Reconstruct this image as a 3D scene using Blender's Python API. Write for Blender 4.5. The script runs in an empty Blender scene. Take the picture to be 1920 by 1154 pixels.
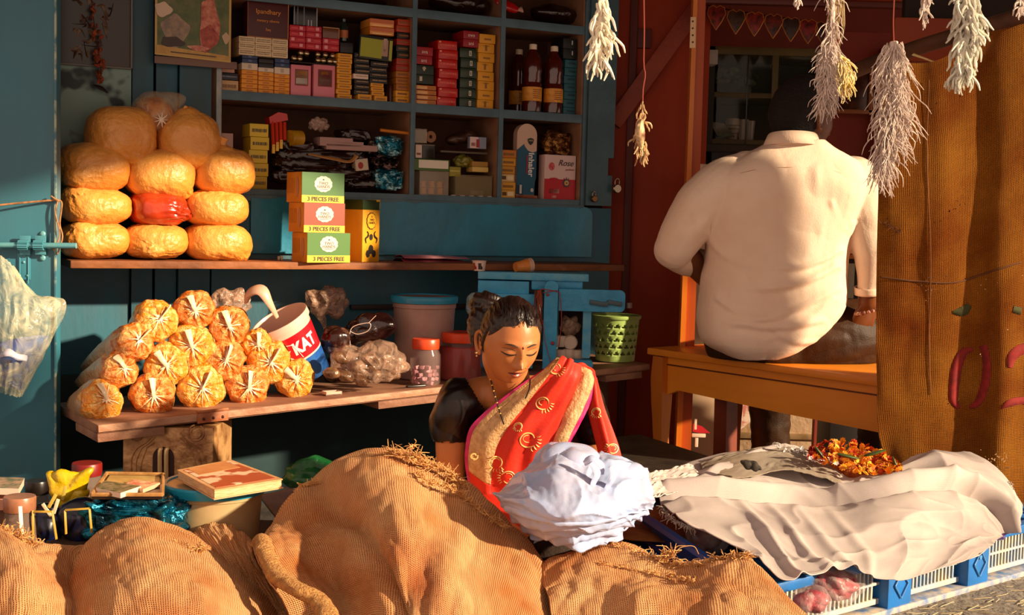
import bpy, bmesh, math, random
import numpy as np
from mathutils import Vector, Matrix, Euler, noise
from mathutils.bvhtree import BVHTree
SC = bpy.context.scene
COL = SC.collection
PI = math.pi
random.seed(7)
R = math.radians
# ---------------------------------------------------------------- camera
FPX = 2350.0
CAMZ = 0.92
_p = R(4.06); _r = R(1.5)
_f = Vector((0, math.cos(_p), -math.sin(_p)))
_r0 = Vector((1, 0, 0)); _u0 = Vector((0, math.sin(_p), math.cos(_p)))
CR = _r0 * math.cos(_r) + _u0 * math.sin(_r)
CU = _u0 * math.cos(_r) - _r0 * math.sin(_r)
CO = Vector((0, 0, CAMZ))
cd = bpy.data.cameras.new('camera'); cam = bpy.data.objects.new('camera', cd); COL.objects.link(cam)
m = Matrix((CR, CU, -_f)).transposed().to_4x4(); m.translation = CO
cam.matrix_world = m
cd.sensor_width = 36; cd.lens = FPX * 36 / 1920; cd.clip_start = .05; cd.clip_end = 100
SC.camera = cam

def ray(px, py):
    return (_f * FPX + CR * (px - 960) + CU * (577 - py))
def P(px, py, d):
    """the point of the place at world depth y = d seen in direction (px, py)"""
    r = ray(px, py); return CO + r * (d / r.y)
def PZ(px, py, z):
    r = ray(px, py); return CO + r * ((z - CAMZ) / r.z)
# shop wall frame: s along the wall, n out of the wall towards the street
WO = Vector((-.90, 3.85, 0)); WT = Vector((.891, .454, 0)).normalized(); WN = Vector((.454, -.891, 0)).normalized()
WROT = math.atan2(WT.y, WT.x)
def W(s, n, z): return WO + WT * s + WN * n + Vector((0, 0, z))
def WP(px, py, n):
    r = ray(px, py)
    t = ((WO + WN * n - CO).dot(WN)) / r.dot(WN)
    p = CO + r * t
    return (p - WO).dot(WT), p.z
def proj(p):
    v = Vector(p) - CO; k = FPX / v.dot(_f)
    return 960 + v.dot(CR) * k, 577 - v.dot(CU) * k
# ---------------------------------------------------------------- materials
def lin(h):
    h = h.lstrip('#'); o = []
    for i in (0, 2, 4):
        c = int(h[i:i+2], 16) / 255
        o.append(c / 12.92 if c <= .04045 else ((c + .055) / 1.055) ** 2.4)
    return (*o, 1)
MC = {}
def nt_new(name):
    m = bpy.data.materials.new(name); m.use_nodes = True
    nt = m.node_tree; b = nt.nodes['Principled BSDF']
    return m, nt, b
def N(nt, t, **kw):
    n = nt.nodes.new(t)
    for k, v in kw.items():
        if k.startswith('i_'): n.inputs[k[2:].replace('_', ' ')].default_value = v
        else: setattr(n, k, v)
    return n
def L(nt, a, b): nt.links.new(a, b)
def mat(c, rough=.6, metal=0., c2=None, vs=8., bump=0., bs=40., spec=.5, trans=0., alpha=1., sss=0., coat=0., det=4., lo=.35, hi=.65, stretch=None, emit=0):
    key = ('m', c, rough, metal, c2, vs, bump, bs, spec, trans, alpha, sss, coat, det, lo, hi, stretch, emit)
    if key in MC: return MC[key]
    m, nt, b = nt_new('surface_' + c.strip('#'))
    b.inputs['Roughness'].default_value = rough; b.inputs['Metallic'].default_value = metal
    b.inputs['Specular IOR Level'].default_value = spec
    b.inputs['Base Color'].default_value = lin(c)
    b.inputs['Transmission Weight'].default_value = trans
    b.inputs['Alpha'].default_value = alpha
    b.inputs['Coat Weight'].default_value = coat
    if sss:
        b.inputs['Subsurface Weight'].default_value = sss; b.inputs['Subsurface Radius'].default_value = (.02, .008, .004); b.inputs['Subsurface Scale'].default_value = .5
    if emit:
        b.inputs['Emission Color'].default_value = lin(c); b.inputs['Emission Strength'].default_value = emit
    tc = N(nt, 'ShaderNodeTexCoord'); src = tc.outputs['Object']
    if stretch:
        mp = N(nt, 'ShaderNodeMapping'); mp.inputs['Scale'].default_value = stretch; L(nt, src, mp.inputs[0]); src = mp.outputs[0]
    if c2:
        n = N(nt, 'ShaderNodeTexNoise', i_Scale=vs, i_Detail=det, i_Roughness=.6); L(nt, src, n.inputs['Vector'])
        r = N(nt, 'ShaderNodeValToRGB'); r.color_ramp.elements[0].position = lo; r.color_ramp.elements[1].position = hi
        r.color_ramp.elements[0].color = lin(c); r.color_ramp.elements[1].color = lin(c2)
        L(nt, n.outputs[0], r.inputs[0]); L(nt, r.outputs[0], b.inputs['Base Color'])
    if bump:
        n = N(nt, 'ShaderNodeTexNoise', i_Scale=bs, i_Detail=5.); L(nt, src, n.inputs['Vector'])
        bp = N(nt, 'ShaderNodeBump', i_Strength=bump, i_Distance=.01); L(nt, n.outputs[0], bp.inputs['Height']); L(nt, bp.outputs[0], b.inputs['Normal'])
    MC[key] = m; return m
def film(c='#f4ead8', alpha=.35, rough=.15, bump=.6, bs=30):
    """thin clear plastic film"""
    key = ('film', c, alpha, rough, bump, bs)
    if key in MC: return MC[key]
    m, nt, b = nt_new('plastic_film')
    b.inputs['Base Color'].default_value = lin(c); b.inputs['Roughness'].default_value = rough; b.inputs['Specular IOR Level'].default_value = .6
    tc = N(nt, 'ShaderNodeTexCoord'); n = N(nt, 'ShaderNodeTexNoise', i_Scale=bs, i_Detail=4., i_Distortion=1.2); L(nt, tc.outputs['Object'], n.inputs['Vector'])
    mr = N(nt, 'ShaderNodeMapRange'); mr.inputs[1].default_value = .35; mr.inputs[2].default_value = .7; mr.inputs[3].default_value = alpha * .5; mr.inputs[4].default_value = min(1, alpha * 1.6)
    L(nt, n.outputs[0], mr.inputs[0]); L(nt, mr.outputs[0], b.inputs['Alpha'])
    bp = N(nt, 'ShaderNodeBump', i_Strength=bump, i_Distance=.01); L(nt, n.outputs[0], bp.inputs['Height']); L(nt, bp.outputs[0], b.inputs['Normal'])
    MC[key] = m; return m
def weave(name, c1, c2, scale=260., dark='#8a5a2a', stain=None, rough=.95, bumpd=.0022, transl=0., holes=0., patch=None):
    """woven cloth: two crossed wave textures over UV in metres"""
    m, nt, b = nt_new(name)
    b.inputs['Roughness'].default_value = rough; b.inputs['Specular IOR Level'].default_value = .15
    tc = N(nt, 'ShaderNodeTexCoord'); uv = tc.outputs['UV']
    nz = N(nt, 'ShaderNodeTexNoise', i_Scale=9., i_Detail=3.); L(nt, uv, nz.inputs['Vector'])
    mx = N(nt, 'ShaderNodeMixRGB', blend_type='ADD'); mx.inputs[0].default_value = .012; L(nt, uv, mx.inputs[1]); L(nt, nz.outputs['Color'], mx.inputs[2])
    wv = []
    for ax in ('X', 'Y'):
        w = N(nt, 'ShaderNodeTexWave', wave_type='BANDS', bands_direction=ax, i_Scale=scale / 6.28 / 1.0 * (1 if ax == 'X' else 1.12), i_Distortion=1.6, i_Detail=1.5); w.inputs['Detail Scale'].default_value = 1.
        L(nt, mx.outputs[0], w.inputs['Vector']); wv.append(w)
    mm = N(nt, 'ShaderNodeMath', operation='MAXIMUM'); 
    ml = N(nt, 'ShaderNodeMath', operation='MULTIPLY'); L(nt, wv[0].outputs['Fac'], ml.inputs[0]); ml.inputs[1].default_value = .8
    L(nt, ml.outputs[0], mm.inputs[0]); L(nt, wv[1].outputs['Fac'], mm.inputs[1])
    fib = N(nt, 'ShaderNodeTexNoise', i_Scale=70., i_Detail=6., i_Roughness=.7); L(nt, uv, fib.inputs['Vector'])
    ad = N(nt, 'ShaderNodeMath', operation='MULTIPLY_ADD'); L(nt, fib.outputs[0], ad.inputs[0]); ad.inputs[1].default_value = .9; L(nt, mm.outputs[0], ad.inputs[2])
    rr = N(nt, 'ShaderNodeValToRGB'); rr.color_ramp.elements[0].position = .62; rr.color_ramp.elements[1].position = 1.1 if False else 1.0
    rr.color_ramp.elements[0].color = lin(dark); rr.color_ramp.elements[1].color = lin(c1)
    L(nt, ad.outputs[0], rr.inputs[0])
    big = N(nt, 'ShaderNodeTexNoise', i_Scale=5., i_Detail=4.); L(nt, uv, big.inputs['Vector'])
    r2 = N(nt, 'ShaderNodeValToRGB'); r2.color_ramp.elements[0].position = .35; r2.color_ramp.elements[1].position = .7
    r2.color_ramp.elements[0].color = (1, 1, 1, 1); r2.color_ramp.elements[1].color = lin(c2)
    L(nt, big.outputs[0], r2.inputs[0])
    mu = N(nt, 'ShaderNodeMixRGB', blend_type='MULTIPLY'); mu.inputs[0].default_value = 1.; L(nt, rr.outputs[0], mu.inputs[1]); L(nt, r2.outputs[0], mu.inputs[2])
    out = mu.outputs[0]
    if stain:
        sn = N(nt, 'ShaderNodeTexNoise', i_Scale=4.3, i_Detail=2.); mp = N(nt, 'ShaderNodeMapping'); mp.inputs['Location'].default_value = (3.1, 7.7, 1); L(nt, uv, mp.inputs[0]); L(nt, mp.outputs[0], sn.inputs['Vector'])
        sr = N(nt, 'ShaderNodeValToRGB'); sr.color_ramp.elements[0].position = .62; sr.color_ramp.elements[1].position = .75
        sr.color_ramp.elements[0].color = (0, 0, 0, 1); sr.color_ramp.elements[1].color = (.55, .55, .55, 1)
        L(nt, sn.outputs[0], sr.inputs[0])
        sm = N(nt, 'ShaderNodeMixRGB', blend_type='MULTIPLY'); L(nt, sr.outputs[0], sm.inputs[0]); L(nt, out, sm.inputs[1]); sm.inputs[2].default_value = lin(stain); out = sm.outputs[0]
    L(nt, out, b.inputs['Base Color'])
    bp = N(nt, 'ShaderNodeBump', i_Strength=1., i_Distance=bumpd); L(nt, ad.outputs[0], bp.inputs['Height']); L(nt, bp.outputs[0], b.inputs['Normal'])
    mo = nt.nodes['Material Output']
    if transl:
        tr = N(nt, 'ShaderNodeBsdfTranslucent'); L(nt, out, tr.inputs[0]); mxs = N(nt, 'ShaderNodeMixShader'); mxs.inputs[0].default_value = transl
        L(nt, b.outputs[0], mxs.inputs[1]); L(nt, tr.outputs[0], mxs.inputs[2]); L(nt, mxs.outputs[0], mo.inputs[0])
        last = mxs.outputs[0]
        if holes:
            hn = N(nt, 'ShaderNodeTexNoise', i_Scale=6., i_Detail=3.); L(nt, uv, hn.inputs['Vector'])
            hf = N(nt, 'ShaderNodeTexNoise', i_Scale=160., i_Detail=1.); L(nt, uv, hf.inputs['Vector'])
            mmul = N(nt, 'ShaderNodeMath', operation='MULTIPLY'); L(nt, hn.outputs[0], mmul.inputs[0]); L(nt, hf.outputs[0], mmul.inputs[1])
            gt = N(nt, 'ShaderNodeMath', operation='GREATER_THAN'); L(nt, mmul.outputs[0], gt.inputs[0]); gt.inputs[1].default_value = holes
            tp = N(nt, 'ShaderNodeBsdfTransparent'); m3 = N(nt, 'ShaderNodeMixShader'); L(nt, gt.outputs[0], m3.inputs[0]); L(nt, last, m3.inputs[1]); L(nt, tp.outputs[0], m3.inputs[2]); L(nt, m3.outputs[0], mo.inputs[0])
    return m
# ---------------------------------------------------------------- mesh builders
def cr(p0, p1, p2, p3, t):
    return .5 * ((2 * p1) + (-p0 + p2) * t + (2 * p0 - 5 * p1 + 4 * p2 - p3) * t * t + (-p0 + 3 * p1 - 3 * p2 + p3) * t ** 3)
def spl(pts, n, closed=False):
    """Catmull-Rom resample (k, dim) to n points"""
    a = np.array([list(p) for p in pts], float); k = len(a); out = []
    segs = k if closed else k - 1
    for i in range(n):
        u = i / (n if closed else n - 1) * segs; j = min(int(u), segs - 1); t = u - j
        if closed: q = [a[(j + o) % k] for o in (-1, 0, 1, 2)]
        else: q = [a[max(j - 1, 0)], a[j], a[min(j + 1, k - 1)], a[min(j + 2, k - 1)]]
        out.append(cr(*q, t))
    return np.array(out)
class MB:
    def __init__(s): s.bm = bmesh.new(); s.uv = s.bm.loops.layers.uv.new('UVMap')
    def box(s, c, size, rot=None, bev=0.):
        """c centre, size full, rot = Matrix 3x3 / z-angle"""
        M = Matrix.Diagonal((*size, 1))
        if rot is None: Rm = Matrix.Identity(4)
        elif isinstance(rot, (int, float)): Rm = Matrix.Rotation(rot, 4, 'Z')
        else: Rm = rot.to_4x4()
        t = bmesh.new(); bmesh.ops.create_cube(t, size=1, matrix=Matrix.Translation(c) @ Rm @ M)
        if bev: bmesh.ops.bevel(t, geom=t.edges[:], offset=bev, segments=2, affect='EDGES', profile=.6)
        s.add(t); return s
    def add(s, t):
        me = bpy.data.meshes.new('t'); t.to_mesh(me); t.free(); s.bm.from_mesh(me); bpy.data.meshes.remove(me)
    def addmesh(s, me): s.bm.from_mesh(me)
    def tube(s, pts, r, seg=8, n=None, cap=True, flat=1.):
        pts = [Vector(p) for p in pts]; rs = r if isinstance(r, (list, tuple)) else [r] * len(pts)
        if n:
            a = spl([(*p, q) for p, q in zip(pts, rs)], n); pts = [Vector(q[:3]) for q in a]; rs = [q[3] for q in a]
        rings = []; up = None
        for i, p in enumerate(pts):
            d = (pts[min(i + 1, len(pts) - 1)] - pts[max(i - 1, 0)])
            if d.length < 1e-9: d = Vector((0, 0, 1))
            d.normalize()
            if up is None: up = d.orthogonal().normalized()
            up = (up - d * up.dot(d)); up = up.normalized() if up.length > 1e-6 else d.orthogonal().normalized()
            b = d.cross(up)
            rings.append([s.bm.verts.new(p + (up * math.cos(a) + b * math.sin(a) * flat) * rs[i]) for a in [2 * PI * k / seg for k in range(seg)]])
        for A, B in zip(rings, rings[1:]):
            for k in range(seg): s.bm.faces.new((A[k], A[(k + 1) % seg], B[(k + 1) % seg], B[k]))
        if cap:
            for rg in (rings[0][::-1], rings[-1]):
                try: s.bm.faces.new(rg)
                except: pass
        return s
    def lathe(s, prof, c=(0, 0, 0), seg=32, M=None, fn=None, sx=1., sy=1.):
        """prof list of (r, z) about z; M transform"""
        T = M if M else Matrix.Translation(c); rings = []
        for (r, z) in prof:
            if r < 1e-6: rings.append([s.bm.verts.new(T @ Vector((0, 0, z)))]); continue
            rg = []
            for k in range(seg):
                a = 2 * PI * k / seg; rr, zz = (fn(r, z, a) if fn else (r, z))
                rg.append(s.bm.verts.new(T @ Vector((rr * sx * math.cos(a), rr * sy * math.sin(a), zz))))
            rings.append(rg)
        for A, B in zip(rings, rings[1:]):
            if len(A) == 1 and len(B) == 1: continue
            for k in range(seg):
                k2 = (k + 1) % seg
                if len(A) == 1: s.bm.faces.new((A[0], B[k2], B[k]))
                elif len(B) == 1: s.bm.faces.new((A[k], A[k2], B[0]))
                else: s.bm.faces.new((A[k], A[k2], B[k2], B[k]))
        return s
    def grid(s, G, uvscale=None, closed_u=False):
        """G array (nv, nu, 3)"""
        nv, nu = G.shape[:2]; V = [[s.bm.verts.new(G[j, i]) for i in range(nu)] for j in range(nv)]
        # arc length uv in metres
        du = np.zeros((nv, nu)); dv = np.zeros((nv, nu))
        du[:, 1:] = np.cumsum(np.linalg.norm(np.diff(G, axis=1), axis=2), axis=1); dv[1:, :] = np.cumsum(np.linalg.norm(np.diff(G, axis=0), axis=2), axis=0)
        du = du - du.mean(axis=1, keepdims=True) * 1.0
        dv = dv * 0 + dv.mean(axis=1, keepdims=True)
        um = du.mean(axis=0, keepdims=True) + du * 0
        for j in range(nv - 1):
            for i in range(nu if closed_u else nu - 1):
                i2 = (i + 1) % nu
                f = s.bm.faces.new((V[j][i], V[j][i2], V[j + 1][i2], V[j + 1][i]))
                for lp, (jj, ii) in zip(f.loops, ((j, i), (j, i2), (j + 1, i2), (j + 1, i))): lp[s.uv].uv = (um[jj, ii], dv[jj, ii])
        return s
    def ell(s, c, r, rot=None, u=24, v=16):
        M = Matrix.Translation(c) @ (rot.to_4x4() if rot else Matrix.Identity(4)) @ Matrix.Diagonal((*r, 1))
        t = bmesh.new(); bmesh.ops.create_uvsphere(t, u_segments=u, v_segments=v, radius=1, matrix=M); s.add(t); return s
    def prism(s, poly, T, depth):
        """poly 2D list in local xz plane, front at y=0, extruded to y=depth; T matrix 4x4"""
        A = [s.bm.verts.new(T @ Vector((x, 0, z))) for x, z in poly]; B = [s.bm.verts.new(T @ Vector((x, depth, z))) for x, z in poly]
        s.bm.faces.new(A); s.bm.faces.new(B[::-1]); n = len(poly)
        for i in range(n): s.bm.faces.new((A[(i + 1) % n], A[i], B[i], B[(i + 1) % n]))
        return s
    def disp(s, fn):
        s.bm.normal_update()
        nn = [(v, v.normal.copy()) for v in s.bm.verts]
        for v, n in nn:
            v.co = v.co + n * fn(v.co)
        return s
MATS = {}
def _M(parent):
    while parent is not None:
        if parent.name in MATS: return MATS[parent.name]
        parent = parent.parent
    return None
def obj(name, mb, material, parent=None, smooth=True, solid=0., sub=0, local=False, free=True, recalc=True):
    bm = mb.bm if isinstance(mb, MB) else mb
    if recalc: bmesh.ops.recalc_face_normals(bm, faces=bm.faces[:])
    me = bpy.data.meshes.new(name); bm.to_mesh(me); bm.free()
    if isinstance(material, (list, tuple)):
        for q in material: me.materials.append(q)
    else: me.materials.append(material)
    me.polygons.foreach_set('use_smooth', [bool(smooth)] * len(me.polygons))
    if smooth == 'auto' or smooth is True:
        try: me.set_sharp_from_angle(angle=R(38))
        except Exception: pass
    o = bpy.data.objects.new(name, me); COL.objects.link(o)
    if parent:
        o.parent = parent; M = _M(parent)
        if M is not None and not local: me.transform(M.inverted())
    else:
        if len(me.vertices):
            a = np.zeros(len(me.vertices) * 3); me.vertices.foreach_get('co', a); a = a.reshape(-1, 3)
            c = Vector(((a[:, 0].min() + a[:, 0].max()) / 2, (a[:, 1].min() + a[:, 1].max()) / 2, a[:, 2].min()))
            me.transform(Matrix.Translation(-c)); o.location = c; MATS[o.name] = Matrix.Translation(c)
    if solid: md = o.modifiers.new('thick', 'SOLIDIFY'); md.thickness = solid; md.offset = 0
    if sub: md = o.modifiers.new('sub', 'SUBSURF'); md.levels = sub; md.render_levels = sub
    return o
def thing(name, label, cat, loc=(0, 0, 0), rz=0., group=None):
    o = bpy.data.objects.new(name, None); COL.objects.link(o); o.empty_display_size = .05
    o.location = loc; o.rotation_euler = (0, 0, rz); o['label'] = label; o['category'] = cat
    if group: o['group'] = group
    MATS[o.name] = Matrix.Translation(loc) @ Matrix.Rotation(rz, 4, 'Z'); return o
def tag(o, label, cat, group=None, kind=None):
    o['label'] = label; o['category'] = cat
    if group: o['group'] = group
    if kind: o['kind'] = kind
    return o
def struct(o): o['kind'] = 'structure'; return o
def copy_tree(o, M=None, label=None, parent=None):
    c = o.copy(); COL.objects.link(c); c.parent = parent
    if label: c['label'] = label
    for ch in list(o.children): copy_tree(ch, parent=c)
    return c
def nz(p, s=1., o=0.): return noise.noise(Vector(p) * s + Vector((o, o * 1.7, o * .3)))
def fbm(p, s=1., o=0., k=3):
    v = 0; a = 1
    for i in range(k): v += a * nz(p, s * 2 ** i, o + i * 5.1); a *= .5
    return v
def remeshed(mb, voxel, smooth=4, fn=None):
    bmesh.ops.recalc_face_normals(mb.bm, faces=mb.bm.faces[:])
    me = bpy.data.meshes.new('tmp'); mb.bm.to_mesh(me); mb.bm.free(); o = bpy.data.objects.new('tmp', me); COL.objects.link(o)
    r = o.modifiers.new('r', 'REMESH'); r.mode = 'VOXEL'; r.voxel_size = voxel
    if smooth: sm = o.modifiers.new('s', 'SMOOTH'); sm.iterations = smooth; sm.factor = .5
    dg = bpy.context.evaluated_depsgraph_get(); ev = o.evaluated_get(dg); m2 = bpy.data.meshes.new_from_object(ev)
    bpy.data.objects.remove(o); out = MB(); out.bm.from_mesh(m2); bpy.data.meshes.remove(m2); bpy.data.meshes.remove(me)
    if fn: out.disp(fn)
    return out
def cone(mb, a, b, ra, rb, seg=16):
    """tapered capsule"""
    a = Vector(a); b = Vector(b); mb.tube([a, b], [ra, rb], seg=seg); mb.ell(a, (ra,) * 3, u=seg, v=10); mb.ell(b, (rb,) * 3, u=seg, v=10)
def limb(mb, pts, rs, seg=16, n=None):
    pts = [Vector(p) for p in pts]; mb.tube(pts, rs, seg=seg, n=n or len(pts) * 5)
    mb.ell(pts[0], (rs[0] * .98,) * 3, u=seg, v=10); mb.ell(pts[-1], (rs[-1] * .98,) * 3, u=seg, v=10)
def net(rows, nu, nv, disp=None):
    """rows: lists of world points -> (nv, nu, 3) smooth surface"""
    A = np.array([spl(r, nu) for r in rows]); G = np.array([spl(A[:, i], nv) for i in range(nu)]).transpose(1, 0, 2)
    if disp:
        du = np.gradient(G, axis=1); dv = np.gradient(G, axis=0); nn = np.cross(du, dv); nn /= (np.linalg.norm(nn, axis=2, keepdims=True) + 1e-9)
        # point normals towards the street
        flip = np.sign((nn * (np.array(CO) - G)).sum(axis=2, keepdims=True).mean()); nn *= flip
        D = np.zeros(G.shape[:2])
        for j in range(nv):
            for i in range(nu): D[j, i] = disp(i / (nu - 1), j / (nv - 1), G[j, i])
        G = G + nn * D[..., None]
    return G
def text(body, size, T, material, parent, name='printed_lettering', ext=.0004, align='CENTER', sx=1., shear=0., bold=0.):
    cu = bpy.data.curves.new('t', 'FONT'); cu.body = body; cu.size = size; cu.extrude = ext; cu.align_x = align; cu.align_y = 'CENTER'; cu.shear = shear; cu.offset = bold
    cu.resolution_u = 3
    o = bpy.data.objects.new('t', cu); COL.objects.link(o); dg = bpy.context.evaluated_depsgraph_get()
    me = bpy.data.meshes.new_from_object(o.evaluated_get(dg)); bpy.data.objects.remove(o); bpy.data.curves.remove(cu)
    me.transform(Matrix.Diagonal((sx, 1, 1, 1))); me.transform(T)
    bm = bmesh.new(); bm.from_mesh(me); bpy.data.meshes.remove(me)
    return obj(name, bm, material, parent, smooth=False)
def face_T(p, rz, up=Vector((0, 0, 1)), extra=None):
    """matrix: text xy plane -> vertical plane whose outward normal is -y rotated by rz"""
    M = Matrix.Translation(p) @ Matrix.Rotation(rz, 4, 'Z') @ Matrix.Rotation(PI / 2, 4, 'X')
    return M @ extra if extra else M
# ---------------------------------------------------------------- pieces placed on the wall frame
def wbox(mb, s0, s1, n0, n1, z0, z1, bev=.0015):
    mb.box(W((s0 + s1) / 2, (n0 + n1) / 2, (z0 + z1) / 2), (abs(s1 - s0), abs(n1 - n0), abs(z1 - z0)), WROT, bev); return mb
ORD = ['lowest', 'second from the bottom', 'third from the bottom', 'fourth from the bottom', 'fifth from the bottom', 'sixth from the bottom', 'seventh from the bottom', 'eighth from the bottom', 'ninth from the bottom', 'tenth from the bottom', 'eleventh from the bottom', 'twelfth from the bottom']
def ordw(i, n): return 'topmost' if i == n - 1 and n > 1 else ORD[i]
def carton(name, label, cat, s0, s1, z0, z1, n, depth, c, marks=(), group=None, yaw=0., tilt=0., rough=.45, c2=None):
    """cardboard carton standing with its front face at n; marks: (u0, v0, u1, v1, colour) printed areas"""
    w = s1 - s0; h = z1 - z0; cpt = W((s0 + s1) / 2, n - depth / 2, z0)
    t = thing(name, label, cat, cpt, WROT + yaw, group)
    Rt = Matrix.Rotation(tilt, 4, 'Y')
    b = MB(); b.box(Vector((0, 0, h / 2)), (w, depth, h), None, min(.0014, h * .12))
    b.bm.transform(Rt)
    obj('carton_body', b, mat(c, rough, c2=c2, vs=30) if isinstance(c, str) else c, t, smooth=True, local=True)
    bycol = {}
    for mk in marks: bycol.setdefault(mk[4], []).append(mk)
    for cc, ms in bycol.items():
        b = MB()
        for (u0, v0, u1, v1, _) in ms:
            b.box(Vector((-w / 2 + w * (u0 + u1) / 2, -depth / 2 - .0004, h * (v0 + v1) / 2)), (w * abs(u1 - u0), .0012, h * abs(v1 - v0)))
        b.bm.transform(Rt)
        obj('printed_label', b, mat(cc, rough), t, smooth=False, local=True)
    return t
def scribble(u0, v0, u1, v1, c, rows=2, seed=0):
    rnd = random.Random(seed); out = []
    for r in range(rows):
        va = v0 + (v1 - v0) * (r + .2) / rows; vb = v0 + (v1 - v0) * (r + .75) / rows; u = u0
        while u < u1 - .02:
            wd = rnd.uniform(.03, .09); 
            out.append((u, va + rnd.uniform(0, .02), min(u + wd, u1), vb - rnd.uniform(0, .02), c)); u += wd + rnd.uniform(.015, .04)
    return out
# ================================================================ light
sun = bpy.data.lights.new('sun', 'SUN'); so = bpy.data.objects.new('sun', sun); COL.objects.link(so)
SUNV = Vector((.86, -.38, .34)).normalized()
so.rotation_euler = SUNV.to_track_quat('Z', 'Y').to_euler(); so.location = (3, -2, 3)
sun.energy = 9.6; sun.color = (1., .79, .52); sun.angle = R(1.6)
w = bpy.data.worlds.new('sky'); SC.world = w; w.use_nodes = True
bg = w.node_tree.nodes['Background']; bg.inputs[0].default_value = (1., .72, .56, 1); bg.inputs[1].default_value = .9
SC.view_settings.view_transform = 'Standard'; SC.view_settings.look = 'None'; SC.view_settings.gamma = 1; SC.view_settings.use_curve_mapping = False
SC.view_settings.exposure = 0.0
# ================================================================ setting
def plaster(c, c2, **k): return mat(c, .75, c2=c2, vs=3.5, bump=.25, bs=14, spec=.25, **k)
blue = mat('#2f6f85', .42, c2='#3a5f6c', vs=3., bump=.35, bs=9, spec=.4, stretch=(1, 1, .35))
blue_d = mat('#2a6478', .5, c2='#3a525a', vs=5., bump=.4, bs=12, spec=.35, stretch=(1, 1, .3))
blue_edge = mat('#5f8794', .4, c2='#8fa39c', vs=25., bump=.3, bs=30)
M_floor = mat('#4c4038', .9, c2='#2e241d', vs=6, bump=.5, bs=30)
M_ground = mat('#8b8074', .95, c2='#6d6358', vs=9, bump=.9, bs=45)
red = mat('#a8380e', .6, c2='#8a2a0a', vs=2.5, bump=.3, bs=10, spec=.3, stretch=(1, 1, .3))
red_d = mat('#701f08', .7, c2='#571606', vs=3, bump=.3, bs=10, spec=.2)
b = MB(); b.box((0, 3.5, -.05), (8, 6.4, .1)); struct(obj('floor', b, M_floor, smooth=False))
b = MB(); b.box((1.6, 2.2, .045), (1.7, 1.75, .09), R(14), .01); struct(obj('trim_1', b, M_ground, smooth=False))
# blue plank wall with vertical gaps
b = MB()
def bd(s0, s1, z0, z1, n1=0., n0=-.02, bev=.003): wbox(b, s0 + .0015, s1 - .0015, n0, n1, z0, z1, bev)
S = lambda px, py=200, n=0.: WP(px, py, n)[0]
bd(-1.2, S(247, 150), .0, 2.1, n1=-.012); bd(S(247, 150), S(289, 150), .0, 2.1, n1=.0)
bd(S(293, 150), S(336, 150), 0, 2.1, n1=-.012); bd(S(336, 150), S(398, 150), 0, 2.1, n1=0.)
bd(S(399, 150), S(1150, 300), .0, .965, n1=0.)
struct(obj('wall_back', b, blue_d))
b = MB(); wbox(b, -1.25, 1.7, -.35, -.33, 0, 2.2, 0); struct(obj('wall_back_core', b, mat('#1a0906', .9), smooth=False)).name = 'wall_rear'
b = MB(); wbox(b, -1.2, S(1150, 300), .0005, .006, 0, .43, .001); struct(obj('wall_shade', b, mat('#0c2a30', .7, c2='#14383c', vs=7)))  # dark sheet on the lower wall: the shade under the board put into colour
# panel below the cabinet with a rounded board end
b = MB(); s0, s1 = S(470, 420, .012), S(1110, 420, .012)
pts = [(0, 0), (s1 - s0, 0), (s1 - s0, .12)] + [(s1 - s0 - .035 + .035 * math.cos(a), .145 + .03 * math.sin(a)) for a in np.linspace(0, PI / 2, 6)]
rn = random.Random(3); x = s1 - s0 - .05
while x > .02: pts.append((x, .172 + rn.uniform(-.004, .004))); x -= .03
pts.append((0, .172))
b.prism(pts, Matrix.Translation(W(s0, .014, .792)) @ Matrix.Rotation(WROT, 4, 'Z'), .012)
struct(obj('trim_2', b, mat('#2082a3', .38, c2='#2d6a80', vs=6, bump=.35, bs=15, spec=.5), smooth=False))
# greyish peeled metal plate, left of the cabinet
b = MB(); wbox(b, S(112, 200, .006), S(246, 200, .006), -.01, .006, .8, 1.9, .001)
M_peel = mat('#16262a', .5, c2='#7f9a90', vs=5.5, bump=.3, bs=8, lo=.46, hi=.50, det=3)
o = obj('metal_plate', b, M_peel); tag(o, 'peeling grey green metal plate on the blue wall behind the stack of bags', 'metal plate')
# ceiling / awning over the stall, unseen; front edge stepped to place its shade
b = MB(); b.prism([(-5, 2.1), (1.34, 2.1), (1.42, 2.5), (1.8, 2.66), (5, 2.66), (5, 6.5), (-5, 6.5)], Matrix.Translation((0, 0, 2.04)) @ Matrix.Rotation(-PI / 2, 4, 'X'), .04); struct(obj('ceiling', b, mat('#4a2a1c', .9), smooth=False))
# ---- rust red side: planks, brace, door post
Yr = 4.62
def fb(px0, px1, d, z0, z1, th=.03, mb=None, bev=.003):
    """frontal board between two pixel columns at depth d"""
    x0 = P(px0, 400, d).x; x1 = P(px1, 400, d).x
    mb.box(((x0 + x1) / 2, d + th / 2, (z0 + z1) / 2), (x1 - x0, th, z1 - z0), None, bev)
b = MB()
fb(1128, 1178, 4.60, 0, 2.1, .04, b); fb(1184, 1320, 4.62, 0, 2.1, .03, b)
struct(obj('wall_right', b, red))
b = MB(); a1 = P(1150, 232, 4.585); a2 = P(1312, 6, 4.585); dd = (a2 - a1)
b.box((a1 + a2) / 2, (dd.length, .03, .06), Matrix.Rotation(-math.atan2(dd.z, dd.x), 3, 'Y'), .003)
struct(obj('trim_3', b, mat('#9a3a14', .55, c2='#7a250b', vs=6, bump=.3)))
b = MB(); fb(1170, 1184, 4.59, 0, 2.1, .02, b); fb(1184, 1210, 4.60, 1.55, 1.62, .02, b); struct(obj('trim_4', b, mat('#5a1606', .6)))
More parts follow.
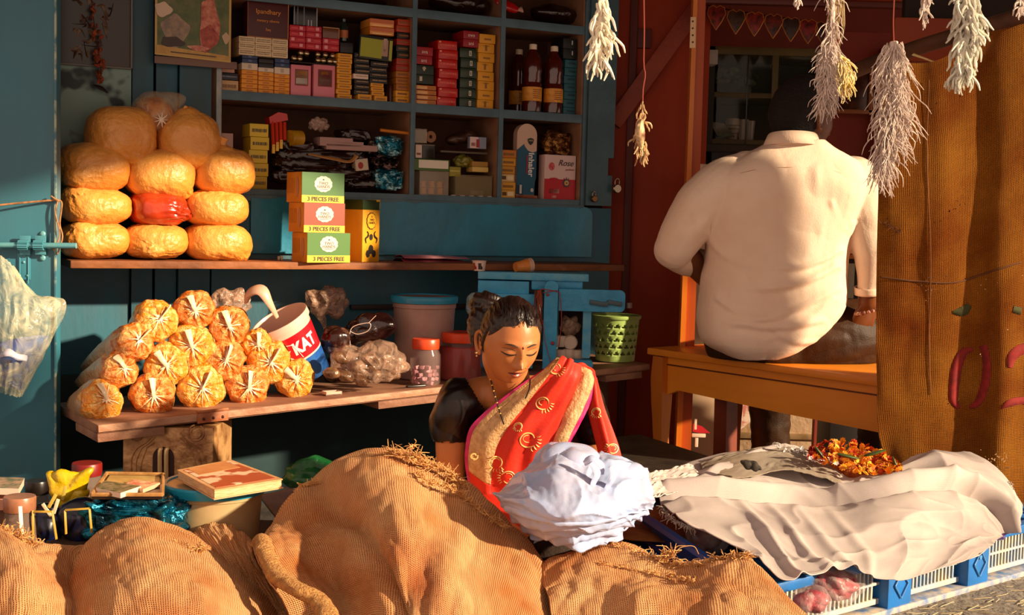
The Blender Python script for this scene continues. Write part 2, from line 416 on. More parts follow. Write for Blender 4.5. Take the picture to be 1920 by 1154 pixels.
# leaning orange door post with a hinge
M_post = mat('#e88a26', .4, c2='#cf6a14', vs=5, bump=.25, bs=18, spec=.5, stretch=(1, 1, .12))
M_post2 = mat('#c4560f', .45, c2='#a8440a', vs=5, bump=.25, bs=18, stretch=(1, 1, .12))
pt = thing('door_1', 'orange varnished door post standing beside the seated man', 'door'); pt['kind'] = 'structure'
def lean(px0t, px1t, px0b, px1b, yt, yb, d, th, mm, nm):
    b = MB(); c = [P(px0t, yt, d), P(px1t, yt, d), P(px1b, yb, d), P(px0b, yb, d)]
    V = [b.bm.verts.new(q) for q in c] + [b.bm.verts.new(q + Vector((0, th, 0))) for q in c]
    for f in ((0, 1, 2, 3), (7, 6, 5, 4), (0, 4, 5, 1), (1, 5, 6, 2), (2, 6, 7, 3), (3, 7, 4, 0)): b.bm.faces.new([V[i] for i in f])
    return obj(nm, b, mm, pt, smooth=False)
lean(1301, 1309, 1262, 1273, -20, 980, 4.05, .05, M_post, 'door_edge')
lean(1309, 1324, 1273, 1291, -20, 980, 4.06, .06, M_post2, 'door_leaf')
lean(1290, 1302, 1272, 1290, 505, 980, 4.10, .05, M_post, 'inner_jamb')
hg = lean(1295, 1305, 1293, 1304, 32, 90, 4.045, .005, mat('#d8b48a', .4, metal=.3), 'hinge')
b = MB()
for k in range(4): b.ell(P(1299, 40 + k * 13, 4.044), (.003, .002, .003), u=8, v=6)
obj('hinge_screw', b, mat('#5a3a20', .4, metal=.5), hg)
# inner room: red wall, dark lintel, cream dado with a brown line
b = MB(); b.box((1.9, 5.6, 1.1), (3.2, .04, 2.2)); struct(obj('wall_inner', b, mat('#8a2a08', .7, c2='#6e1c05', vs=2.5), smooth=False)).name = 'wall_far'
b = MB(); fb(1308, 1700, 4.28, 1.685, 1.86, .06, b); o = struct(obj('trim_5', b, mat('#a84410', .5, c2='#8a3008', vs=4, stretch=(.3, 1, 1))))
b = MB(); fb(1308, 1700, 4.30, 1.665, 1.685, .04, b); struct(obj('trim_6', b, mat('#5c1c08', .5)))
b = MB(); b.box((1.6, 4.9, .38), (1.95, .1, .76), None, .004); struct(obj('wall_low', b, mat('#c9a888', .8, c2='#b48e6a', vs=4, bump=.3))).name = 'wall_front'
b = MB()
for z in (.10, .39): b.box((1.6, 4.845, z), (1.95, .012, .022), None, .003)
struct(obj('trim_7', b, mat('#7a5a34', .7, c2='#a5825a', vs=12)))
# awning side pole: dark beam above the sack curtain
b = MB()
b.tube([P(1585, 140, 3.5), P(1700, 96, 3.3), P(1930, 25, 3.12)], .02, seg=10, n=8)
struct(obj('trim_8', b, mat('#5a3418', .8, c2='#3b1e0e', vs=12)))
b = MB(); b.box(P(1860, 10, 3.75), (.52, .03, .20)); struct(obj('trim_9', b, mat('#241309', .8), smooth=False))
b = MB(); b.box(P(1750, 75, 3.7), (.24, .04, .12), R(0), .004); struct(obj('trim_10', b, mat('#93380c', .6)))

# ================================================================ left door leaf with bolt
LD = 3.3
dt = thing('door_2', 'blue painted door leaf', 'door', P(50, 800, LD)); dt['kind'] = 'structure'
x1 = P(104, 500, LD).x
M_ldoor = mat('#357a90', .4, c2='#406a76', vs=2.5, bump=.3, bs=7, spec=.45, stretch=(1, 1, .3))
b = MB(); b.box((x1 - .4, LD + .02, 1.0), (.8, .04, 2.1), None, .003); obj('door_leaf', b, M_ldoor, dt)
b = MB(); b.box((x1 + .001, LD - .003, 1.0), (.006, .004, 2.1), None, .001); obj('worn_edge', b, mat('#a9b49b', .5, c2='#3f7486', vs=14, lo=.45, hi=.55), dt)
bt = MB(); q = P(-10, 460, LD - .022); e = P(143, 461, LD - .022)
bt.tube([q, e], .0075, seg=16); o = obj('bolt_rod', bt, mat('#4f94a4', .35, c2='#6aa3aa', vs=20), dt)
b = MB()
for px in (47, 76):
    c = P(px, 460, LD - .012); b.box(c, (.028, .004, .05), None, .001)
    for k in range(7):
        a = PI * k / 6; b.box(c + Vector((0, -.010 - .010 * math.sin(a), .011 * math.cos(a))), (.026, .004, .005), Matrix.Rotation(-a + PI / 2, 3, 'X'))
obj('bolt_bracket', b, mat('#4c8f9f', .35), dt)
b = MB()
for (px, py) in ((80, 439), (80, 484), (45, 492), (37, 517), (52, 517), (47, 480)):
    b.ell(P(px, py, LD - .002), (.008 if px == 80 else .004, .004, .008 if px == 80 else .004), u=12, v=8)
obj('bolt_rivet', b, mat('#6aa5ac', .35), dt)
b = MB()
b.box(P(45, 500, LD - .001), (.034, .004, .07), None, .002)
for px in (37, 53): b.tube([P(px, 482, LD - .004), P(px, 532, LD - .004)], .0016, seg=6)
b.tube([P(37, 532, LD - .004), P(45, 536, LD - .004), P(53, 532, LD - .004)], .0016, seg=6)
obj('bolt_plate', b, mat('#3f889c', .35), dt)
b = MB()
b.tube([P(60, 430, LD - .004), P(20, 400, LD - .03), P(58, 452, LD - .02)], .0013, seg=5, n=14)
# ================================================================ the long plank shelf
ZS = .775
sA = S(132, 490, .25); sB = S(1171, 495, .25)
M_plank = mat('#9a5a2e', .65, c2='#5c3016', vs=9, bump=.5, bs=30, stretch=(.25, 1, 1), det=8)
b = MB(); wbox(b, sA, sB, .0145, .25, ZS - .022, ZS, .004)
o = obj('wall_shelf', b, M_plank, smooth=True); tag(o, 'long narrow wooden plank shelf carrying the stacked orange bags', 'shelf')
# bracket strips under the plank
# ================================================================ lower board (wonky)
LA = P(182, 800, 3.10); LB = P(1216, 682, 4.12)
LA.z = .92 - (800 - 390) / 2350 * 3.1; 
dv = (LB - LA); dvn = dv.normalized(); back = Vector((0, 0, 1)).cross(Vector((dv.x, dv.y, 0)).normalized()) # points away from street
if back.y < 0: back = -back
def LS(u, bk, up=0.):
    """point on lower board: u 0..1 along the front edge, bk metres back, up above"""
    return LA + dv * u + back * bk + Vector((0, 0, up))
def LSpx(px, bk):
    lo, hi = -.2, 1.3
    for _ in range(40):
        mid = (lo + hi) / 2
        if proj(LS(mid, bk))[0] < px: lo = mid
        else: hi = mid
    return (lo + hi) / 2
M_lb = mat('#a5765a', .7, c2='#7a4c38', vs=9, bump=.6, bs=35, stretch=(.3, 1, 1), det=8)
lbt = thing('shelf_board', 'wonky worn wooden board shelf carrying the tied snack rolls', 'shelf', LS(0, 0))
Rb = Matrix((dvn, back, dvn.cross(back) if dvn.cross(back).z > 0 else -dvn.cross(back))).transposed()
ln = dv.length
b = MB(); cc = LA + dvn * (ln / 2) + back * .20; up = Vector((Rb[0][2], Rb[1][2], Rb[2][2]))
b.box(cc - up * .012, (ln, .40, .024), Rb, .004); obj('board', b, M_lb, lbt)
b = MB(); b.box(LA + dvn * (ln * .5) - up * .010 + back * (-.004), (ln * .999, .006, .018), Rb, .001); obj('edge_strip', b, mat('#c39273', .6, c2='#9a684d', vs=14, bump=.5, bs=40, stretch=(.3, 1, 1)), lbt)
for (u0, u1, nm) in ((0.0, .095, 'batten'), (.44, .68, 'batten'), (.90, .985, 'batten')):
    b = MB(); b.box(LA + dvn * (ln * (u0 + u1) / 2) + back * .1 - up * .035, (ln * (u1 - u0), .2, .022), Rb, .003); obj(nm, b, M_lb, lbt)
b = MB(); uh = .165
b.box(LA + dvn * ln * uh - back * .009 - up * .012, (.085, .004, .026), Rb, .001); b.tube([LA + dvn * (ln * uh - .043) - back * .008 + up * .004, LA + dvn * (ln * uh + .043) - back * .008 + up * .004], .005, seg=8)
hg = obj('hinge', b, mat('#b0683f', .5, c2='#8a4a2a', vs=30), lbt)
b = MB()
for k in (-1, 0, 1): b.ell(LA + dvn * (ln * uh + k * .026) - back * .0115 - up * .014, (.0045, .002, .0045), u=8, v=6)
obj('hinge_hole', b, mat('#3a1408', .7), hg)
# support post under the right end of the board
b = MB(); q = LS(.93, .15); b.tube([(q.x, q.y, 0), (q.x, q.y, .22), (q.x, q.y, q.z - .05)], [.06, .065, .06], seg=14, n=12)
b.disp(lambda p: .008 * nz(p, 25)); o = obj('support_post', b, mat('#4a2616', .85, c2='#6e4a2c', vs=20, bump=.6)); tag(o, 'rough dark wooden post under the right end of the board shelf', 'post')
# ================================================================ wall cabinet
ZB, ZM, ZT = .99, 1.287, 1.592
TH = .028
M_cab = mat('#56727f', .45, c2='#47606c', vs=8, bump=.25, bs=25, spec=.4)
M_cabw = mat('#a5795a', .7, c2='#7d5238', vs=4, bump=.2, bs=15)
M_cabedge = mat('#b3aca0', .35, c2='#6e8890', vs=30, stretch=(1, 1, .3))
SX = lambda px, py, n=0.: WP(px, py, n)[0]
ZX = lambda px, py, n=0.: WP(px, py, n)[1]
sL, sD1, sD2, sR = SX(410, 250), SX(773, 250), SX(938, 250), SX(1092, 250)
cab = thing('wall_cabinet', 'blue painted open wall cabinet packed with packets and cartons', 'cabinet', W(0, 0, ZB), WROT)
CD = -.27
b = MB(); wbox(b, sL - .02, sR + .02, CD, CD + .01, ZB - .03, 1.98); obj('back_panel', b, mat('#4a2c1c', .8, c2='#6a4028', vs=3), cab)
for (nm, z) in (('shelf', ZB), ('shelf', ZM), ('shelf', ZT)):
    b = MB(); wbox(b, sL, sR, CD + .01, -.004, z - TH + .003, z, .001); o = obj(nm, b, M_cabw, cab)
    b = MB(); wbox(b, sL - .005, sR + .005, -.004, .004, z - TH, z + .001, .001); obj('edge_strip', b, M_cab, o)
b = MB(); wbox(b, sL - .012, sR + .005, .0041, .010, ZB - .036, ZB - .018, .001); obj('ledge', b, M_cab, cab)
for s in (sL, sR): 
    b = MB(); wbox(b, s - .009, s + .009, CD + .01, 0, ZB - .03, 1.98, .001); obj('side_panel', b, M_cabw, cab)
for s in (sD1, sD2):
    b = MB(); wbox(b, s - .007, s + .007, CD + .01, -.002, ZB, 1.98, .001); o = obj('divider', b, M_cabw, cab)
    b = MB(); wbox(b, s - .0085, s + .0085, -.002, .005, ZB, 1.98, .001); obj('edge_strip', b, M_cab, o)
b = MB(); wbox(b, sL - .010, sL + .006, -.002, .008, ZB - .03, 1.98, .002); obj('front_post', b, M_cabedge, cab)
b = MB(); wbox(b, sR - .004, sR + .012, -.002, .008, ZB - .03, 1.98, .002); obj('front_post', b, M_cab, cab)
# wide right jamb with a notch
b = MB(); ja, jb = sR + .012, SX(1146, 250); zb = ZX(1120, 386); zn0, zn1 = ZX(1140, 330), ZX(1140, 297)
pl = [(0, 0), (jb - ja, 0), (jb - ja, zn0 - zb), (jb - ja - .018, zn0 - zb), (jb - ja - .018, zn1 - zb), (jb - ja + .004, zn1 - zb), (jb - ja + .006, 1.98 - zb), (0, 1.98 - zb)]
b.prism(pl, Matrix.Translation(W(ja, .016, zb)) @ Matrix.Rotation(WROT, 4, 'Z'), .03)
obj('jamb_board', b, mat('#3f626c', .5, c2='#35525c', vs=5, bump=.3), cab, smooth=False)

def px_item(px0, px1, yt, yb, n, zbase=None):
    ym = (yt + yb) / 2; xm = (px0 + px1) / 2
    s0 = WP(px0, ym, n)[0]; s1 = WP(px1, ym, n)[0]; z1 = WP(xm, yt, n)[1]; z0 = WP(xm, yb, n)[1]
    if zbase is not None: z0 = zbase; z1 = max(z1, z0 + .006)
    return s0, s1, z0, z1
def stack(name, cat, what, where, px0, px1, yt, yb, cols, n=-.02, depth=.09, zbase=None, marks=None, group=None, jig=.002, seed=1, rough=.45):
    """cols: colour of each carton from the bottom up"""
    rnd = random.Random(seed); s0, s1, z0, z1 = px_item(px0, px1, yt, yb, n, zbase); k = len(cols); h = (z1 - z0) / k; out = []
    for i, c in enumerate(cols):
        j = rnd.uniform(-jig, jig); cn = c if isinstance(c, tuple) else (c, what)
        lab = '%s, %s %s' % (cn[1], ordw(i, k), where)
        out.append(carton(name, lab, cat, s0 + j, s1 + j, z0 + i * h + .0003, z0 + (i + 1) * h - .0006, n + rnd.uniform(-.002, .002), depth, cn[0], marks(i) if marks else (), group, rough=rough))
    return out
Y1, Y2 = '#e8a020', '#5a3a10'
# ---------- upper left compartment
for c, (a, bb) in enumerate(((453, 483), (484.5, 513), (514.5, 543))):
    w_ = ('left', 'middle', 'right')[c]
    g = 'thin orange cartons on the upper shelf'
    yb = 166 + c * 3.2; yt = 117 + c * 3.5 if c != 1 else 124
    s0, s1, z0, z1 = px_item(a, bb, 131 + c * 4, yb, -.02, ZM)
    for i in range(5):
        h = (z1 - z0) / 5
        carton('orange_carton', 'thin orange carton, %s in the %s orange column' % (ordw(i, 5), w_), 'carton', s0, s1, z0 + i * h, z0 + (i + 1) * h - .0006, -.02, .09, '#f09a1c',
               [(.3, .3, .7, .7, '#c8741a'), (.0, .0, 1., .06, '#a85a10')], g)
    t0 = z1; hh = .0205 if c != 1 else .013
    carton('white_carton', 'small white carton on top of the %s orange column' % w_, 'carton', s0, s1, t0, t0 + hh, -.02, .09, '#e2cdb4', [(.4, .2, .6, .8, '#b8a79a')], 'white cartons on the orange columns')
    t1 = t0 + hh + .0005
    for i in range(2):
        cc = ('#24345e', 'navy blue') if c != 1 else ('#180d14', 'black')
        carton('dark_carton', '%s carton, %s on the %s orange column' % (cc[1], ('lower', 'upper')[i], w_), 'carton', s0 + .001, s1 - .001, t1 + i * .0135, t1 + i * .0135 + .013, -.02, .085, cc[0], [(.4, .3, .62, .75, '#5a6a90')] if c != 1 else (), 'dark cartons under the cream cartons')
ztop = t1 + .0275
for c in range(3):
    a = 448 + c * 31; s0, s1, z0, z1 = px_item(a, a + 30, 60 + c * 5, 95 + c * 4, -.012, ztop)
    for i in range(3):
        h = .019
        carton('cream_carton', 'cream printed carton, %s in the %s cream column' % (ordw(i, 3), ('left', 'middle', 'right')[c]), 'carton', s0, s1, z0 + i * h + .0004, z0 + (i + 1) * h, -.012, .09, '#e3cba0', scribble(.08, .2, .92, .8, '#8a6a48', 2, c * 5 + i), 'cream printed cartons')
s0, s1, z0, z1 = px_item(464, 541, 0, 66, -.02, ztop + .058)
t = carton('maroon_box', 'dark maroon upright box with gold lettering on the cream cartons', 'box', s0, s1, z0, z1, -.02, .06, '#4a0a0c', [(.0, .0, 1, .02, '#c07030'), (.0, .98, 1, 1, '#c07030'), (0, 0, .012, 1, '#a05a28'), (.985, 0, 1, 1, '#d88a40')])
pp = W((s0 + s1) / 2, -.018, 0)
for (tx, zz, sz) in (('Ipandhary', .68, .020), ('nweery nbwns', .45, .012), ('3aq', .22, .012)):
    text(tx, sz, face_T(W((s0 + s1) / 2, -.0188, z0 + (z1 - z0) * zz), WROT), mat('#e8942c', .4), t)
carton('small_stack_box', 'pinkish carton behind the hanging calendar, topmost by the left cabinet post', 'carton', *px_item(414, 440, 118, 136, -.03), -.03, .06, '#c9957c', scribble(.1, .2, .9, .8, '#8a5040', 1, 2))
carton('small_stack_box', 'black carton between two pale cartons by the left cabinet post', 'carton', *px_item(413, 447, 137, 150, -.03), -.03, .06, '#1c1a2c', scribble(.1, .3, .9, .7, '#8a8a98', 1, 3))
carton('small_stack_box', 'beige carton at the bottom by the left cabinet post', 'carton', *px_item(414, 447, 151, 163, -.03, ZM), -.03, .06, '#d2a878', scribble(.1, .2, .9, .8, '#8a5a30', 1, 4))
# pink soaps
for i, (a, bb) in enumerate(((545.5, 583), (588, 628))):
    s0, s1, z0, z1 = px_item(a, bb, 122, 180, -.02, ZM)
    carton('soap_box', 'pink upright soap box with a framed label, %s of a pair' % ('left', 'right')[i], 'soap box', s0, s1, z0, z1, -.02, .05, '#e0808c', [(.2, .34, .86, .86, '#8a3030'), (.23, .37, .83, .83, '#c89a6a'), (.25, .4, .81, .58, '#d8c8bc'), (.35, .7, .7, .8, '#e0902c')], 'pink soap boxes')
    ZSOAP = z1
rnd = random.Random(4)
tray = MB(); wbox(tray, SX(544, 120, -.02), SX(634, 120, -.02), -.08, -.02, ZSOAP + .0005, ZSOAP + .004)
o = obj('candy_tray', tray, mat('#2a1210', .6)); tag(o, 'thin dark tray of foil wrapped sweets resting on the pink soap boxes', 'tray')
k = 0
for row, (yy, xs) in enumerate(((113, (551, 562, 596, 606, 618, 628)), (99, (566, 577, 598, 612, 626)))):
    for x in xs:
        s, z = WP(x, yy, -.03); z = ZSOAP + .0145 + row * .0195; b = MB(); b.ell(W(s, -.03 - row * .012, z), (.0098, .0098, .0095), u=16, v=10); b.disp(lambda p: .0008 * nz(p, 220))
        o = obj('foil_ball', b, mat('#c8b48c', .18, metal=.9)); tag(o, 'round gold foil wrapped sweet in the tray above the pink soap boxes', 'sweet', 'foil wrapped sweets in the tray')
ZC = ZSOAP + .046
g = 'crimson packets with white marks'
for c, (a, bb) in enumerate(((543, 573), (574, 603))):
    s0, s1, z0, z1 = px_item(a, bb, 47 + c * 2, 90 + c * 2, -.02, ZC)
    for i in range(4):
        h = (z1 - z0) / 4
        u = .62 if (i != 1) else .1
        carton('crimson_packet', 'crimson packet, %s in the %s tall crimson column' % (ordw(i, 4), ('left', 'right')[c]), 'packet', s0, s1, z0 + i * h, z0 + (i + 1) * h - .0006, -.02, .07, '#c0142c', [(u, .25, u + .2, .8, '#e89aa0'), (.12 if u > .5 else .5, .35, .5 if u > .5 else .9, .65, '#d8484c')], g)
s0, s1, z0, z1 = px_item(605, 636, 72, 94, -.02, ZC)
for i in range(2):
    h = (z1 - z0) / 2; carton('crimson_packet', 'crimson packet, %s of two under the brown box' % ('lower', 'upper')[i], 'packet', s0, s1, z0 + i * h, z0 + (i + 1) * h - .0006, -.02, .07, '#c0142c', [(.1, .25, .3, .8, '#e89aa0'), (.5, .35, .9, .65, '#d8484c')], g)
carton('brown_box', 'shiny brown box on two crimson packets', 'box', s0, s1, z1, z1 + .034, -.02, .06, '#6a3c1c', [(0, .94, 1, 1, '#c89a70'), (.95, 0, 1, 1, '#b07848')], rough=.2)
s0, s1, z0, z1 = px_item(550, 596, 11, 45, -.03, ZC + 4 * .0178 + .002)
carton('black_box', 'black glossy box with upright silver stripes above the crimson packets', 'box', s0, s1, z0, z1, -.03, .05, '#120c0e', [(.02, 0, .05, 1, '#8a8f98'), (.16, 0, .19, 1, '#6a6f78'), (.42, 0, .45, 1, '#7a7f88'), (.60, 0, .63, .3, '#c0c0c8'), (.72, 0, .75, .3, '#c0c0c8'), (.94, 0, .98, 1, '#9a9488')], rough=.2)
# tall stacks
lab1 = lambda c='#a8690c': (lambda i: [(.15, .35, .85, .62, c)])
stack('yellow_carton', 'carton', 'thin yellow carton', 'in the stack right of the pink soaps', 632, 659, 100, 185, [Y1] * 9, zbase=ZM, marks=lab1(), group='yellow cartons, tall stack by the soaps', seed=2)
carton('black_carton', 'black carton under the dark bottle, on the yellow stack', 'carton', *px_item(638, 662, 80, 99, -.025), -.025, .06, '#140b0c', [(.1, .45, .9, .5, '#4a2a20')])
bt = MB(); s, z = WP(646, 78, -.04); bt.lathe([(0, 0), (.013, 0), (.0145, .004), (.0145, .045), (.010, .058), (.006, .064), (.007, .072), (0, .073)], W(s, -.05, z), 20)
t = thing('small_bottle', 'small dark green bottle standing on the black carton', 'bottle', W(s, -.05, z)); obj('bottle_body', bt, mat('#1c2a20', .15, spec=.8), t)
bt = MB(); bt.lathe([(.0149, .012), (.0149, .036)], W(s, -.05, z), 20); obj('bottle_label', bt, mat('#b0602c', .4), t)
dk = lambda i: scribble(.15, .35, .95, .75, '#b89468', 1, i + 40)
st = stack('black_carton', 'carton', 'black carton', 'in the stack below the lime box', 664, 692, 99, 177, [('#1a0c08', 'black carton with brown print'), ('#1a0c08', 'black carton with brown print'), ('#1a0c08', 'black carton with brown print'), ('#e6cdbc', 'white carton'), '#120a08', '#120a08', '#120a08', '#120a08'], zbase=ZM + .018, marks=dk, seed=5)
carton('yellow_carton', 'single yellow carton under the left black stack', 'carton', *px_item(671, 697, 177, 188, -.018, ZM), -.018, .09, Y1, lab1()(0))
stack('yellow_carton', 'carton', 'tilting yellow carton', 'under the second black stack', 696, 720, 155, 180, [Y1] * 3, zbase=ZM + .019, marks=lab1(), seed=6, jig=.002)
carton('yellow_carton', 'single yellow carton under the second black stack', 'carton', *px_item(702, 726, 180, 191, -.016, ZM), -.016, .09, Y1, lab1()(0))
stack('black_carton', 'carton', 'black carton with white writing', 'in the short stack on yellow cartons', 694, 727, 115, 153, ['#120a08'] * 4, zbase=ZM + .058, marks=dk, seed=8)
t = carton('lime_box', 'lime green and black box with a small picture, lying on the black stacks', 'box', *px_item(673, 735, 68, 104, -.012, ZX(700, 112, -.012)), -.012, .05, '#1a1a10', [(.03, .08, .68, .88, '#a3a51e'), (.90, .05, .99, .9, '#a8a832'), (.68, .2, .86, .9, '#b08a78'), (.72, .4, .82, .95, '#d8b8a0')], tilt=R(3))
stack('orange_box', 'box', 'glossy orange box', 'of two above the lime box', 694, 739, 36, 66, ['#e0861c', '#f09a3c'], zbase=ZX(715, 66, -.02), marks=lambda i: [(0, .45, 1, .95, '#c8601a'), (.1, .1, .9, .25, '#f8c880')], seed=9, rough=.2)
stack('thin_box', 'box', 'thin box', 'in the mixed stack by the first divider', 743, 768, 36, 192, [(Y1, 'yellow box'), (Y1, 'yellow box'), ('#b06a14', 'dull gold box'), ('#b06a14', 'dull gold box'), ('#b06a14', 'dull gold box'), ('#a8280c', 'brick red box'), ('#b03410', 'brick red box'), ('#1c2010', 'dark green box'), ('#1c2010', 'dark green box'), ('#a82410', 'red box'), ('#1a0a08', 'black box'), ('#b83c0c', 'orange red box'), ('#b83c0c', 'orange red box')], zbase=ZM, marks=lab1('#8a4a0c'), seed=10)
for q in range(2):
    b = MB(); s, z = WP(732 + q * 5, 160, -.04); b.lathe([(0, 0), (.006, 0), (.006, .05), (.003, .06), (0, .06)], W(s, -.04 - q * .01, ZM), 12); o = obj('slim_tube', b, mat('#4a1a10', .3)); tag(o, 'slim dark tube standing between the stacks, %s of two' % ('nearer', 'farther')[q], 'tube')
# ---------- upper middle compartment
stack('snack_bar', 'packet', 'orange snack packet', 'of four in the second compartment', 780, 818, 160, 192, ['#e08030'] * 4, zbase=ZM, marks=lambda i: [(.05, .2, .55, .8, '#f0b878'), (.62, .2, .95, .8, '#b8702c'), (0, 0, 1, .12, '#5a1a08')], seed=11)
stack('green_box', 'box', 'dark green box', 'of two on the orange snack packets', 780, 813, 122, 157, ['#1c2c18'] * 2, zbase=ZX(798, 158, -.02), marks=lambda i: [(.4, .4, .5, .85, '#d8c8b0'), (.36, .6, .55, .75, '#d8c8b0')] if i else [(.2, .3, .35, .8, '#d8c8b0')], seed=12)
red_t = stack('red_box', 'box', 'red box with white script', 'of two on the dark green pair', 779, 811, 88, 120, ['#a8101c'] * 2, zbase=ZX(795, 121, -.02), seed=13)
stack('red_carton', 'carton', 'shiny red carton', 'in the tall red stack', 822, 858, 76, 197, ['#c4140c'] * 7, zbase=ZM, marks=lambda i: scribble(.1, .35, .9, .7, '#e8583c', 1, i) + [(.05, .75, .15, .9, '#f0b090')], seed=14, jig=.004, rough=.25)
stack('green_carton', 'carton', 'dark green carton with a white tag', 'in the dark green stack', 862, 893, 90, 199, ['#1b3016'] * 6, zbase=ZM, marks=lambda i: [(.56, .22, .7, .74, '#e0d4c0'), (.6, .3, .66, .66, '#4a4a40')], seed=15, rough=.3)
rb = stack('red_box', 'box', 'red box with white script', 'of two on the dark green stack', 869, 898, 58, 88, ['#9c0c1c'] * 2, zbase=ZX(880, 88.5, -.015), n=-.015, depth=.09, seed=16)
stack('yellow_carton', 'carton', 'yellow carton with brown print', 'in the stack by the second divider', 896, 926, 64, 202, ['#eaa21c'] * 8, zbase=ZM, marks=lambda i: [(.3, .35, .72, .55, '#9a6210')] if i % 2 else [(.42, .2, .55, .85, '#9a6210'), (.3, .7, .68, .8, '#b87a18')], seed=17, jig=.003)
for tt, bx, tx in ((red_t[0], 0, 'ant'), (red_t[1], 0, 'ava'), (rb[0], 0, 'ani'), (rb[1], 0, 'ovo')):
    p = Vector(tt.location); text(tx, .017, face_T(p + WN * .0475 + Vector((0, 0, .012)), WROT), mat('#f0d8c8', .4), tt)
# ---------- upper right compartment: oil bottles
for i, (px, yb, nn) in enumerate(((998, 210, -.05), (1038, 212, -.05), (972, 203, -.20))):
    s, _ = WP(px, 150, nn); c = W(s, nn, ZM); hh = .232
    t = thing('oil_bottle', ('dark amber oil bottle with a yellow label, left one in front', 'dark amber oil bottle with a yellow label, beside the teal boxes', 'dark oil bottle half hidden behind the other two')[i], 'bottle', c, WROT, 'oil bottles')
    rr = .034
    b = MB(); b.lathe([(0, 0), (rr - .004, 0), (rr, .005), (rr, .10), (rr - .003, .105), (rr - .001, .115), (rr - .003, .13), (rr, .145), (rr - .003, .16), (rr * .95, .18), (rr * .55, .205), (.0115, .215), (.0115, .225), (0, .225)], seg=28)
    obj('bottle_body', b, mat('#5a1608', .12, c2='#3a0c04', vs=6, spec=.7, coat=.5), t, local=True)
    b = MB(); b.lathe([(.0135, .218), (.0135, .235), (.011, .237), (0, .237)], seg=20); obj('cap', b, mat('#e8d2b8', .4), t, local=True)
    b = MB(); b.lathe([(rr + .0006, .04), (rr + .0006, .088)], seg=28); o = obj('label', b, mat('#f0a83c', .5, c2='#d88a24', vs=60), t, local=True)
    b = MB()
    for k in range(5): b.box((0, -rr - .0012, .05 + k * .007), (.03 - .004 * (k % 2), .001, .002))
    obj('label_print', b, mat('#8a4a1c', .5), o, local=True, smooth=False)
stack('teal_box', 'box', 'small teal box', 'in the column at the cabinet right end', 1058, 1080, 112, 214, ['#1d5c68'] * 7, n=-.03, zbase=ZM, marks=lambda i: scribble(.3, .3, .9, .8, '#123a44', 1, i), seed=18)
stack('black_box', 'box', 'black box', 'of two on the teal column', 1056, 1082, 72, 109, ['#16181a'] * 2, n=-.03, zbase=ZX(1069, 111, -.03), marks=lambda i: [(.6, .4, .68, .8, '#c8c8c0')], seed=19)
# ---------- top row seen from below: dark bags and a red packet
def crumple(name, label, cat, px, py, n, r, m, group=None, amp=.25, freq=18, seed=0, rot=None, sub=4, zmin=None, extra=None, sharp=1.0):
    """crumpled soft bag: radii r in wall axes (along, out, up)"""
    s, z = WP(px, py, n); c = W(s, n, z); t = bmesh.new(); bmesh.ops.create_icosphere(t, subdivisions=sub, radius=1)
    Rm = Matrix.Rotation(WROT, 4, 'Z') @ (rot.to_4x4() if rot else Matrix.Identity(4)); mr = min(r)
    for v in t.verts:
        q = Vector(v.co); p = Vector((q.x * r[0], q.y * r[1], q.z * r[2]))
        f = (abs(nz(p, freq, seed)) * 1.6 - .35) * sharp + .5 * nz(p, freq * 2.3, seed + 9)
        p += q * (amp * mr * f)
        p = (Rm @ p) + c
        if zmin is not None and p.z < zmin: p.z = zmin + .0004
        v.co = p
    b = MB(); b.add(t); o = obj(name, b, m)
    if label: tag(o, label, cat, group)
    return o
M_black = mat('#140806', .18, c2='#2a1008', vs=20, spec=.7, bump=.3, bs=40)
crumple('dark_pouch', 'dark glossy pouch on the top shelf, above the oil bottles', 'pouch', 1040, 28, -.09, (.09, .06, .035), M_black, seed=3, zmin=ZT)
crumple('dark_pouch', 'dark glossy pouch on the top shelf, above the yellow carton stack', 'pouch', 860, 8, -.09, (.11, .06, .035), M_black, seed=5, zmin=ZT)
crumple('dark_pouch', 'dark glossy pouch at the left end of the top shelf', 'pouch', 660, -6, -.09, (.12, .06, .03), M_black, seed=6, zmin=ZT)
s, z = WP(955, 14, -.03); t = thing('candy_wrapper', 'red twist-wrapped packet sticking out over the top shelf', 'packet', W(s, -.03, z))
b = MB(); b.tube([W(s - .045, -.04, z + .03), W(s - .03, -.035, z + .014), W(s + .01, -.03, z), W(s + .03, -.03, z - .004)], [.008, .019, .019, .012], seg=14, n=14, flat=.6); obj('wrapper_body', b, mat('#b80c10', .2), t)
b = MB(); b.tube([W(s + .03, -.03, z - .004), W(s + .048, -.028, z - .003)], [.007, .016], seg=10, n=4, flat=.4); b.disp(lambda p: .003 * nz(p, 120)); obj('wrapper_twist', b, mat('#d8a898', .3), t)

# ================================================================ lower row of the cabinet
st = stack('yellow_box', 'box', 'yellow box', 'in the lower left cabinet stack', 468, 503, 232, 345, ['#c8a41c', '#d8b420', '#e0bc24', '#e4c028', '#e4c028'], n=-.02, zbase=ZB, marks=lambda i: scribble(.12, .25, .9, .75, '#5a4a14', 1, i + 3), seed=21, jig=.004)
carton('pale_box', 'pale pink box at the cabinet lower left corner', 'box', *px_item(414, 437, 250, 300, -.05, ZB), -.05, .06, '#c89c8c')
b = MB(); s, z = WP(446, 288, -.04); b.lathe([(0, 0), (.030, .0), (.027, .02), (.014, .05), (0, .058)], W(s, -.07, ZB), 20); o = obj('maroon_cone', b, mat('#4a0e0c', .5)); tag(o, 'dark maroon cone standing beside the pale pink box', 'cone')
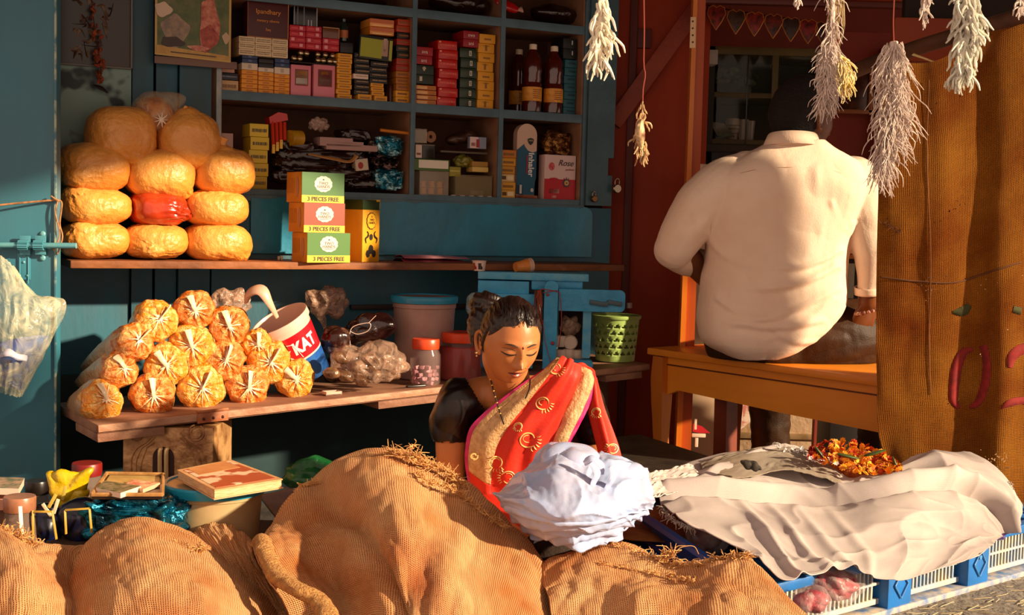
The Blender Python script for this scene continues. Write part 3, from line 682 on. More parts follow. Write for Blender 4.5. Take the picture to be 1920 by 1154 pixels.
# red packet of yellow tipped sticks
s, z = WP(524, 250, -.03)
t = thing('stick_packet', 'red packet of sticks with yellow ends leaning on the yellow boxes', 'packet', W(s, -.03, z - .05))
b = MB(); b.prism([(-.03, -.002), (.028, .012), (.024, .032), (-.004, .036), (-.034, .018)], Matrix.Translation(W(s, -.03, z + .03)) @ Matrix.Rotation(WROT, 4, 'Z'), .05); b.disp(lambda p: .0015 * nz(p, 60)); obj('packet_top', b, mat('#c01c0c', .25), t, smooth=False)
for i in range(4):
    b = MB(); a = W(s - .024 + i * .013, -.012 - .003 * i, z - .045 + i * .008); e = W(s - .022 + i * .013, -.035, z + .035); b.tube([a, a + (e - a) * .5, e], .0055, seg=8); o = obj('stick', b, mat('#c8300e', .35), t)
    if i < 3: b = MB(); b.box(a - Vector((0, 0, .006)), (.009, .009, .028), WROT, .001); obj('stick_tip', b, mat('#e8b83c', .5), o)
b = MB(); s, z = WP(550, 260, -.05); b.tube([W(s - .02, -.03, z), W(s + .022, -.045, z + .002)], .025, seg=24); o = obj('yellow_roll', b, mat('#c8961c', .4, c2='#a87812', vs=12)); tag(o, 'round yellow roll lying behind the red stick packet', 'roll')
crumple('crumpled_film', 'crumpled whitish plastic wrap above the black packets', 'plastic wrap', 597, 232, -.08, (.030, .02, .022), mat('#b89c8c', .3, c2='#8a6a5c', vs=30), seed=14, amp=.6, freq=50)
# black folded bags in layers
rnd = random.Random(12)
for i, (x0, x1, y0, y1) in enumerate(((512, 640, 318, 340), (516, 660, 300, 318), (520, 690, 284, 300), (528, 600, 266, 284), (600, 700, 316, 334), (690, 708, 262, 290), (650, 708, 338, 352), (640, 700, 245, 262))):
    s0, z0 = WP(x0, y1, -.03); s1, z1 = WP(x1, y0, -.03); zz = max(ZB + .001, z0)
    rows = []
    b = MB(); cx = (s0 + s1) / 2; hw = abs(s1 - s0) / 2; hh = max(.01, (z1 - zz) / 2)
    t = bmesh.new(); bmesh.ops.create_icosphere(t, subdivisions=4, radius=1)
    for v in t.verts:
        q = v.co; f = lambda a: math.copysign(abs(a) ** .45, a)
        p = Vector((f(q.x) * hw, f(q.y) * .045, f(q.z) * hh)); p += q * .006 * (abs(nz(p, 45, i * 3)) * 3 - .6)
        v.co = W(cx + p.x, -.075 + p.y, max(zz + hh + p.z - p.x * .04 * (1 if i % 2 else -1), ZB + .0005))
    b.add(t); o = obj('black_packet', b, M_black)
    tag(o, ('black plastic packet on the cabinet floor behind the stacked tea boxes', 'black plastic packet, second layer of the heap behind the green box', 'long black plastic packet on top of the heap right of the yellow boxes', 'small black packet tucked below the yellow roll', 'black packet in the heap left of the white tea cup box', 'black packet squeezed beside the upper blue foil', 'flat black packet on the cabinet floor left of the lower blue foil', 'black packet lying on the white papers')[i], 'packet')
for i, (x0, x1, y0, y1) in enumerate(((600, 662, 260, 267), (600, 682, 267, 273), (612, 708, 274, 280))):
    s0, z0 = WP(x0, y1, -.025); s1, z1 = WP(x1, y0, -.025); b = MB(); wbox(b, s0, s1, -.1, -.025, z0, z1, .001); o = obj('paper_pad', b, mat('#b08c84', .7)); tag(o, ('short folded sheet of pale paper, topmost of the paper layers', 'pale paper pad in the middle of the paper layers', 'long thin pale paper at the bottom of the paper layers')[i], 'paper')
b = MB(); p = [WP(578, 289, -.02), WP(620, 297, -.02), WP(655, 303, -.02), WP(668, 292, -.02)]
b.tube([W(q[0], -.02, q[1]) for q in p], [.004, .007, .007, .010], seg=8, n=14, flat=.5); b.disp(lambda p: .002 * nz(p, 90)); o = obj('tan_packet', b, mat('#a87438', .35)); tag(o, 'tan twisted packet lying on the black plastic heap', 'packet')
t = carton('paper_cup_box', 'small white box with a red disc in the packet heap', 'box', *px_item(668, 692, 298, 320, -.02), -.02, .04, '#c8b49c', [], tilt=R(-8))
b = MB(); b.ell(Vector((-.007, -.0205, .016)), (.009, .001, .011), u=16, v=8); obj('red_disc', b, mat('#a01c14', .5), t, local=True)
def foil(name, label, px0, px1, y0, y1, n, seed, c='#1c6f88', c2='#9fd0d8', depth=.05):
    s0, z0 = WP(px0, y1, n); s1, z1 = WP(px1, y0, n); z0 = max(z0, ZB + .002); hw = (s1 - s0) / 2; hh = (z1 - z0) / 2
    t = bmesh.new(); bmesh.ops.create_icosphere(t, subdivisions=4, radius=1)
    for v in t.verts:
        q = v.co; f = lambda a: math.copysign(abs(a) ** .6, a); p = Vector((f(q.x) * hw, f(q.y) * depth / 2, f(q.z) * hh))
        p += q * .010 * (abs(nz((p.x * .5, p.y, p.z * 1.6), 60, seed)) * 2.4 - .6); v.co = W((s0 + s1) / 2 + p.x, n - depth / 2 + p.y, max((z0 + z1) / 2 + p.z, z0))
    b = MB(); b.add(t); o = obj(name, b, mat(c, .16, metal=.75, c2=c2, vs=45, lo=.5, hi=.62, bump=.8, bs=70)); tag(o, label, 'foil packet'); return o
foil('blue_foil_packet', 'shiny blue foil packets beside the first divider, upper one', 708, 760, 256, 291, -.02, 2)
foil('blue_foil_packet', 'shiny blue foil packet on the cabinet floor beside the first divider', 704, 760, 318, 356, -.02, 5)
foil('black_foil_packet', 'black foil packet between the two blue foil packets', 700, 750, 291, 317, -.025, 9, '#120c0e', '#8a6a68')
b = MB(); b.tube([W(*(lambda q: (q[0], -.02, q[1]))(WP(713, 244, -.02))), W(*(lambda q: (q[0], -.02, q[1]))(WP(765, 250, -.02)))], .0055, seg=10); o = obj('orange_tube', b, mat('#c8761c', .4)); tag(o, 'thin orange roll above the upper blue foil packet', 'roll')
# middle compartment
M_clear = mat('#c8b8a0', .12, alpha=.30, spec=.7)
M_clear2 = mat('#a09068', .15, alpha=.42, spec=.7)
def tub(name, label, px0, px1, y0, y1, n, depth, m, lid=None, zb=None, lidh=.008):
    s0, s1, z0, z1 = px_item(px0, px1, y0, y1, n, zb); c = W((s0 + s1) / 2, n - depth / 2, z0); t = thing(name, label, 'container', c, WROT); w = s1 - s0; h = z1 - z0
    b = MB(); b.box((0, 0, .002), (w * .94, depth * .94, .004))
    for sx in (-1, 1): b.box((sx * w * .47, 0, h / 2), (.002, depth * .94, h))
    for sy in (-1, 1): b.box((0, sy * depth * .47, h / 2), (w * .94, .002, h))
    obj('container_body', b, m, t, local=True)
    b = MB(); b.box((0, 0, h + lidh / 2), (w, depth, lidh), None, .002); obj('lid', b, lid or m, t, local=True)
    return t, w, h
t, w_, h_ = tub('clear_tub', 'clear lidded tub holding yellow sweets', 786, 843, 322, 362, -.015, .09, M_clear, zb=ZB)
for i in range(6):
    b = MB(); x = -w_ * .28 + (i % 3) * w_ * .27; zz = .005 + (i // 3) * .022; b.lathe([(0, 0), (.010, 0), (.0095, .004), (.008, .010), (.0095, .016), (.010, .020), (0, .020)], Vector(t.location) + Matrix.Rotation(WROT, 3, 'Z') @ Vector((x, -.025 + .004 * (i % 2), zz)), 16)
    o = obj('yellow_sweet', b, mat('#f0941c', .45)); tag(o, 'yellow spool shaped sweet inside the clear tub', 'sweet', 'yellow sweets in the clear tub')
t, w_, h_ = tub('clear_tray', 'wide clear plastic box holding white cylinders', 852, 925, 332, 362, -.02, .10, M_clear2, zb=ZB, lidh=.006)
for i in range(2):
    b = MB(); c = W(WP(888 + i * 16, 353, -.04)[0], -.04, ZB + .013); b.tube([c - WT * .01, c + WT * (.016 if i == 0 else .001)], .008, seg=14); o = obj('white_cylinder', b, mat('#d8b8a4', .5)); tag(o, ('longer pale cylinder lying in the wide clear box', 'short round pale cylinder end in the wide clear box')[i], 'cylinder')
for i in range(5):
    b = MB(); s, z = WP(852 + i * 17, 366, .0); b.lathe([(0, 0), (.009, 0), (.009, .003), (0, .0035)], W(s, -.009, ZB + .0012), 16); o = obj('white_disc', b, mat('#b8a8a0', .5)); tag(o, 'small white disc lying on the cabinet front edge', 'disc', 'white discs on the cabinet edge')
zt = ZB + .052 + .013
t = carton('green_tub', 'green flat box with a large white label on the clear tub', 'box', *px_item(777, 843, 299, 320, -.012, ZX(810, 320, -.012)), -.012, .08, '#4a6a1c', [(.12, .2, .96, .92, '#e8dcc8')])
t = carton('black_case', 'black case with a white label at the left, on the green flat box', 'case', *px_item(779, 815, 271, 298, -.014), -.014, .07, '#1c1812', [(.0, .05, .32, .95, '#d8bca8'), (.05, .25, .27, .4, '#b04028'), (0, .93, 1, 1, '#6a5a48')], rough=.2)
t, w_, h_ = tub('clear_case', 'small clear case on the black case', 778, 801, 243, 268, -.014, .06, M_clear, lidh=.003)
b = MB(); s, z = WP(805, 257, -.04); T = Matrix.Translation(W(s, -.035, z)) @ Matrix.Rotation(WROT, 4, 'Z') @ Matrix.Rotation(PI / 2, 4, 'X')
b.lathe([(.006, -.008), (.019, -.008), (.019, .008), (.006, .008), (.006, -.008)], seg=24, M=T); o = obj('tape_roll', b, mat('#8a5426', .35)); tag(o, 'brown roll of tape beside the small clear case', 'tape')
carton('yellow_pack', 'flat yellow pack on the wide clear box, left one', 'packet', *px_item(843, 864, 313, 331, -.02), -.02, .05, '#9a8c20', [(0, .5, .9, .62, '#c8bc50')])
stack('pale_box', 'box', 'small box', 'of two on the wide clear box', 885, 915, 303, 323, [('#d8b458', 'pale yellow box'), ('#a87a24', 'mustard box')], zbase=None, n=-.02, depth=.05, seed=24)
crumple('olive_pouch', 'olive plastic pouch between the small boxes', 'pouch', 868, 302, -.05, (.035, .025, .022), mat('#5a5618', .2, c2='#a09840', vs=25), seed=31, amp=.4, freq=40)
b = MB(); wbox(b, SX(826, 288, -.03), SX(914, 288, -.03), -.09, -.03, ZX(870, 288, -.03), ZX(870, 284, -.03)); o = obj('grey_board', b, mat('#5a4a38', .5)); tag(o, 'thin grey board lying across the middle compartment', 'board')
crumple('dark_bag', 'dark crumpled bag on the thin grey board', 'bag', 866, 258, -.08, (.062, .03, .022), mat('#241612', .35, c2='#5a3a24', vs=20), seed=33, amp=.35, freq=25, rot=Matrix.Rotation(R(-14), 3, 'Y'))
carton('ticket_card', 'small white, red and blue card box on the thin grey board', 'card', *px_item(881, 912, 257, 279, -.028), -.028, .02, '#8a94a8', [(0, .02, .5, .98, '#e0c4bc'), (.38, .1, .58, .8, '#a82c30'), (.08, .2, .34, .5, '#c87870')])
# right compartment
stack('small_box', 'box', 'small box', 'in the stack beside the inhaler box', 938, 966, 281, 366, [('#d8a03c', 'pale barcoded box'), ('#d89a20', 'yellow box'), ('#d8b070', 'pale barcoded box'), ('#c88c1c', 'yellow box'), ('#d8961c', 'yellow box'), ('#c87414', 'orange box')], n=-.01, zbase=ZB, marks=lambda i: ([(.15, .3, .42, .75, '#5a3a14'), (.5, .25, .9, .8, '#e8d4a8')] if i in (0, 2) else [(.15, .3, .85, .6, '#8a5a10')]), seed=27, jig=.003)
# inhaler display
s0, s1, z0, z1 = px_item(969, 1006, 231, 353, -.02)
zc = ZB + .012; o = MB(); wbox(o, s0 - .004, s1 + .004, -.07, -.012, ZB + .0003, zc); o = obj('amber_tray', o, mat('#5a2410', .3, c2='#8a4418', vs=30)); tag(o, 'brown tray lying under the tall inhaler box', 'tray')
t = thing('inhaler_box', 'tall blue inhaler display box with a round white top', 'display box', W((s0 + s1) / 2, -.035, zc), WROT)
w_ = s1 - s0; h_ = z1 - zc - .002; r_ = w_ / 2
body = [(-r_, .0), (r_ * .85, 0), (r_ * .9, h_ * .2), (r_, h_ * .25), (r_, h_ - r_)] + [(r_ * math.cos(a), h_ - r_ + r_ * math.sin(a)) for a in np.linspace(.05, PI - .05, 18)] + [(-r_, h_ - r_)]
b = MB(); b.prism(body, Matrix.Translation((0, -.015, 0)), .03); obj('box_body', b, mat('#d8b49c', .35), t, local=True, smooth=False)
b = MB(); hb = h_ - r_ * 2.4
b.prism([(-r_ * .3, 0.001), (r_ * .83, 0.001), (r_ * .88, h_ * .2), (r_ * .98, h_ * .25), (r_ * .98, hb), (r_ * .6, hb - .006), (r_ * .1, hb), (-r_ * .25, hb + .016), (-r_ * .3, hb + .022), (-r_, hb + .001), (-r_, .035), (-r_ * .3, .03)], Matrix.Translation((0, -.0162, 0)), .0012); obj('blue_front', b, mat('#0f5470', .3), t, local=True, smooth=False)
b = MB(); b.prism([(-r_, .002), (-r_ * .3, .0), (-r_ * .3, hb), (-r_, hb)], Matrix.Translation((0, -.0158, 0)), .0008); obj('dark_side', b, mat('#0c3040', .35), t, local=True, smooth=False)
b = MB(); cx, cz, q = r_ * .35, h_ - r_ * 1.55, .0125
b.prism([(cx - q, cz + q * .5), (cx - q * .5, cz + q * .8), (cx, cz + q * .9), (cx + q * .5, cz + q * .8), (cx + q, cz + q * .5), (cx + q * .7, cz - q * .5), (cx, cz - q * 1.1), (cx - q * .7, cz - q * .5)], Matrix.Translation((0, -.0172, 0)), .0012); o = obj('shield_mark', b, mat('#1c2c1c', .4), t, local=True, smooth=False)
text('VICKS', .0062, face_T(Vector((cx, -.0178, cz + .002)), 0), mat('#c8b48c', .4), t).data.transform(MATS[t.name]) if False else None
def ltext(body, size, loc, m, t, rz=0., extra=None, **k):
    M = MATS[t.name]; T = M @ face_T(Vector(loc), rz, extra=extra); return text(body, size, T, m, t, **k)
ltext('VICKS', .0062, (cx, -.0178, cz + .002), mat('#d8c49c', .4), t)
ltext('Inhaler', .030, (r_ * .42, -.0176, h_ * .43), mat('#f0e8e0', .4), t, extra=Matrix.Rotation(-PI / 2, 4, 'Z'), bold=.0006)
b = MB(); b.box((r_ * .02, -.0174, h_ * .43), (.004, .001, .062)); obj('red_line', b, mat('#b01c20', .4), t, local=True, smooth=False)
b = MB(); b.box((-r_ * .55, -.0168, .02), (.008, .001, .03)); obj('white_patch', b, mat('#c8c4c0', .4), t, local=True, smooth=False); b = MB(); b.ell(Vector((r_ * .6, -.017, .018)), (.006, .001, .007), u=12, v=6); obj('white_patch', b, mat('#c8c4c0', .4), t, local=True, smooth=False)
# rose box
s0, s1, z0, z1 = px_item(1021, 1079, 291, 369, -.015, ZB)
t = carton('rose_box', 'white and red rose perfume box with a starburst seal', 'box', s0, s1, z0, z1, -.015, .045, '#e4c4bc', [(0, 0, 1, .46, '#c01424'), (.15, .14, .48, .24, '#e8b8a8')])
w_, h_ = s1 - s0, z1 - z0
ltext('Rose', .030, (w_ * .16, -.0245, h_ * .82), mat('#3a1010', .4), t, shear=.35)
ltext('perfume', .010, (w_ * .3, -.0245, h_ * .68), mat('#a03028', .4), t, shear=.2)
b = MB(); b.ell(Vector((-w_ * .28, -.023, h_ * .74)), (.012, .0012, .014), u=16, v=8); o = obj('rose_picture', b, mat('#c02838', .5, c2='#e06a70', vs=150), t, local=True)
b = MB(); b.ell(Vector((-w_ * .2, -.0226, h_ * .44)), (.022, .0012, .008), u=16, v=8); obj('red_arch', b, mat('#c01424', .5), t, local=True)
def star(cx, cz, r1, r2, k, y, m, nm, t):
    b = MB(); pl = [((r1 if i % 2 else r2) * math.cos(PI * i / k) + cx, (r1 if i % 2 else r2) * math.sin(PI * i / k) + cz) for i in range(2 * k)]
    b.prism(pl, Matrix.Translation((0, y, 0)), .001); return obj(nm, b, m, t, local=True, smooth=False)
star(w_ * .2, h_ * .38, .012, .021, 12, -.0242, mat('#8a1420', .5), 'starburst_seal', t)
b = MB(); b.lathe([(0, 0), (.0125, 0), (.0125, .001), (0, .001)], M=Matrix.Translation((w_ * .2, -.0243, h_ * .38)) @ Matrix.Rotation(PI / 2, 4, 'X'), seg=24); obj('seal_ring', b, mat('#24505c', .5), t, local=True)
b = MB(); b.lathe([(0, 0), (.009, 0), (.009, .001), (0, .001)], M=Matrix.Translation((w_ * .2, -.0255, h_ * .38)) @ Matrix.Rotation(PI / 2, 4, 'X'), seg=24); obj('seal_centre', b, mat('#e0b060', .5), t, local=True)
star(w_ * .2, h_ * .38, .002, .006, 3, -.0268, mat('#5a3a1c', .5), 'seal_emblem', t)
ltext('180', .013, (-w_ * .2, -.0245, h_ * .06), mat('#e8c8a8', .4), t, shear=.2)
o = foil('brown_packet', 'brown wrapped packet standing on the rose box', 1022, 1076, 249, 290, -.03, 17, '#5a3014', '#a8783c'); o['category'] = 'packet'
# padlocks by the cabinet jamb
def padlock(label, px, py, n, m, rr):
    s, z = WP(px, py, n); t = thing('padlock', label, 'padlock', W(s, n, z - rr), WROT)
    b = MB(); T = Matrix.Translation(W(s, n, z)) @ Matrix.Rotation(WROT, 4, 'Z') @ Matrix.Rotation(PI / 2, 4, 'X'); b.lathe([(0, .006), (rr * .8, .006), (rr, .003), (rr, -.003), (rr * .8, -.006), (0, -.006)], seg=24, M=T); obj('lock_body', b, m, t)
    b = MB(); b.tube([W(s - rr * .5, n, z + rr * .7), W(s - rr * .5, n, z + rr * 1.7), W(s, n, z + rr * 2.1), W(s + rr * .5, n, z + rr * 1.7), W(s + rr * .5, n, z + rr * .7)], .0022, seg=8, n=14); obj('shackle', b, mat('#8a7a68', .25, metal=.9), t)
padlock('small round brass padlock hanging on the cabinet jamb', 1114, 373, .024, mat('#6a4a2c', .3, metal=.8), .012)
padlock('larger steel padlock hanging right of the cabinet jamb', 1157, 354, .035, mat('#8a7a68', .22, metal=.9), .017)
# ================================================================ stacked bags on the plank
M_bag = mat('#eea552', .36, c2='#dc8c34', vs=9, bump=.5, bs=75, spec=.5, coat=.15)
M_bagR = mat('#c0421c', .25, c2='#a82c10', vs=6, bump=.2, bs=40, spec=.6, coat=.3)
def sack_bag(label, px, py, w, h, m, knot=None, seed=0, n=.13, grp='orange filled plastic bags', dirn=None, zb=None, pw=.62, creases=1.):
    s, z = WP(px, py, n); sc = (W(s, n, z) - CO).length / FPX; hw, hh = w / 2 * sc, h / 2 * sc; dep = .10
    c = W(s, n, z); t = bmesh.new(); bmesh.ops.create_icosphere(t, subdivisions=5, radius=1); kd = Vector(dirn) if dirn else None
    if kd: kd.normalize()
    rn = random.Random(seed)
    for v in t.verts:
        q = v.co.copy(); e = pw; f = lambda a: math.copysign(abs(a) ** e, a)
        p = Vector((f(q.x) * hw, f(q.y) * dep, f(q.z) * hh)); l = p.length; mxl = max(abs(p.x) / hw, abs(p.z) / hh, abs(p.y) / dep)
        # pull towards round corners
        rr = (abs(q.x) ** 2.6 + abs(q.y) ** 2.6 + abs(q.z) ** 2.6) ** (-1 / 2.6)
        p = Vector((q.x * rr * hw, q.y * rr * dep, q.z * rr * hh))
        d = .006 * nz(p, 14, seed) + .0016 * (abs(nz((p.x * 40 + p.z * 18, p.y * 30, p.z * 22 - p.x * 12), 1., seed)) * 2) + .0009 * nz(p, 90, seed)
        if kd:
            a = q.dot(kd); ang = math.atan2(q.cross(kd).x + q.cross(kd).z * 1.3, q.y)
            k = max(0, a) ** 2.2; perp = (q - kd * a); th = math.atan2(perp.dot(kd.orthogonal()), perp.dot(kd.cross(kd.orthogonal())))
            d += creases * k * (.0042 * abs(math.sin(th * 9 + seed + 2 * nz(p, 20))) - .002)
            if a > .93: d += (a - .93) / .07 * .012
        p += q * d
        p.z = max(p.z, -hh)
        v.co = W(s + p.x, n - p.y, z + p.z)
    b = MB(); b.add(t)
    o = thing('filled_bag', label, 'bag', W(s, n, z - hh), WROT, grp)
    obj('bag_body', b, m, o)
    if kd and knot:
        tip = W(s + kd.x * hw * .96, n - kd.y * dep * .96, z + kd.z * hh * .96); kv = (WT * kd.x + WN * (-kd.y) + Vector((0, 0, kd.z))).normalized(); b = MB()
        L_ = knot * sc
        b.tube([tip - kv * .006, tip + kv * L_ * .3, tip + kv * L_ * .7, tip + kv * L_ + WT * .004], [.013, .007, .012, .014], seg=12, n=14, flat=.55); b.disp(lambda p: .003 * nz(p, 90, seed)); obj('knot', b, m, o)
    return o
ok = lambda x, y, z: (x, y, z)
B = [
 ('orange filled bag, leftmost in the bottom row, behind the bolt tip', 176, 451, 118, 66, (-.4, -.6, .7), 0),
 ('orange filled bag, middle of the bottom row under the red bag', 290, 452, 113, 66, (-.2, -.8, -.5), 0),
 ('orange filled bag with a pointed lower corner, right end of the bottom row', 406, 454, 120, 70, (.6, -.3, -.75), 12),
 ('orange filled bag directly above the leftmost bottom bag', 178, 388, 123, 66, (-.5, -.4, .6), 0),
 ('orange filled bag at the right end of the second row, beside the red bag', 403, 391, 114, 66, (0, -.4, .9), 0),
 ('orange filled bag at the left end of the third row', 176, 315, 122, 88, (-.6, -.7, -.4), 0),
 ('orange filled bag in the middle of the third row', 298, 327, 122, 90, (.7, -.2, -.8), 8),
 ('orange filled bag with a twisted knotted top, right end of the third row', 417, 323, 112, 86, (-.05, -.25, .95), 22),
 ('large round orange bag, left one of the fourth row', 227, 257, 120, 108, (.25, -.6, -.8), 10),
 ('large round orange bag with a gathered top, right one of the fourth row', 352, 268, 110, 108, (-.1, -.3, .9), 14)]
for i, (lb, px, py, w_, h_, kd, kn) in enumerate(B):
    sack_bag(lb, px, py, w_, h_, M_bag, kn, seed=i * 3 + 1, dirn=kd, n=.13 if i < 8 else .12)
sack_bag('shiny dark red plastic bag between orange bags in the second row', 294, 391, 100, 66, M_bagR, 14, seed=60, dirn=(.85, -.45, -.25), grp=None, creases=2.2)
# clear bag on the summit
s, z = WP(290, 212, .12)
t = thing('snack_bag', 'clear bag of orange snacks on the very top of the stack', 'bag', W(s, .12, z - .06), WROT)
M_snack = mat('#e08a1c', .4, c2='#a83c0c', vs=42, bump=.9, bs=80, lo=.42, hi=.6)
b = MB(); b.ell(W(s - .004, .12, z - .006), (.058, .05, .052), u=32, v=24); b.disp(lambda p: .004 * nz(p, 50)); obj('snack_filling', b, mat('#c8782c', .45, c2='#8a2c0c', vs=38, bump=.8, bs=70, lo=.42, hi=.62), t)
b = MB(); G = []
tb = bmesh.new(); bmesh.ops.create_icosphere(tb, subdivisions=4, radius=1)
for v in tb.verts:
    q = v.co.copy(); p = Vector((q.x * .066, q.y * .056, q.z * .062))
    if q.x > .3 and q.z > .1: p += Vector((.045, 0, .012)) * max(0, q.x * q.z * 1.8) ** 1.5
    p += q * .004 * nz(p, 40); v.co = W(s + p.x, .12 - p.y, z + p.z)
b.add(tb); obj('clear_film', b, film('#e8c89c', .30, .12), t)
b = MB()
for k in range(9):
    a = k * .7; b.tube([W(s + .008, .178, z - .022), W(s + .008 + .022 * math.cos(a), .172, z - .022 + .022 * math.sin(a))], [.003, .001], seg=6, flat=.5)
obj('gathered_knot', b, mat('#f0dcc0', .25, spec=.7), t)

# ================================================================ tea boxes on the plank
M_logo = mat('#eccfc0', .5); M_ltx = mat('#3a3020', .5); M_dk = mat('#241a10', .5)
def scallop(cx, cz, rx, rz_, k=12, amp=.07, n_=60):
    return [((1 + amp * abs(math.sin(a * k / 2)) - amp) * rx * math.cos(a) + cx, (1 + amp * abs(math.sin(a * k / 2)) - amp) * rz_ * math.sin(a) + cz) for a in np.linspace(0, 2 * PI, n_, endpoint=False)]
def teabox(label, x0, x1, yt, yb, sidex, c, n, z0=None):
    s0, s1, zz0, zz1 = px_item(x0, x1, yt, yb, n, z0); w = s1 - s0; h = zz1 - zz0; dp = .10; yaw = R(9)
    cen = W((s0 + s1) / 2, n, zz0); t = thing('tea_box', label, 'box', cen, WROT + yaw, None)
    b = MB(); b.box((0, dp / 2, h / 2), (w, dp, h), None, .001); obj('carton_body', b, mat('#c8862c', .5, c2='#b87622', vs=14), t, local=True)
    b = MB(); b.box((0, -.0005, h * .62), (w * .998, .0016, h * .76)); obj('front_panel', b, mat(c, .4), t, local=True, smooth=False)
    b = MB(); b.box((0, -.0006, h * .12), (w * .998, .0018, h * .24)); obj('yellow_band', b, mat('#f2bc1c', .4), t, local=True, smooth=False)
    b = MB(); b.prism(scallop(0, h * .62, .030, .024), Matrix.Translation((0, -.002, 0)), .0012); o = obj('round_emblem', b, M_logo, t, local=True, smooth=False)
    ltext('TWO', .0125, (0, -.0024, h * .64), mat('#6a5c50', .5), t); ltext('HANDS', .0125, (0, -.0024, h * .53), mat('#6a5c50', .5), t)
    b = MB(); b.prism([(-.004, h * .745), (.004, h * .745), (0, h * .80)], Matrix.Translation((0, -.0024, 0)), .001); b.box((0, -.0024, h * .45), (.03, .001, .001)); obj('emblem_peak', b, M_dk, t, local=True, smooth=False)
    ltext('3 PIECES FREE', .0172, (0, -.0022, h * .115), M_dk, t, bold=.0003)
    b = MB(); b.prism(scallop(0, h * .5, .011, .030), Matrix.Translation((-w / 2 - .0016, dp * .28, 0)) @ Matrix.Rotation(-PI / 2, 4, 'Z'), .0012); obj('side_emblem', b, mat('#b07a5a', .5), t, local=True, smooth=False)
    b = MB(); 
    for k in range(5): b.box((-w / 2 - .0006, dp * (.5 + k * .1), h * .55), (.001, .0012, h * .5))
    obj('side_print', b, mat('#a06420', .5), t, local=True, smooth=False)
    b = MB(); b.tube([(-w / 2 + .01 + .01 * k, -.0024, .003 + .003 * math.sin(k)) for k in range(3)], .0004); 
    return t, zz1
n0 = .262
_, za = teabox('green tea box with a yellow band, bottom of three, on the plank', 573, 659, 437, 493, 543, '#3f7020', n0, ZS)
_, za = teabox('red brown tea box with a yellow band, middle of three', 567, 649, 381, 437, 522, '#8a3008', n0 - .005, za + .0006)
_, za = teabox('green tea box with a yellow band, topmost of three', 563, 648, 324, 382, 520, '#2f6418', n0 - .008, za + .0006)
# tall yellow tea box, corner to the street
c0 = WP(710, 486, .15); cen = W(c0[0], .15, ZS)
t = thing('tall_tea_box', 'tall yellow tea box with a dark green top band, corner facing forward', 'box', cen, WROT + R(34))
wL, wR, hT = .088, .068, WP(715, 376, .15)[1] - ZS
# local frame: corner at origin, left face along -x (facing -y), right face along +y side
b = MB(); b.box((-wL / 2, wR / 2, hT * .42), (wL, wR, hT * .84), None, .001); obj('carton_body', b, mat('#e09c1c', .45, c2='#d89018', vs=10), t, local=True)
b = MB(); b.box((-wL / 2, wR / 2, hT * .92), (wL * 1.002, wR * 1.002, hT * .16), None, .001); obj('green_band', b, mat('#22380f', .4), t, local=True)
b = MB(); b.box((.0006, wR / 2, hT * .5), (.0016, wR * .98, hT * .98)); b.box((-wL * .1, wR * .5, hT * .99), (wL * .2, wR * 1.02, hT * .03)); obj('right_face', b, mat('#f2b81c', .4), t, local=True, smooth=False)
b = MB(); b.prism([(0, hT * .86), (wR, hT * .83), (wR, hT * .97), (wR * .3, hT * .95), (0, hT * 1.01)], Matrix.Translation((.0022, 0, 0)) @ Matrix.Rotation(PI / 2, 4, 'Z'), .0012); obj('glossy_top_flap', b, mat('#d8cc70', .15, spec=.8), t, local=True, smooth=False)
M_br = mat('#5a3210', .5)
for (cx, cz, q, fr) in ((-wL * .5, hT * .66, .026, 'L'), (wR * .5, hT * .66, .022, 'R')):
    T = Matrix.Translation((0, -.0014, 0)) if fr == 'L' else Matrix.Translation((.0026, 0, 0)) @ Matrix.Rotation(PI / 2, 4, 'Z')
    b = MB(); b.prism(scallop(cx, cz, q, q * 1.05), T, .001); obj('emblem_ring', b, M_br, t, local=True, smooth=False)
    T2 = Matrix.Translation((0, -.0024, 0)) if fr == 'L' else Matrix.Translation((.0036, 0, 0)) @ Matrix.Rotation(PI / 2, 4, 'Z')
    b = MB(); b.prism(scallop(cx, cz, q * .88, q * .92), T2, .001); obj('emblem_field', b, mat('#eaae28', .45), t, local=True, smooth=False)
    for wd, dz in (('TWO', .003), ('HANDS', -.006)):
        if fr == 'L': ltext(wd, .010, (cx, -.003, cz + dz), M_br, t)
        else: text(wd, .009, MATS[t.name] @ Matrix.Translation((.0042, cx, cz + dz)) @ Matrix.Rotation(PI / 2, 4, 'Z') @ Matrix.Rotation(PI / 2, 4, 'X'), M_br, t)
    if fr == 'L': ltext('A', .008, (cx, -.003, cz + .013), M_br, t)
T = Matrix.Translation((0, -.0016, 0)); b = MB()
b.prism(scallop(-wL * .5, hT * .40, .009, .010, 6), T, .001)
for sg in (-1, 1):
    pts = [(sg * .026, .30), (sg * .030, .37), (sg * .018, .41), (sg * .016, .46), (sg * .022, .49), (sg * .017, .47)]
    b.tube([Vector((-wL * .5 + a, -.002, hT * z_)) for a, z_ in pts], [.001, .0025, .003, .0015, .0015, .0006], seg=6, n=20)
for (dx, dz, q) in ((0, .20, .0125), (-.016, .13, .010), (.016, .13, .010)): b.prism(scallop(-wL * .5 + dx, hT * dz, q, q * 1.15, 5), T, .001)
obj('dark_drawings', b, mat('#241a14', .5), t, local=True, smooth=False)
b = MB(); T2 = Matrix.Translation((.0026, 0, 0)) @ Matrix.Rotation(PI / 2, 4, 'Z')
b.prism([(wR * .5, hT * .47), (wR * .5 + .006, hT * .43), (wR * .5, hT * .38), (wR * .5 - .006, hT * .43)], T2, .001); obj('red_diamond', b, mat('#b0341c', .5), t, local=True, smooth=False)
b = MB()
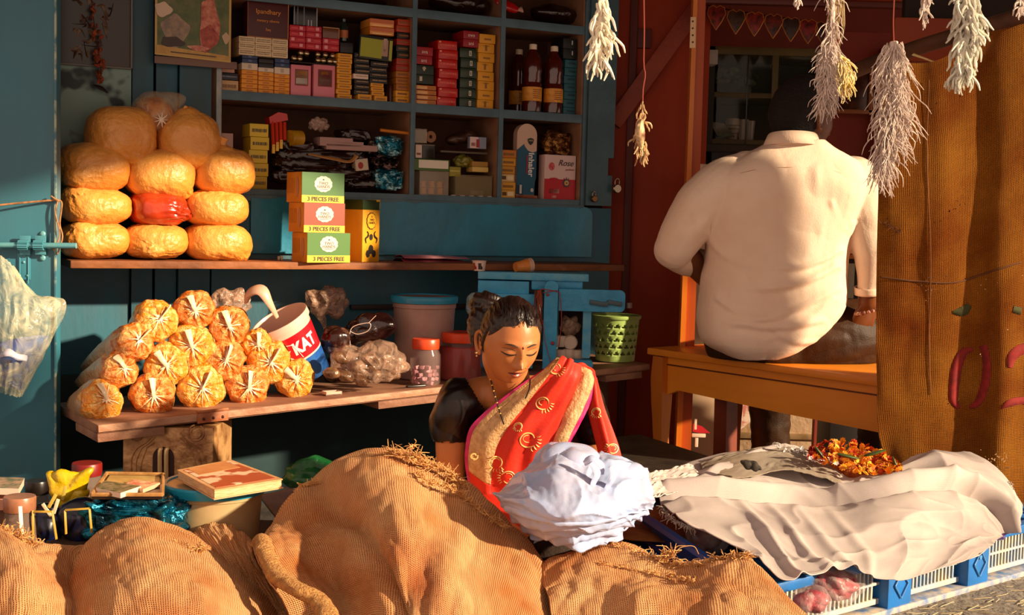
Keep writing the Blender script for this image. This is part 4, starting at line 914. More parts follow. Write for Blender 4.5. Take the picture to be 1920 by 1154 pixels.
for k, ww in enumerate((.7, .5, .6, .4, .7, .75)): b.box((.0026, wR * .5, hT * (.33 - k * .027)), (.001, wR * ww, hT * .008))
obj('fine_print', b, mat('#b07a1c', .5), t, local=True, smooth=False)
b = MB(); b.box((.0026, wR * .5, hT * .08), (.001, wR * .9, hT * .07)); obj('pale_label', b, mat('#d8c8a8', .5), t, local=True, smooth=False)
b = MB()
for k in range(7): b.box((.0032, wR * (.12 + k * .035), hT * .08), (.001, wR * .018, hT * .05))
obj('barcode', b, M_dk, t, local=True, smooth=False)
# folded pink plastic bags
for i, (x0, x1, y0, y1, cc) in enumerate(((750, 868, 480, 487, '#7a2a3a'), (752, 873, 474, 481, '#a04a60'))):
    s0, z0 = WP(x0, y1, .14); s1, z1 = WP(x1, y0, .14); z0 = ZS + .001 + i * .011; b = MB()
    rows = [[W(s0 + (s1 - s0) * u, .17 - v * .09, z0 + .009 * (math.sin(PI * v) ** .5) * (1 - .6 * u ** 4) + .002 * nz((u * 8, v * 3, i), 1.5)) for u in np.linspace(0, 1, 9)] for v in np.linspace(0, 1, 7)]
    b.grid(net(rows, 40, 16)); o = obj('folded_plastic', b, mat(cc, .25, c2='#c88a90' if i else '#5a1c28', vs=12, spec=.6, stretch=(.3, 1, 1)), solid=.002); tag(o, ('lower dark pink folded plastic sheet lying on the plank', 'upper pink folded plastic sheet lying on the plank, tied with string')[i], 'plastic sheet')
# small bright clips on the plank behind the bags
b = MB(); s, z = WP(525, 478, .1); wbox(b, s - .008, s - .003, .1, .11, ZS, ZS + .012); wbox(b, s + .001, s + .007, .1, .11, ZS, ZS + .014); o = obj('white_stub', b, mat('#d8c8b0', .5)); tag(o, 'tiny white stub standing on the plank left of the tea boxes', 'stub')
# paper cups on the cash rack are built with the rack
# ================================================================ pictures on the left wall
q0, q1 = WP(108, 60, .012), WP(246, 60, .012)
t = thing('framed_picture', 'dark framed picture at the upper left corner, bottom edge in view', 'picture', W(q0[0] + .2, .01, 1.38), WROT)
zf = ZX(180, 124, .012)
b = MB(); wbox(b, q0[0], q1[0], .007, .016, zf, 1.95, .002); obj('picture_board', b, mat('#1a0c08', .25, c2='#2a140a', vs=8), t)
b = MB(); wbox(b, q1[0] - .003, q1[0] + .003, .006, .020, zf, 1.95, .001); wbox(b, q0[0], q1[0], .006, .019, zf - .003, zf + .003, .001); obj('picture_frame', b, mat('#5a5248', .3), t)
b = MB()
rnd = random.Random(8)
for k in range(26):
    s, z = WP(rnd.uniform(140, 205), rnd.uniform(-10, 105), .02); b.tube([W(s, .0165, z), W(s + rnd.uniform(-.02, .02), .0172, z + rnd.uniform(-.025, .025)), W(s + rnd.uniform(-.03, .03), .0165, z + rnd.uniform(-.03, .03))], [.002, .007, .002], seg=6, n=8, flat=.2)
obj('painted_shapes', b, mat('#8a6a4a', .5, c2='#3a1c10', vs=30), t)
# dried garland hanging over the picture
b = MB(); pts = [WP(170, -20, .05), WP(176, 40, .05), WP(186, 100, .05), WP(189, 130, .05), WP(188, 158, .05)]
t = thing('dried_garland', 'dried brown flower garland hanging over the dark picture', 'garland', W(pts[-1][0], .05, pts[-1][1]))
b.tube([W(a, .05, c) for a, c in pts], .0012, seg=5, n=20); obj('string', b, mat('#3a1c10', .8), t)
b = MB()
for k in range(60):
    u = rnd.random(); j = min(int(u * 4), 3); f = u * 4 - j; s = pts[j][0] * (1 - f) + pts[j + 1][0] * f; z = pts[j][1] * (1 - f) + pts[j + 1][1] * f
    if .72 < u < .8: continue
    a = rnd.uniform(0, 2 * PI); r = rnd.uniform(.004, .022) * (1 - .6 * u); b.ell(W(s + r * math.cos(a), .05 + .4 * r * math.sin(a), z + rnd.uniform(-.01, .01)), (rnd.uniform(.004, .012), .003, rnd.uniform(.003, .007)), Euler((0, rnd.uniform(0, 3), rnd.uniform(0, 3))).to_matrix(), 8, 6)
obj('dried_petals', b, mat('#4a1c0c', .8, c2='#a8481c', vs=40), t)
b = MB(); c = WP(189, 167, .03); b.tube([W(c[0] - .022, .03, c[1] + .010), W(c[0], .03, c[1] + .003), W(c[0] + .02, .03, c[1] - .010)], [.002, .009, .003], seg=8, n=12, flat=.4); obj('hanging_leaf', b, mat('#240c08', .7), t)
# calendar print with generic garden figures
cs0, cz0 = WP(290, 106, .03); cs1, cz1 = WP(434, -30, .03)
t = thing('wall_calendar', 'colourful calendar print with two figures hanging over the cabinet corner', 'calendar', W((cs0 + cs1) / 2, .03, cz0), WROT)
zA, zB2 = WP(290, 100, .03)[1], WP(434, 116, .03)[1]; T0 = Matrix.Translation(W(cs0, .031, 0)) @ Matrix.Rotation(WROT, 4, 'Z'); cw = cs1 - cs0
sh = (zB2 - zA)
def cq(u, v): return (u * cw, zA + sh * u + v * .26)
def cpoly(nm, uv, m, y): 
    b = MB(); b.prism([cq(*q) for q in uv], T0 @ Matrix.Translation((0, -y, 0)), .0008 if y > 0 else .002); return obj(nm, b, m, t, smooth=False)
cpoly('paper_sheet', ((0, -.012), (1, -.012), (1, 1), (0, 1)), mat('#c8a050', .35), 0)
cpoly('painted_garden', ((.03, .06), (.97, .06), (.97, .98), (.03, .98)), mat('#3a5218', .3, c2='#6a6a34', vs=22), .001)
cpoly('yellow_margin', ((.02, .012), (.98, .012), (.98, .06), (.02, .10)), mat('#d0a24a', .35, c2='#b88a38', vs=30), .0022)
cpoly('print_line', ((.2, .028), (.8, .028), (.8, .042), (.2, .042)), mat('#5a3a24', .4), .0032)
ov = lambda cx, cz, rx, rz_, a0=0: [(cx + rx * math.cos(a) * (1 + .18 * math.sin(3 * a + a0)), cz + rz_ * math.sin(a) * (1 + .15 * math.cos(4 * a + a0))) for a in np.linspace(0, 2 * PI, 26, endpoint=False)]
cpoly('white_cloud', ov(.10, .50, .11, .08, 1), mat('#d8bca0', .4), .003)
cpoly('grey_figure', ov(.26, .28, .18, .17), mat('#7a6a5c', .35, c2='#a88a6c', vs=60), .003)
cpoly('seated_robe', ov(.22, .15, .15, .06, 2), mat('#3a2418', .4), .0038)
cpoly('red_figure', ov(.70, .40, .13, .32, 2), mat('#a84030', .35, c2='#d88a6a', vs=60), .003)
cpoly('red_robe', ov(.70, .24, .12, .14, 1), mat('#8a1c20', .4, c2='#c05a40', vs=50), .0038)
cpoly('pale_rock', ov(.93, .26, .05, .06), mat('#c8a888', .4), .003)
cpoly('flower_patch', ov(.56, .11, .14, .03), mat('#b83c30', .4, c2='#d8a080', vs=90), .0045)
b = MB(); wbox(b, cs0, cs1 + .02, .024, .028, ZX(360, 116, .03) - .012, ZX(360, 116, .03) + .01); obj('backing_strip', b, mat('#7a5a4c', .5), t)
# ================================================================ snack rolls on the wonky board
def AX(a, b):
    z = (Vector(b) - Vector(a)).normalized(); x = z.orthogonal().normalized()
    if abs(z.x) < .9: x = Vector((1, 0, 0)); x = (x - z * x.dot(z)).normalized()
    y = z.cross(x); M = Matrix((x, y, z)).transposed().to_4x4(); M.translation = a; return M
M_roll = mat('#d9ab80', .3, c2='#c9986c', vs=14, bump=.7, bs=60, spec=.5, coat=.3)
M_rollc = mat('#e0932a', .32, c2='#c8743a', vs=26, bump=.8, bs=90, spec=.5, coat=.3)
M_fill = mat('#e8890e', .38, c2='#f0c070', vs=62, bump=1., bs=110, lo=.44, hi=.62, spec=.6, coat=.35)
M_fill2 = mat('#d86a10', .38, c2='#eeb468', vs=48, bump=1., bs=110, lo=.42, hi=.66, spec=.6, coat=.35)
M_tie = mat('#f0d4b0', .22, spec=.8, coat=.5)
def roll(label, px, py, rpx, row, tail=None, seed=0, d=None, orange=False, grp='tied clear bags of orange snacks'):
    fd = LS(LSpx(px, .0), .0).y; d = d or fd + .075 + row * .012; c = P(px, py, d); sc = d / FPX; r = rpx * sc; lw = .25
    if tail: e = P(tail[0], tail[1], d + tail[2]); rt = .018
    else: e = c + Vector((-.07, .21, -.012)); rt = r * .55
    M = AX(e, c); ln = (c - e).length; rn = random.Random(seed); ph = rn.uniform(0, 6)
    t = thing('snack_roll', label, 'snack bag', Vector((c.x, c.y, c.z - r)), 0, grp)
    def cz(rr, z, a):
        cap = max(0, (z - ln + r * .55) / (r * .7)); k = .5 + .5 * math.sin(a * 11 + ph + 1.5 * math.sin(a * 3 + ph))
        return rr * (1 + .045 * math.sin(a * 3 + ph + z * 20) + .03 * math.sin(7 * a + z * 60 + ph)) + cap * 0, z - cap * k * .007
    prof = [(0, 0), (rt * .7, .004), (rt, .012), (rt + (r - rt) * .35, ln * .25), (rt + (r - rt) * .7, ln * .5), (r * .94, ln * .72), (r * 1.0, ln * .80)]
    b = MB(); b.lathe(prof + [(r * .985, ln - r * .42)], M=M, seg=44, fn=cz); b.disp(lambda p: .003 * nz(p, 45, seed)); obj('bag_side', b, M_rollc if orange else M_roll, t)
    b = MB(); pf = [(r * 1.0, ln * .80)] + [(r * (math.cos(q) ** .62), ln - r * .62 + r * .62 * math.sin(q)) for q in np.linspace(.05, PI / 2 - .16, 12)] + [(0, ln - .004)]
    b.lathe(pf, M=M, seg=88, fn=cz); b.disp(lambda p: .0035 * nz(p, 55, seed) + .0016 * nz(p, 160, seed)); obj('snack_end', b, (M_fill, M_fill2)[seed % 2], t)
    # gathered film and tie
    b = MB(); k = rn.randint(12, 17)
    for i in range(k):
        a = 2 * PI * i / k + rn.uniform(-.25, .25); l1 = r * rn.uniform(.15, .75)
        pts = []
        for f in (0.05, .4, .75, 1.):
            rr = l1 * f; zz = ln - r * .62 + r * .62 * math.sqrt(max(0, 1 - (rr / r / 1.0) ** 2.6)) + .0005
            pts.append(M @ Vector((rr * math.cos(a), rr * math.sin(a), zz)))
        b.tube(pts, [.003, .0018 * rn.uniform(.3, 1.5), .0012 * rn.uniform(.3, 1.6), .0004], seg=6, n=8, flat=.5)
    ta = rn.uniform(.6, 2.4); L_ = r * .75
    b.tube([M @ Vector((0, 0, ln - .006)), M @ Vector((0, 0, ln + .004)), M @ Vector((L_ * .45 * math.cos(ta), L_ * .45 * math.sin(ta), ln + .006)), M @ Vector((L_ * math.cos(ta), L_ * math.sin(ta), ln - .002))], [.005, .0045, .007, .010], seg=8, n=12, flat=.35)
    b.disp(lambda p: .0015 * nz(p, 150, seed)); obj('tied_end', b, M_tie, t)
    return t
RL = [
 ('snack roll at the left end of the bottom row, long pale body', 199, 748, 41, 0, (132, 764, .20), False),
 ('snack roll second from left in the bottom row', 288, 742, 43, 0, None, False),
 ('snack roll above the board hinge in the bottom row', 380, 728, 45, 0, None, False),
 ('snack roll fourth in the bottom row, right of the hinge', 467, 727, 41, 0, None, False),
 ('snack roll at the right end of the bottom row', 556, 712, 38, 0, None, True),
 ('snack roll at the left end of the second row, long pale body', 233, 690, 36, 1, (150, 718, .20), False),
 ('snack roll second in the second row, bright tied centre', 312, 686, 42, 1, None, False),
 ('snack roll third in the second row, dark hole in the tie', 424, 676, 39, 1, None, True),
 ('cloudy film snack roll in front of the red bucket', 508, 680, 41, 1, None, False),
 ('snack roll at the left end of the third row, long pale body', 262, 637, 37, 2, (160, 690, .22), False),
 ('snack roll in the middle of the third row, under the top pair', 360, 650, 43, 2, None, False),
 ('snack roll right of the top pair, pale frosted film', 430, 612, 40, 2, None, False),
 ('snack roll topmost on the left, folded white tie', 300, 598, 41, 3, (250, 625, .22), False),
 ('snack roll topmost of all, deep orange', 366, 582, 38, 3, None, True),
 ('small snack roll half hidden between the frosted roll and the red bucket', 484, 646, 29, 1, None, True)]
for i, (lb, px, py, r, row, tl, og) in enumerate(RL):
    roll(lb, px, py, r, row, tl, i, orange=og, d=None if i not in (14,) else 3.45)
# ================================================================ tilted printed bucket with scoop
bc = P(580, 702, 3.62); tc = P(523, 598, 3.56); u = LSpx(580, .2); 
M = AX(bc, tc); hB = (tc - bc).length
t = thing('printed_bucket', 'tilted red, white and blue printed plastic bucket behind the snack rolls', 'bucket', bc)
r0, r1 = .062, .083
rz = lambda z: r0 + (r1 - r0) * z / hB
b = MB(); b.lathe([(0, 0), (rz(0), 0), (rz(hB * .9), hB * .9), (r1 + .003, hB * .9), (r1 + .003, hB), (r1 - .001, hB), (rz(hB * .9) - .003, hB * .88), (rz(0) - .003, .004), (0, .004)], M=M, seg=48); obj('bucket_body', b, mat('#e0b8a8', .35), t)
b = MB(); b.lathe([(rz(.0) + .0006, 0), (rz(hB * .38) + .0006, hB * .38)], M=M, seg=48); obj('blue_band', b, mat('#12489a', .3, c2='#2c62a8', vs=12), t)
b = MB(); b.lathe([(rz(hB * .38) + .0006, hB * .38), (rz(hB * .80) + .0006, hB * .80)], M=M, seg=48); obj('red_band', b, mat('#cc1420', .3), t)
for zz in (.37, .385):
    b = MB(); b.lathe([(rz(hB * zz) + .0012, hB * zz), (rz(hB * (zz + .012)) + .0012, hB * (zz + .012))], M=M, seg=48); obj('white_line', b, mat('#e8c8c0', .35), t)
def wrap(body, size, M, rf, zc, a0, m, t, sx=1., bold=0., rot=0.):
    o = text(body, size, Matrix.Rotation(rot, 4, 'Z'), m, t, ext=.0, sx=sx, bold=bold); me = o.data; bm = bmesh.new(); bm.from_mesh(me); Mi = MATS[t.name]
    bmesh.ops.transform(bm, matrix=Mi, verts=bm.verts)
    bmesh.ops.subdivide_edges(bm, edges=[e for e in bm.edges if e.calc_length() > size * .15], cuts=2)
    for v in bm.verts:
        x, y = v.co.x, v.co.y; z = zc + y; a = a0 + x / rf(z); q = rf(z) + .0016; v.co = M @ Vector((q * math.cos(a), q * math.sin(a), z))
    bmesh.ops.transform(bm, matrix=Mi.inverted(), verts=bm.verts); bm.to_mesh(me); bm.free(); return o
# find the angle facing the camera
Minv = M.inverted(); cl = Minv @ CO; af = math.atan2(cl.y, cl.x)
wrap('KAT', .050, M, rz, hB * .58, af + .42, mat('#f3dcd4', .4), t, bold=.0022, sx=.8)
wrap('K', .046, M, rz, hB * .50, af - .38, mat('#f3dcd4', .4), t, bold=.002, sx=.85)
b = MB(); pts = []
for (x, z) in ((-.52, .44), (-.50, .68), (-.1, .68), (.0, .62), (.12, .42)): pts.append(M @ Vector(((rz(hB * z) + .0016) * math.cos(af + x), (rz(hB * z) + .0016) * math.sin(af + x), hB * z)))
b.tube(pts, .0012, seg=5, n=24); obj('logo_outline', b, mat('#f0d8d0', .4), t)
b = MB(); b.tube([P(520, 596, 3.55), P(505, 568, 3.53), P(490, 545, 3.53), P(470, 548, 3.55), P(462, 566, 3.57)], [.006, .012, .02, .024, .012], seg=12, n=24, flat=.45)
o = obj('plastic_scoop', b, mat('#d0a890', .35)); tag(o, 'pale plastic scoop handle sticking out of the tilted bucket', 'scoop')
# crumpled translucent bags hanging on the wall
M_cf = film('#b48c74', .55, .2, .9, 40)
crumple('hanging_bag', 'crumpled clear plastic bags hanging on the blue wall above the snack rolls', 'plastic bag', 432, 566, .14, (.062, .03, .036), M_cf, seed=41, amp=.7, freq=26)
crumple('hanging_bag', 'crumpled clear plastic bag hanging left of the blue lidded tub', 'plastic bag', 612, 566, .10, (.068, .03, .043), M_cf, seed=45, amp=.7, freq=24)
b = MB(); t0 = WP(600, 585, .10); b.tube([W(t0[0], .1, t0[1]), W(t0[0] + .01, .1, t0[1] - .03), W(t0[0] + .018, .1, t0[1] - .065)], [.02, .012, .003], seg=10, n=10, flat=.4); b.disp(lambda p: .004 * nz(p, 60)); o = obj('bag_tail', b, M_cf); tag(o, 'thin twisted film tail under the crumpled hanging bag', 'plastic film')
b = MB(); wbox(b, SX(655, 574, .0), SX(905, 572, .0), .001, .02, ZX(780, 579, .01), ZX(780, 571, .01), .002); struct(obj('trim_11', b, mat('#2a1c18', .6)))
# ---- dark packets and clear snack bag
def bpt(px, bk, up=0.): return LS(LSpx(px, bk), bk, up)
def crump_at(name, label, cat, c, r, m, seed=0, amp=.3, freq=20, rot=0., floor=True, sub=4, ry=0.):
    t = bmesh.new(); bmesh.ops.create_icosphere(t, subdivisions=sub, radius=1); mr = min(r); Rm = Matrix.Rotation(rot, 4, 'Z') @ Matrix.Rotation(ry, 4, 'Y')
    for v in t.verts:
        q = Vector(v.co); p = Vector((q.x * r[0], q.y * r[1], q.z * r[2])); f = abs(nz(p, freq, seed)) * 1.8 - .35 + .5 * nz(p, freq * 2.3, seed + 9)
        p += q * (amp * mr * f); p = Rm @ p + c
        if floor and p.z < c.z - r[2] * .9: p.z = c.z - r[2] * .9
        v.co = p
    b = MB(); b.add(t); o = obj(name, b, m); tag(o, label, cat); return o
M_bk = mat('#120606', .16, c2='#260d0a', vs=20, spec=.8, bump=.3, bs=45)
c = bpt(650, .25, .045); crump_at('black_pouch', 'black glossy pouch leaning behind the clear snack bag, lower one', 'pouch', c, (.07, .04, .05), M_bk, 51)
c = P(690, 618, 3.72); crump_at('black_pouch', 'large black glossy pouch with white outlines, leaning right', 'pouch', c, (.085, .035, .045), M_bk, 52, rot=.2, floor=False, ry=-.35)
pch = COL.objects['black_pouch.001']
b = MB(); b.tube([P(x, y, 3.665) for x, y in ((657, 652), (656, 625), (664, 612), (690, 606), (695, 612), (688, 622), (670, 627), (657, 622))], .0012, seg=5, n=40); b.tube([P(x, y, 3.665) for x, y in ((691, 606), (705, 592))], .0012, seg=5)
obj('white_outline', b, mat('#d8b8a8', .4), pch)
c = P(628, 640, 3.66); crump_at('black_pouch', 'brown tinted black pouch at the left, beside the printed bucket', 'pouch', c, (.045, .03, .045), mat('#2a120e', .2, c2='#8a6050', vs=14, lo=.5, hi=.7), 53, floor=False)
M_cs = mat('#8a6244', .2, c2='#4a2c1c', vs=24, spec=.7, bump=.8, bs=45, coat=.4)
t = thing('snack_pouch', 'clear plastic bag of small brown snack packets in front of the black pouches', 'bag', bpt(690, .08))
rnd = random.Random(5)
for i, (x, y) in enumerate(((622, 700), (640, 672), (648, 705), (668, 690), (676, 712), (700, 700), (715, 680), (735, 702), (750, 690), (690, 672))):
    c = P(x, y, 3.50 + (x - 620) * .0011); b = MB(); b.ell(c, (.026, .016, .016), Euler((0, rnd.uniform(-.7, .7), rnd.uniform(-.5, .5))).to_matrix(), 20, 14); b.disp(lambda p: .004 * nz(p, 70, i)); obj('snack_packet', b, M_cs, t)
tb = bmesh.new(); bmesh.ops.create_icosphere(tb, subdivisions=4, radius=1); c = P(692, 683, 3.56)
for v in tb.verts:
    q = v.co.copy(); p = Vector((q.x * .108, q.y * .05, q.z * .052)); p += q * .016 * (abs(nz(p, 26, 4)) * 2 - .4)
    if q.z > .4 and q.x > -.2: p.z += .022 * (q.z - .4) * (1 + q.x)
    p = c + p; v.co = p
b = MB(); b.add(tb); obj('clear_film', b, film('#c8a088', .34, .12, 1., 30), t)
# ---- big tub with blue lid
def bucket(nm, label, c, r, h, taper, mb_, ml, seg=56, lidh=.018, cat='tub'):
    t = thing(nm, label, cat, c)
    b = MB(); b.lathe([(0, 0), (r * taper, 0), (r * .97, h * .86), (r * 1.0, h * .87), (r * 1.0, h * .92), (r * .97, h * .93), (r * .97, h), (0, h)], c, seg); obj('tub_body', b, mb_, t)
    b = MB(); b.lathe([(r * 1.045, h - lidh), (r * 1.06, h - lidh * .5), (r * 1.06, h), (r * 1.03, h + .004), (r * .96, h + .003), (r * .93, h - .003), (r * .5, h - .004), (0, h - .004)], c, seg); obj('lid', b, ml, t)
    return t
c = bpt(793, .20); bt_ = bucket('lidded_tub', 'large greyish pink plastic tub with a blue lid behind the jars', c, .098, P(793, 556, c.y).z - c.z, .86, mat('#a88478', .4, c2='#8c6a62', vs=7), mat('#1f84a8', .35))
def jar(label, px, bk, rp, ytop, mb_, mfill, fillh, ml=mat('#d8451c', .35), name='plastic_jar', c=None, cat='jar'):
    c = c or bpt(px, bk); r = rp * c.y / FPX; h = P(px, ytop, c.y - r * .3).z - c.z; t = thing(name, label, cat, c)
    lh = min(.03, h * .24)
    b = MB(); b.lathe([(0, 0), (r * .92, 0), (r, .006), (r * 1.0, h * .55), (r * .98, h * .66), (r * .80, h - lh), (r * .80, h - lh * .6), (0, h - lh * .6)], c, 40, sx=1, sy=1); obj('jar_body', b, mb_, t)
    if mfill: b = MB(); b.lathe([(0, .003), (r * .9, .003), (r * .955, .008), (r * .955, fillh * h), (0, fillh * h + .003)], c, 40); b.disp(lambda p: .0015 * nz(p, 120)); obj('jar_contents', b, mfill, t)
    b = MB(); b.lathe([(r * .88, h - lh), (r * .9, h - lh * .8), (r * .9, h - .003), (r * .86, h), (0, h)], c, 40); obj('lid', b, ml, t)
    return t
t = jar('squarish jar of pink cubes with an orange lid beside the clear snack bag', 797, .07, 29, 636, mat('#b0908a', .1, alpha=.28, spec=.8), None, 0)
rnd = random.Random(3); cj = Vector(t.location)
for k in range(34):
    a = rnd.uniform(PI, 2 * PI); r = rnd.uniform(.018, .036); z = .008 + .011 * (k % 5)
    b = MB(); b.box(cj + Vector((r * math.cos(a), r * math.sin(a), z)), (.012, .012, .010), Euler((rnd.uniform(-.3, .3), rnd.uniform(-.3, .3), rnd.uniform(0, 1.5))).to_matrix(), .001); obj('pink_cube', b, mat('#c88a94', .5), t)
jar('rounder jar full of red contents with an orange lid, behind the woman', 862, .09, 41, 624, mat('#a87068', .1, alpha=.25, spec=.8), mat('#a80c10', .45, c2='#7c0808', vs=14), .70)
# knife, matchbox frame
b = MB(); k0 = bpt(762, .035, .003); k1 = bpt(797, .03, .004); b.box((k0 + k1) / 2, ((k1 - k0).length, .012, .005), math.atan2((k1 - k0).y, (k1 - k0).x), .002); kn = thing('small_knife', 'small knife with a black handle lying at the board edge', 'knife', (k0 + k1) / 2); obj('handle', b, mat('#1a1210', .3), kn)
b = MB(); k2 = bpt(738, .05, .003); b.prism([(0, -.004), ((k0 - k2).length, -.005), ((k0 - k2).length, .005)], Matrix.Translation(k2) @ Matrix.Rotation(math.atan2((k0 - k2).y, (k0 - k2).x), 4, 'Z') @ Matrix.Rotation(-PI / 2, 4, 'X'), .001); obj('blade', b, mat('#8a7468', .3, metal=.7), kn)
kb = bpt(622, .06); yb = math.atan2(dvn.y, dvn.x); t = thing('matchbox_tray', 'small open matchbox tray lying right of the snack rolls', 'matchbox', kb, yb)
b = MB(); b.box((0, 0, .002), (.05, .03, .003)); obj('tray_base', b, mat('#3a1c14', .6), t, local=True)
b = MB()
for (x, y, sx, sy) in ((0, .014, .05, .002), (0, -.014, .05, .002), (.024, 0, .002, .03), (-.024, 0, .002, .03)): b.box((x, y, .006), (sx, sy, .010))
obj('tray_rim', b, mat('#c89a88', .6), t, local=True)
# ================================================================ blue wooden rack
RD = 3.93; dz = bpt(1000, .18)
def FB(px0, px1, py0, py1, d, th, mb=None, bev=.002):
    a = P(px0, (py0 + py1) / 2, d); c = P(px1, (py0 + py1) / 2, d); t_ = P((px0 + px1) / 2, py0, d); u_ = P((px0 + px1) / 2, py1, d)
    (mb or MB()).box(((a.x + c.x) / 2, d + th / 2, (t_.z + u_.z) / 2), (c.x - a.x, th, t_.z - u_.z), None, bev)
M_rk = mat('#3aa6d8', .42, c2='#2c8cba', vs=12, bump=.4, bs=28, spec=.45)
M_rk2 = mat('#329acb', .42, c2='#62a8c0', vs=18, bump=.4, bs=28)
rk = thing('blue_rack', 'bright blue painted wooden rack with rounded arms behind the woman', 'rack', P(1000, 690, RD))
b = MB(); FB(896, 1104, 512, 526, RD, .16, b); obj('top_board', b, M_rk2, rk)
b = MB(); FB(896, 992, 527, 552, RD + .01, .14, b); obj('front_panel', b, M_rk, rk); b = MB(); FB(996, 1093, 525, 545, RD + .012, .14, b, .006); obj('front_panel', b, M_rk, rk)
b = MB(); FB(890, 1002, 551, 572, RD + .0, .10, b); FB(880, 1000, 573, 690, RD + .03, .1, b); obj('lower_panel', b, M_rk, rk)
def rounded(px0, px1, py0, py1, d, th, corners, r=.016):
    a = P(px0, py1, d); c = P(px1, py0, d); w_, h_ = c.x - a.x, P(px0, py0, d).z - a.z; pl = []
    for (cx, cz, a0, on) in ((w_, 0, -PI / 2, corners[0]), (w_, h_, 0, corners[1]), (0, h_, PI / 2, corners[2]), (0, 0, PI, corners[3])):
        if on:
            ox = cx - r if cx else r; oz = cz - r if cz else r
            pl += [(ox + r * math.cos(a0 + t), oz + r * math.sin(a0 + t)) for t in np.linspace(0, PI / 2, 6)]
        else: pl.append((cx, cz))
    b = MB(); b.prism(pl, Matrix.Translation(a), th); return b
obj('upright', rounded(1017, 1047, 527, 692, RD - .03, .03, (0, 1, 1, 0)), M_rk, rk, smooth=False)
obj('arm', rounded(1047, 1173, 542, 583, RD - .02, .025, (1, 1, 0, 0)), M_rk, rk, smooth=False)
obj('side_slat', rounded(1091, 1109, 584, 672, RD, .03, (1, 0, 0, 1), .006), M_rk2, rk, smooth=False)
obj('foot', rounded(1040, 1112, 675, 690, RD - .035, .05, (1, 1, 0, 0), .010), M_rk, rk, smooth=False)
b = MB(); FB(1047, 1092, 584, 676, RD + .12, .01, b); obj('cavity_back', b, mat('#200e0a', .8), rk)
b = MB(); 
for (x0, x1) in ((1106, 1133), (1139, 1166)): 
    p0, p1 = P(x0, 566, RD - .025), P(x1, 572, RD - .025); b.box((p0 + p1) / 2, ((p1 - p0).length, .012, .014), Matrix.Rotation(.15, 3, 'Y'), .002)
b.box(P(1136, 571, RD - .026), (.014, .012, .014), None, .002); obj('dark_catch', b, mat('#3c5560', .4), rk)
b = MB(); b.tube([P(1180, 568, RD - .01), P(1180, 578, RD - .01)], .009, seg=12); obj('peg', b, mat('#6a5c54', .4), rk)
b = MB(); b.ell(P(887, 572, RD - .02), (.022, .012, .04), u=24, v=16); b.disp(lambda p: .005 * nz(p, 50)); o = obj('film_bundle', b, film('#9fb4b8', .6)); tag(o, 'crumpled clear film bundle tucked at the left of the blue rack', 'plastic film')
for i, (x, y, r) in enumerate(((1050, 640, 13), (1069, 642, 14), (1052, 665, 12), (1065, 664, 12), (1084, 665, 11))):
    c = P(x, y, RD + .05); q = r * RD / FPX; b = MB(); b.lathe([(0, -q * .8), (q * .85, -q * .8), (q, -q * .6), (q, q * .6), (q * .85, q * .8), (0, q * .8)], M=Matrix.Translation(c) @ Matrix.Rotation(PI / 2, 4, 'X') if i == 1 else Matrix.Translation(c), seg=24)
    o = obj('white_roll', b, mat('#e0c4ae', .6, bump=.2, bs=60)); tag(o, ('white roll in the blue rack, upper left', 'white roll in the blue rack, upper right, facing forward', 'white roll in the blue rack, lower left', 'white roll in the blue rack, lower middle', 'white roll in the blue rack, lower right')[i], 'roll')
crump_at('paper_wad', 'crumpled pale paper wad on the white rolls in the blue rack', 'paper', P(1068, 612, RD + .06), (.032, .02, .030), mat('#a88a70', .6, c2='#6a4a38', vs=25), 61, .5, 40, floor=False)
# hanging threads
rnd = random.Random(2); b = MB()
for k in range(16):
    x = 1003 + rnd.uniform(0, 12); b.tube([P(x, 545, RD - .012), P(x + rnd.uniform(-2, 2), 570, RD - .03), P(x + rnd.uniform(-4, 4), 598 + rnd.uniform(0, 14), RD - .012)], .0011, seg=4, n=8)
o = obj('thread_bundle', b, mat('#a84c1c', .7, c2='#7a2c14', vs=60)); tag(o, 'bundle of orange brown threads hanging beside the rack upright', 'thread')
b = MB()
b.tube([P(x, y, RD - .034) for x, y in ((1005, 560), (1012, 545), (1020, 543), (1046, 548), (1050, 556), (1053, 600), (1048, 650))], .0014, seg=5, n=30)
b.tube([P(x, y, RD - .034) for x, y in ((1018, 549), (1045, 545))], .0014, seg=5, n=4); b.ell(P(1027, 553, RD - .038), (.005, .004, .005), u=10, v=8)
b.tube([P(x, y, RD - .036) for x, y in ((1018, 600), (1022, 640), (1034, 684))], .0013, seg=5, n=12); b.ell(P(1036, 644, RD - .036), (.006, .004, .006), u=10, v=8)
o = obj('red_string', b, mat('#9a3c38', .6)); tag(o, 'knotted reddish string tied round the rack upright', 'string')
# paper cups on top
ct = P(898, 516, RD + .05); zt = P(1000, 512, RD).z
t = thing('paper_cup', 'small red and white paper cup standing on the blue rack', 'cup', Vector((ct.x, RD + .05, zt)))
cc = Vector((ct.x, RD + .05, zt)); b = MB(); b.lathe([(0, 0), (.019, 0), (.022, .03), (.0235, .0305), (.0235, .0325), (.021, .032), (.018, .002), (0, .002)], cc, 28); obj('cup_body', b, mat('#e4c4b4', .5), t)
b = MB(); Mc = Matrix.Translation(cc); 
for (a0, a1, cc_) in ((3.7, 4.35, '#b01c24'), (4.6, 5.3, '#3a2020')):
    b = MB(); n_ = 8; 
    G = np.array([[list(cc + Vector(((.0198 + .0025 * v) * math.cos(a), (.0198 + .0025 * v) * math.sin(a), .005 + v * .02))) for a in np.linspace(a0, a1 if v < .5 else a1 - .25, n_)] for v in np.linspace(0, 1, 4)]); b.grid(G); obj('cup_print', b, mat(cc_, .5), t)
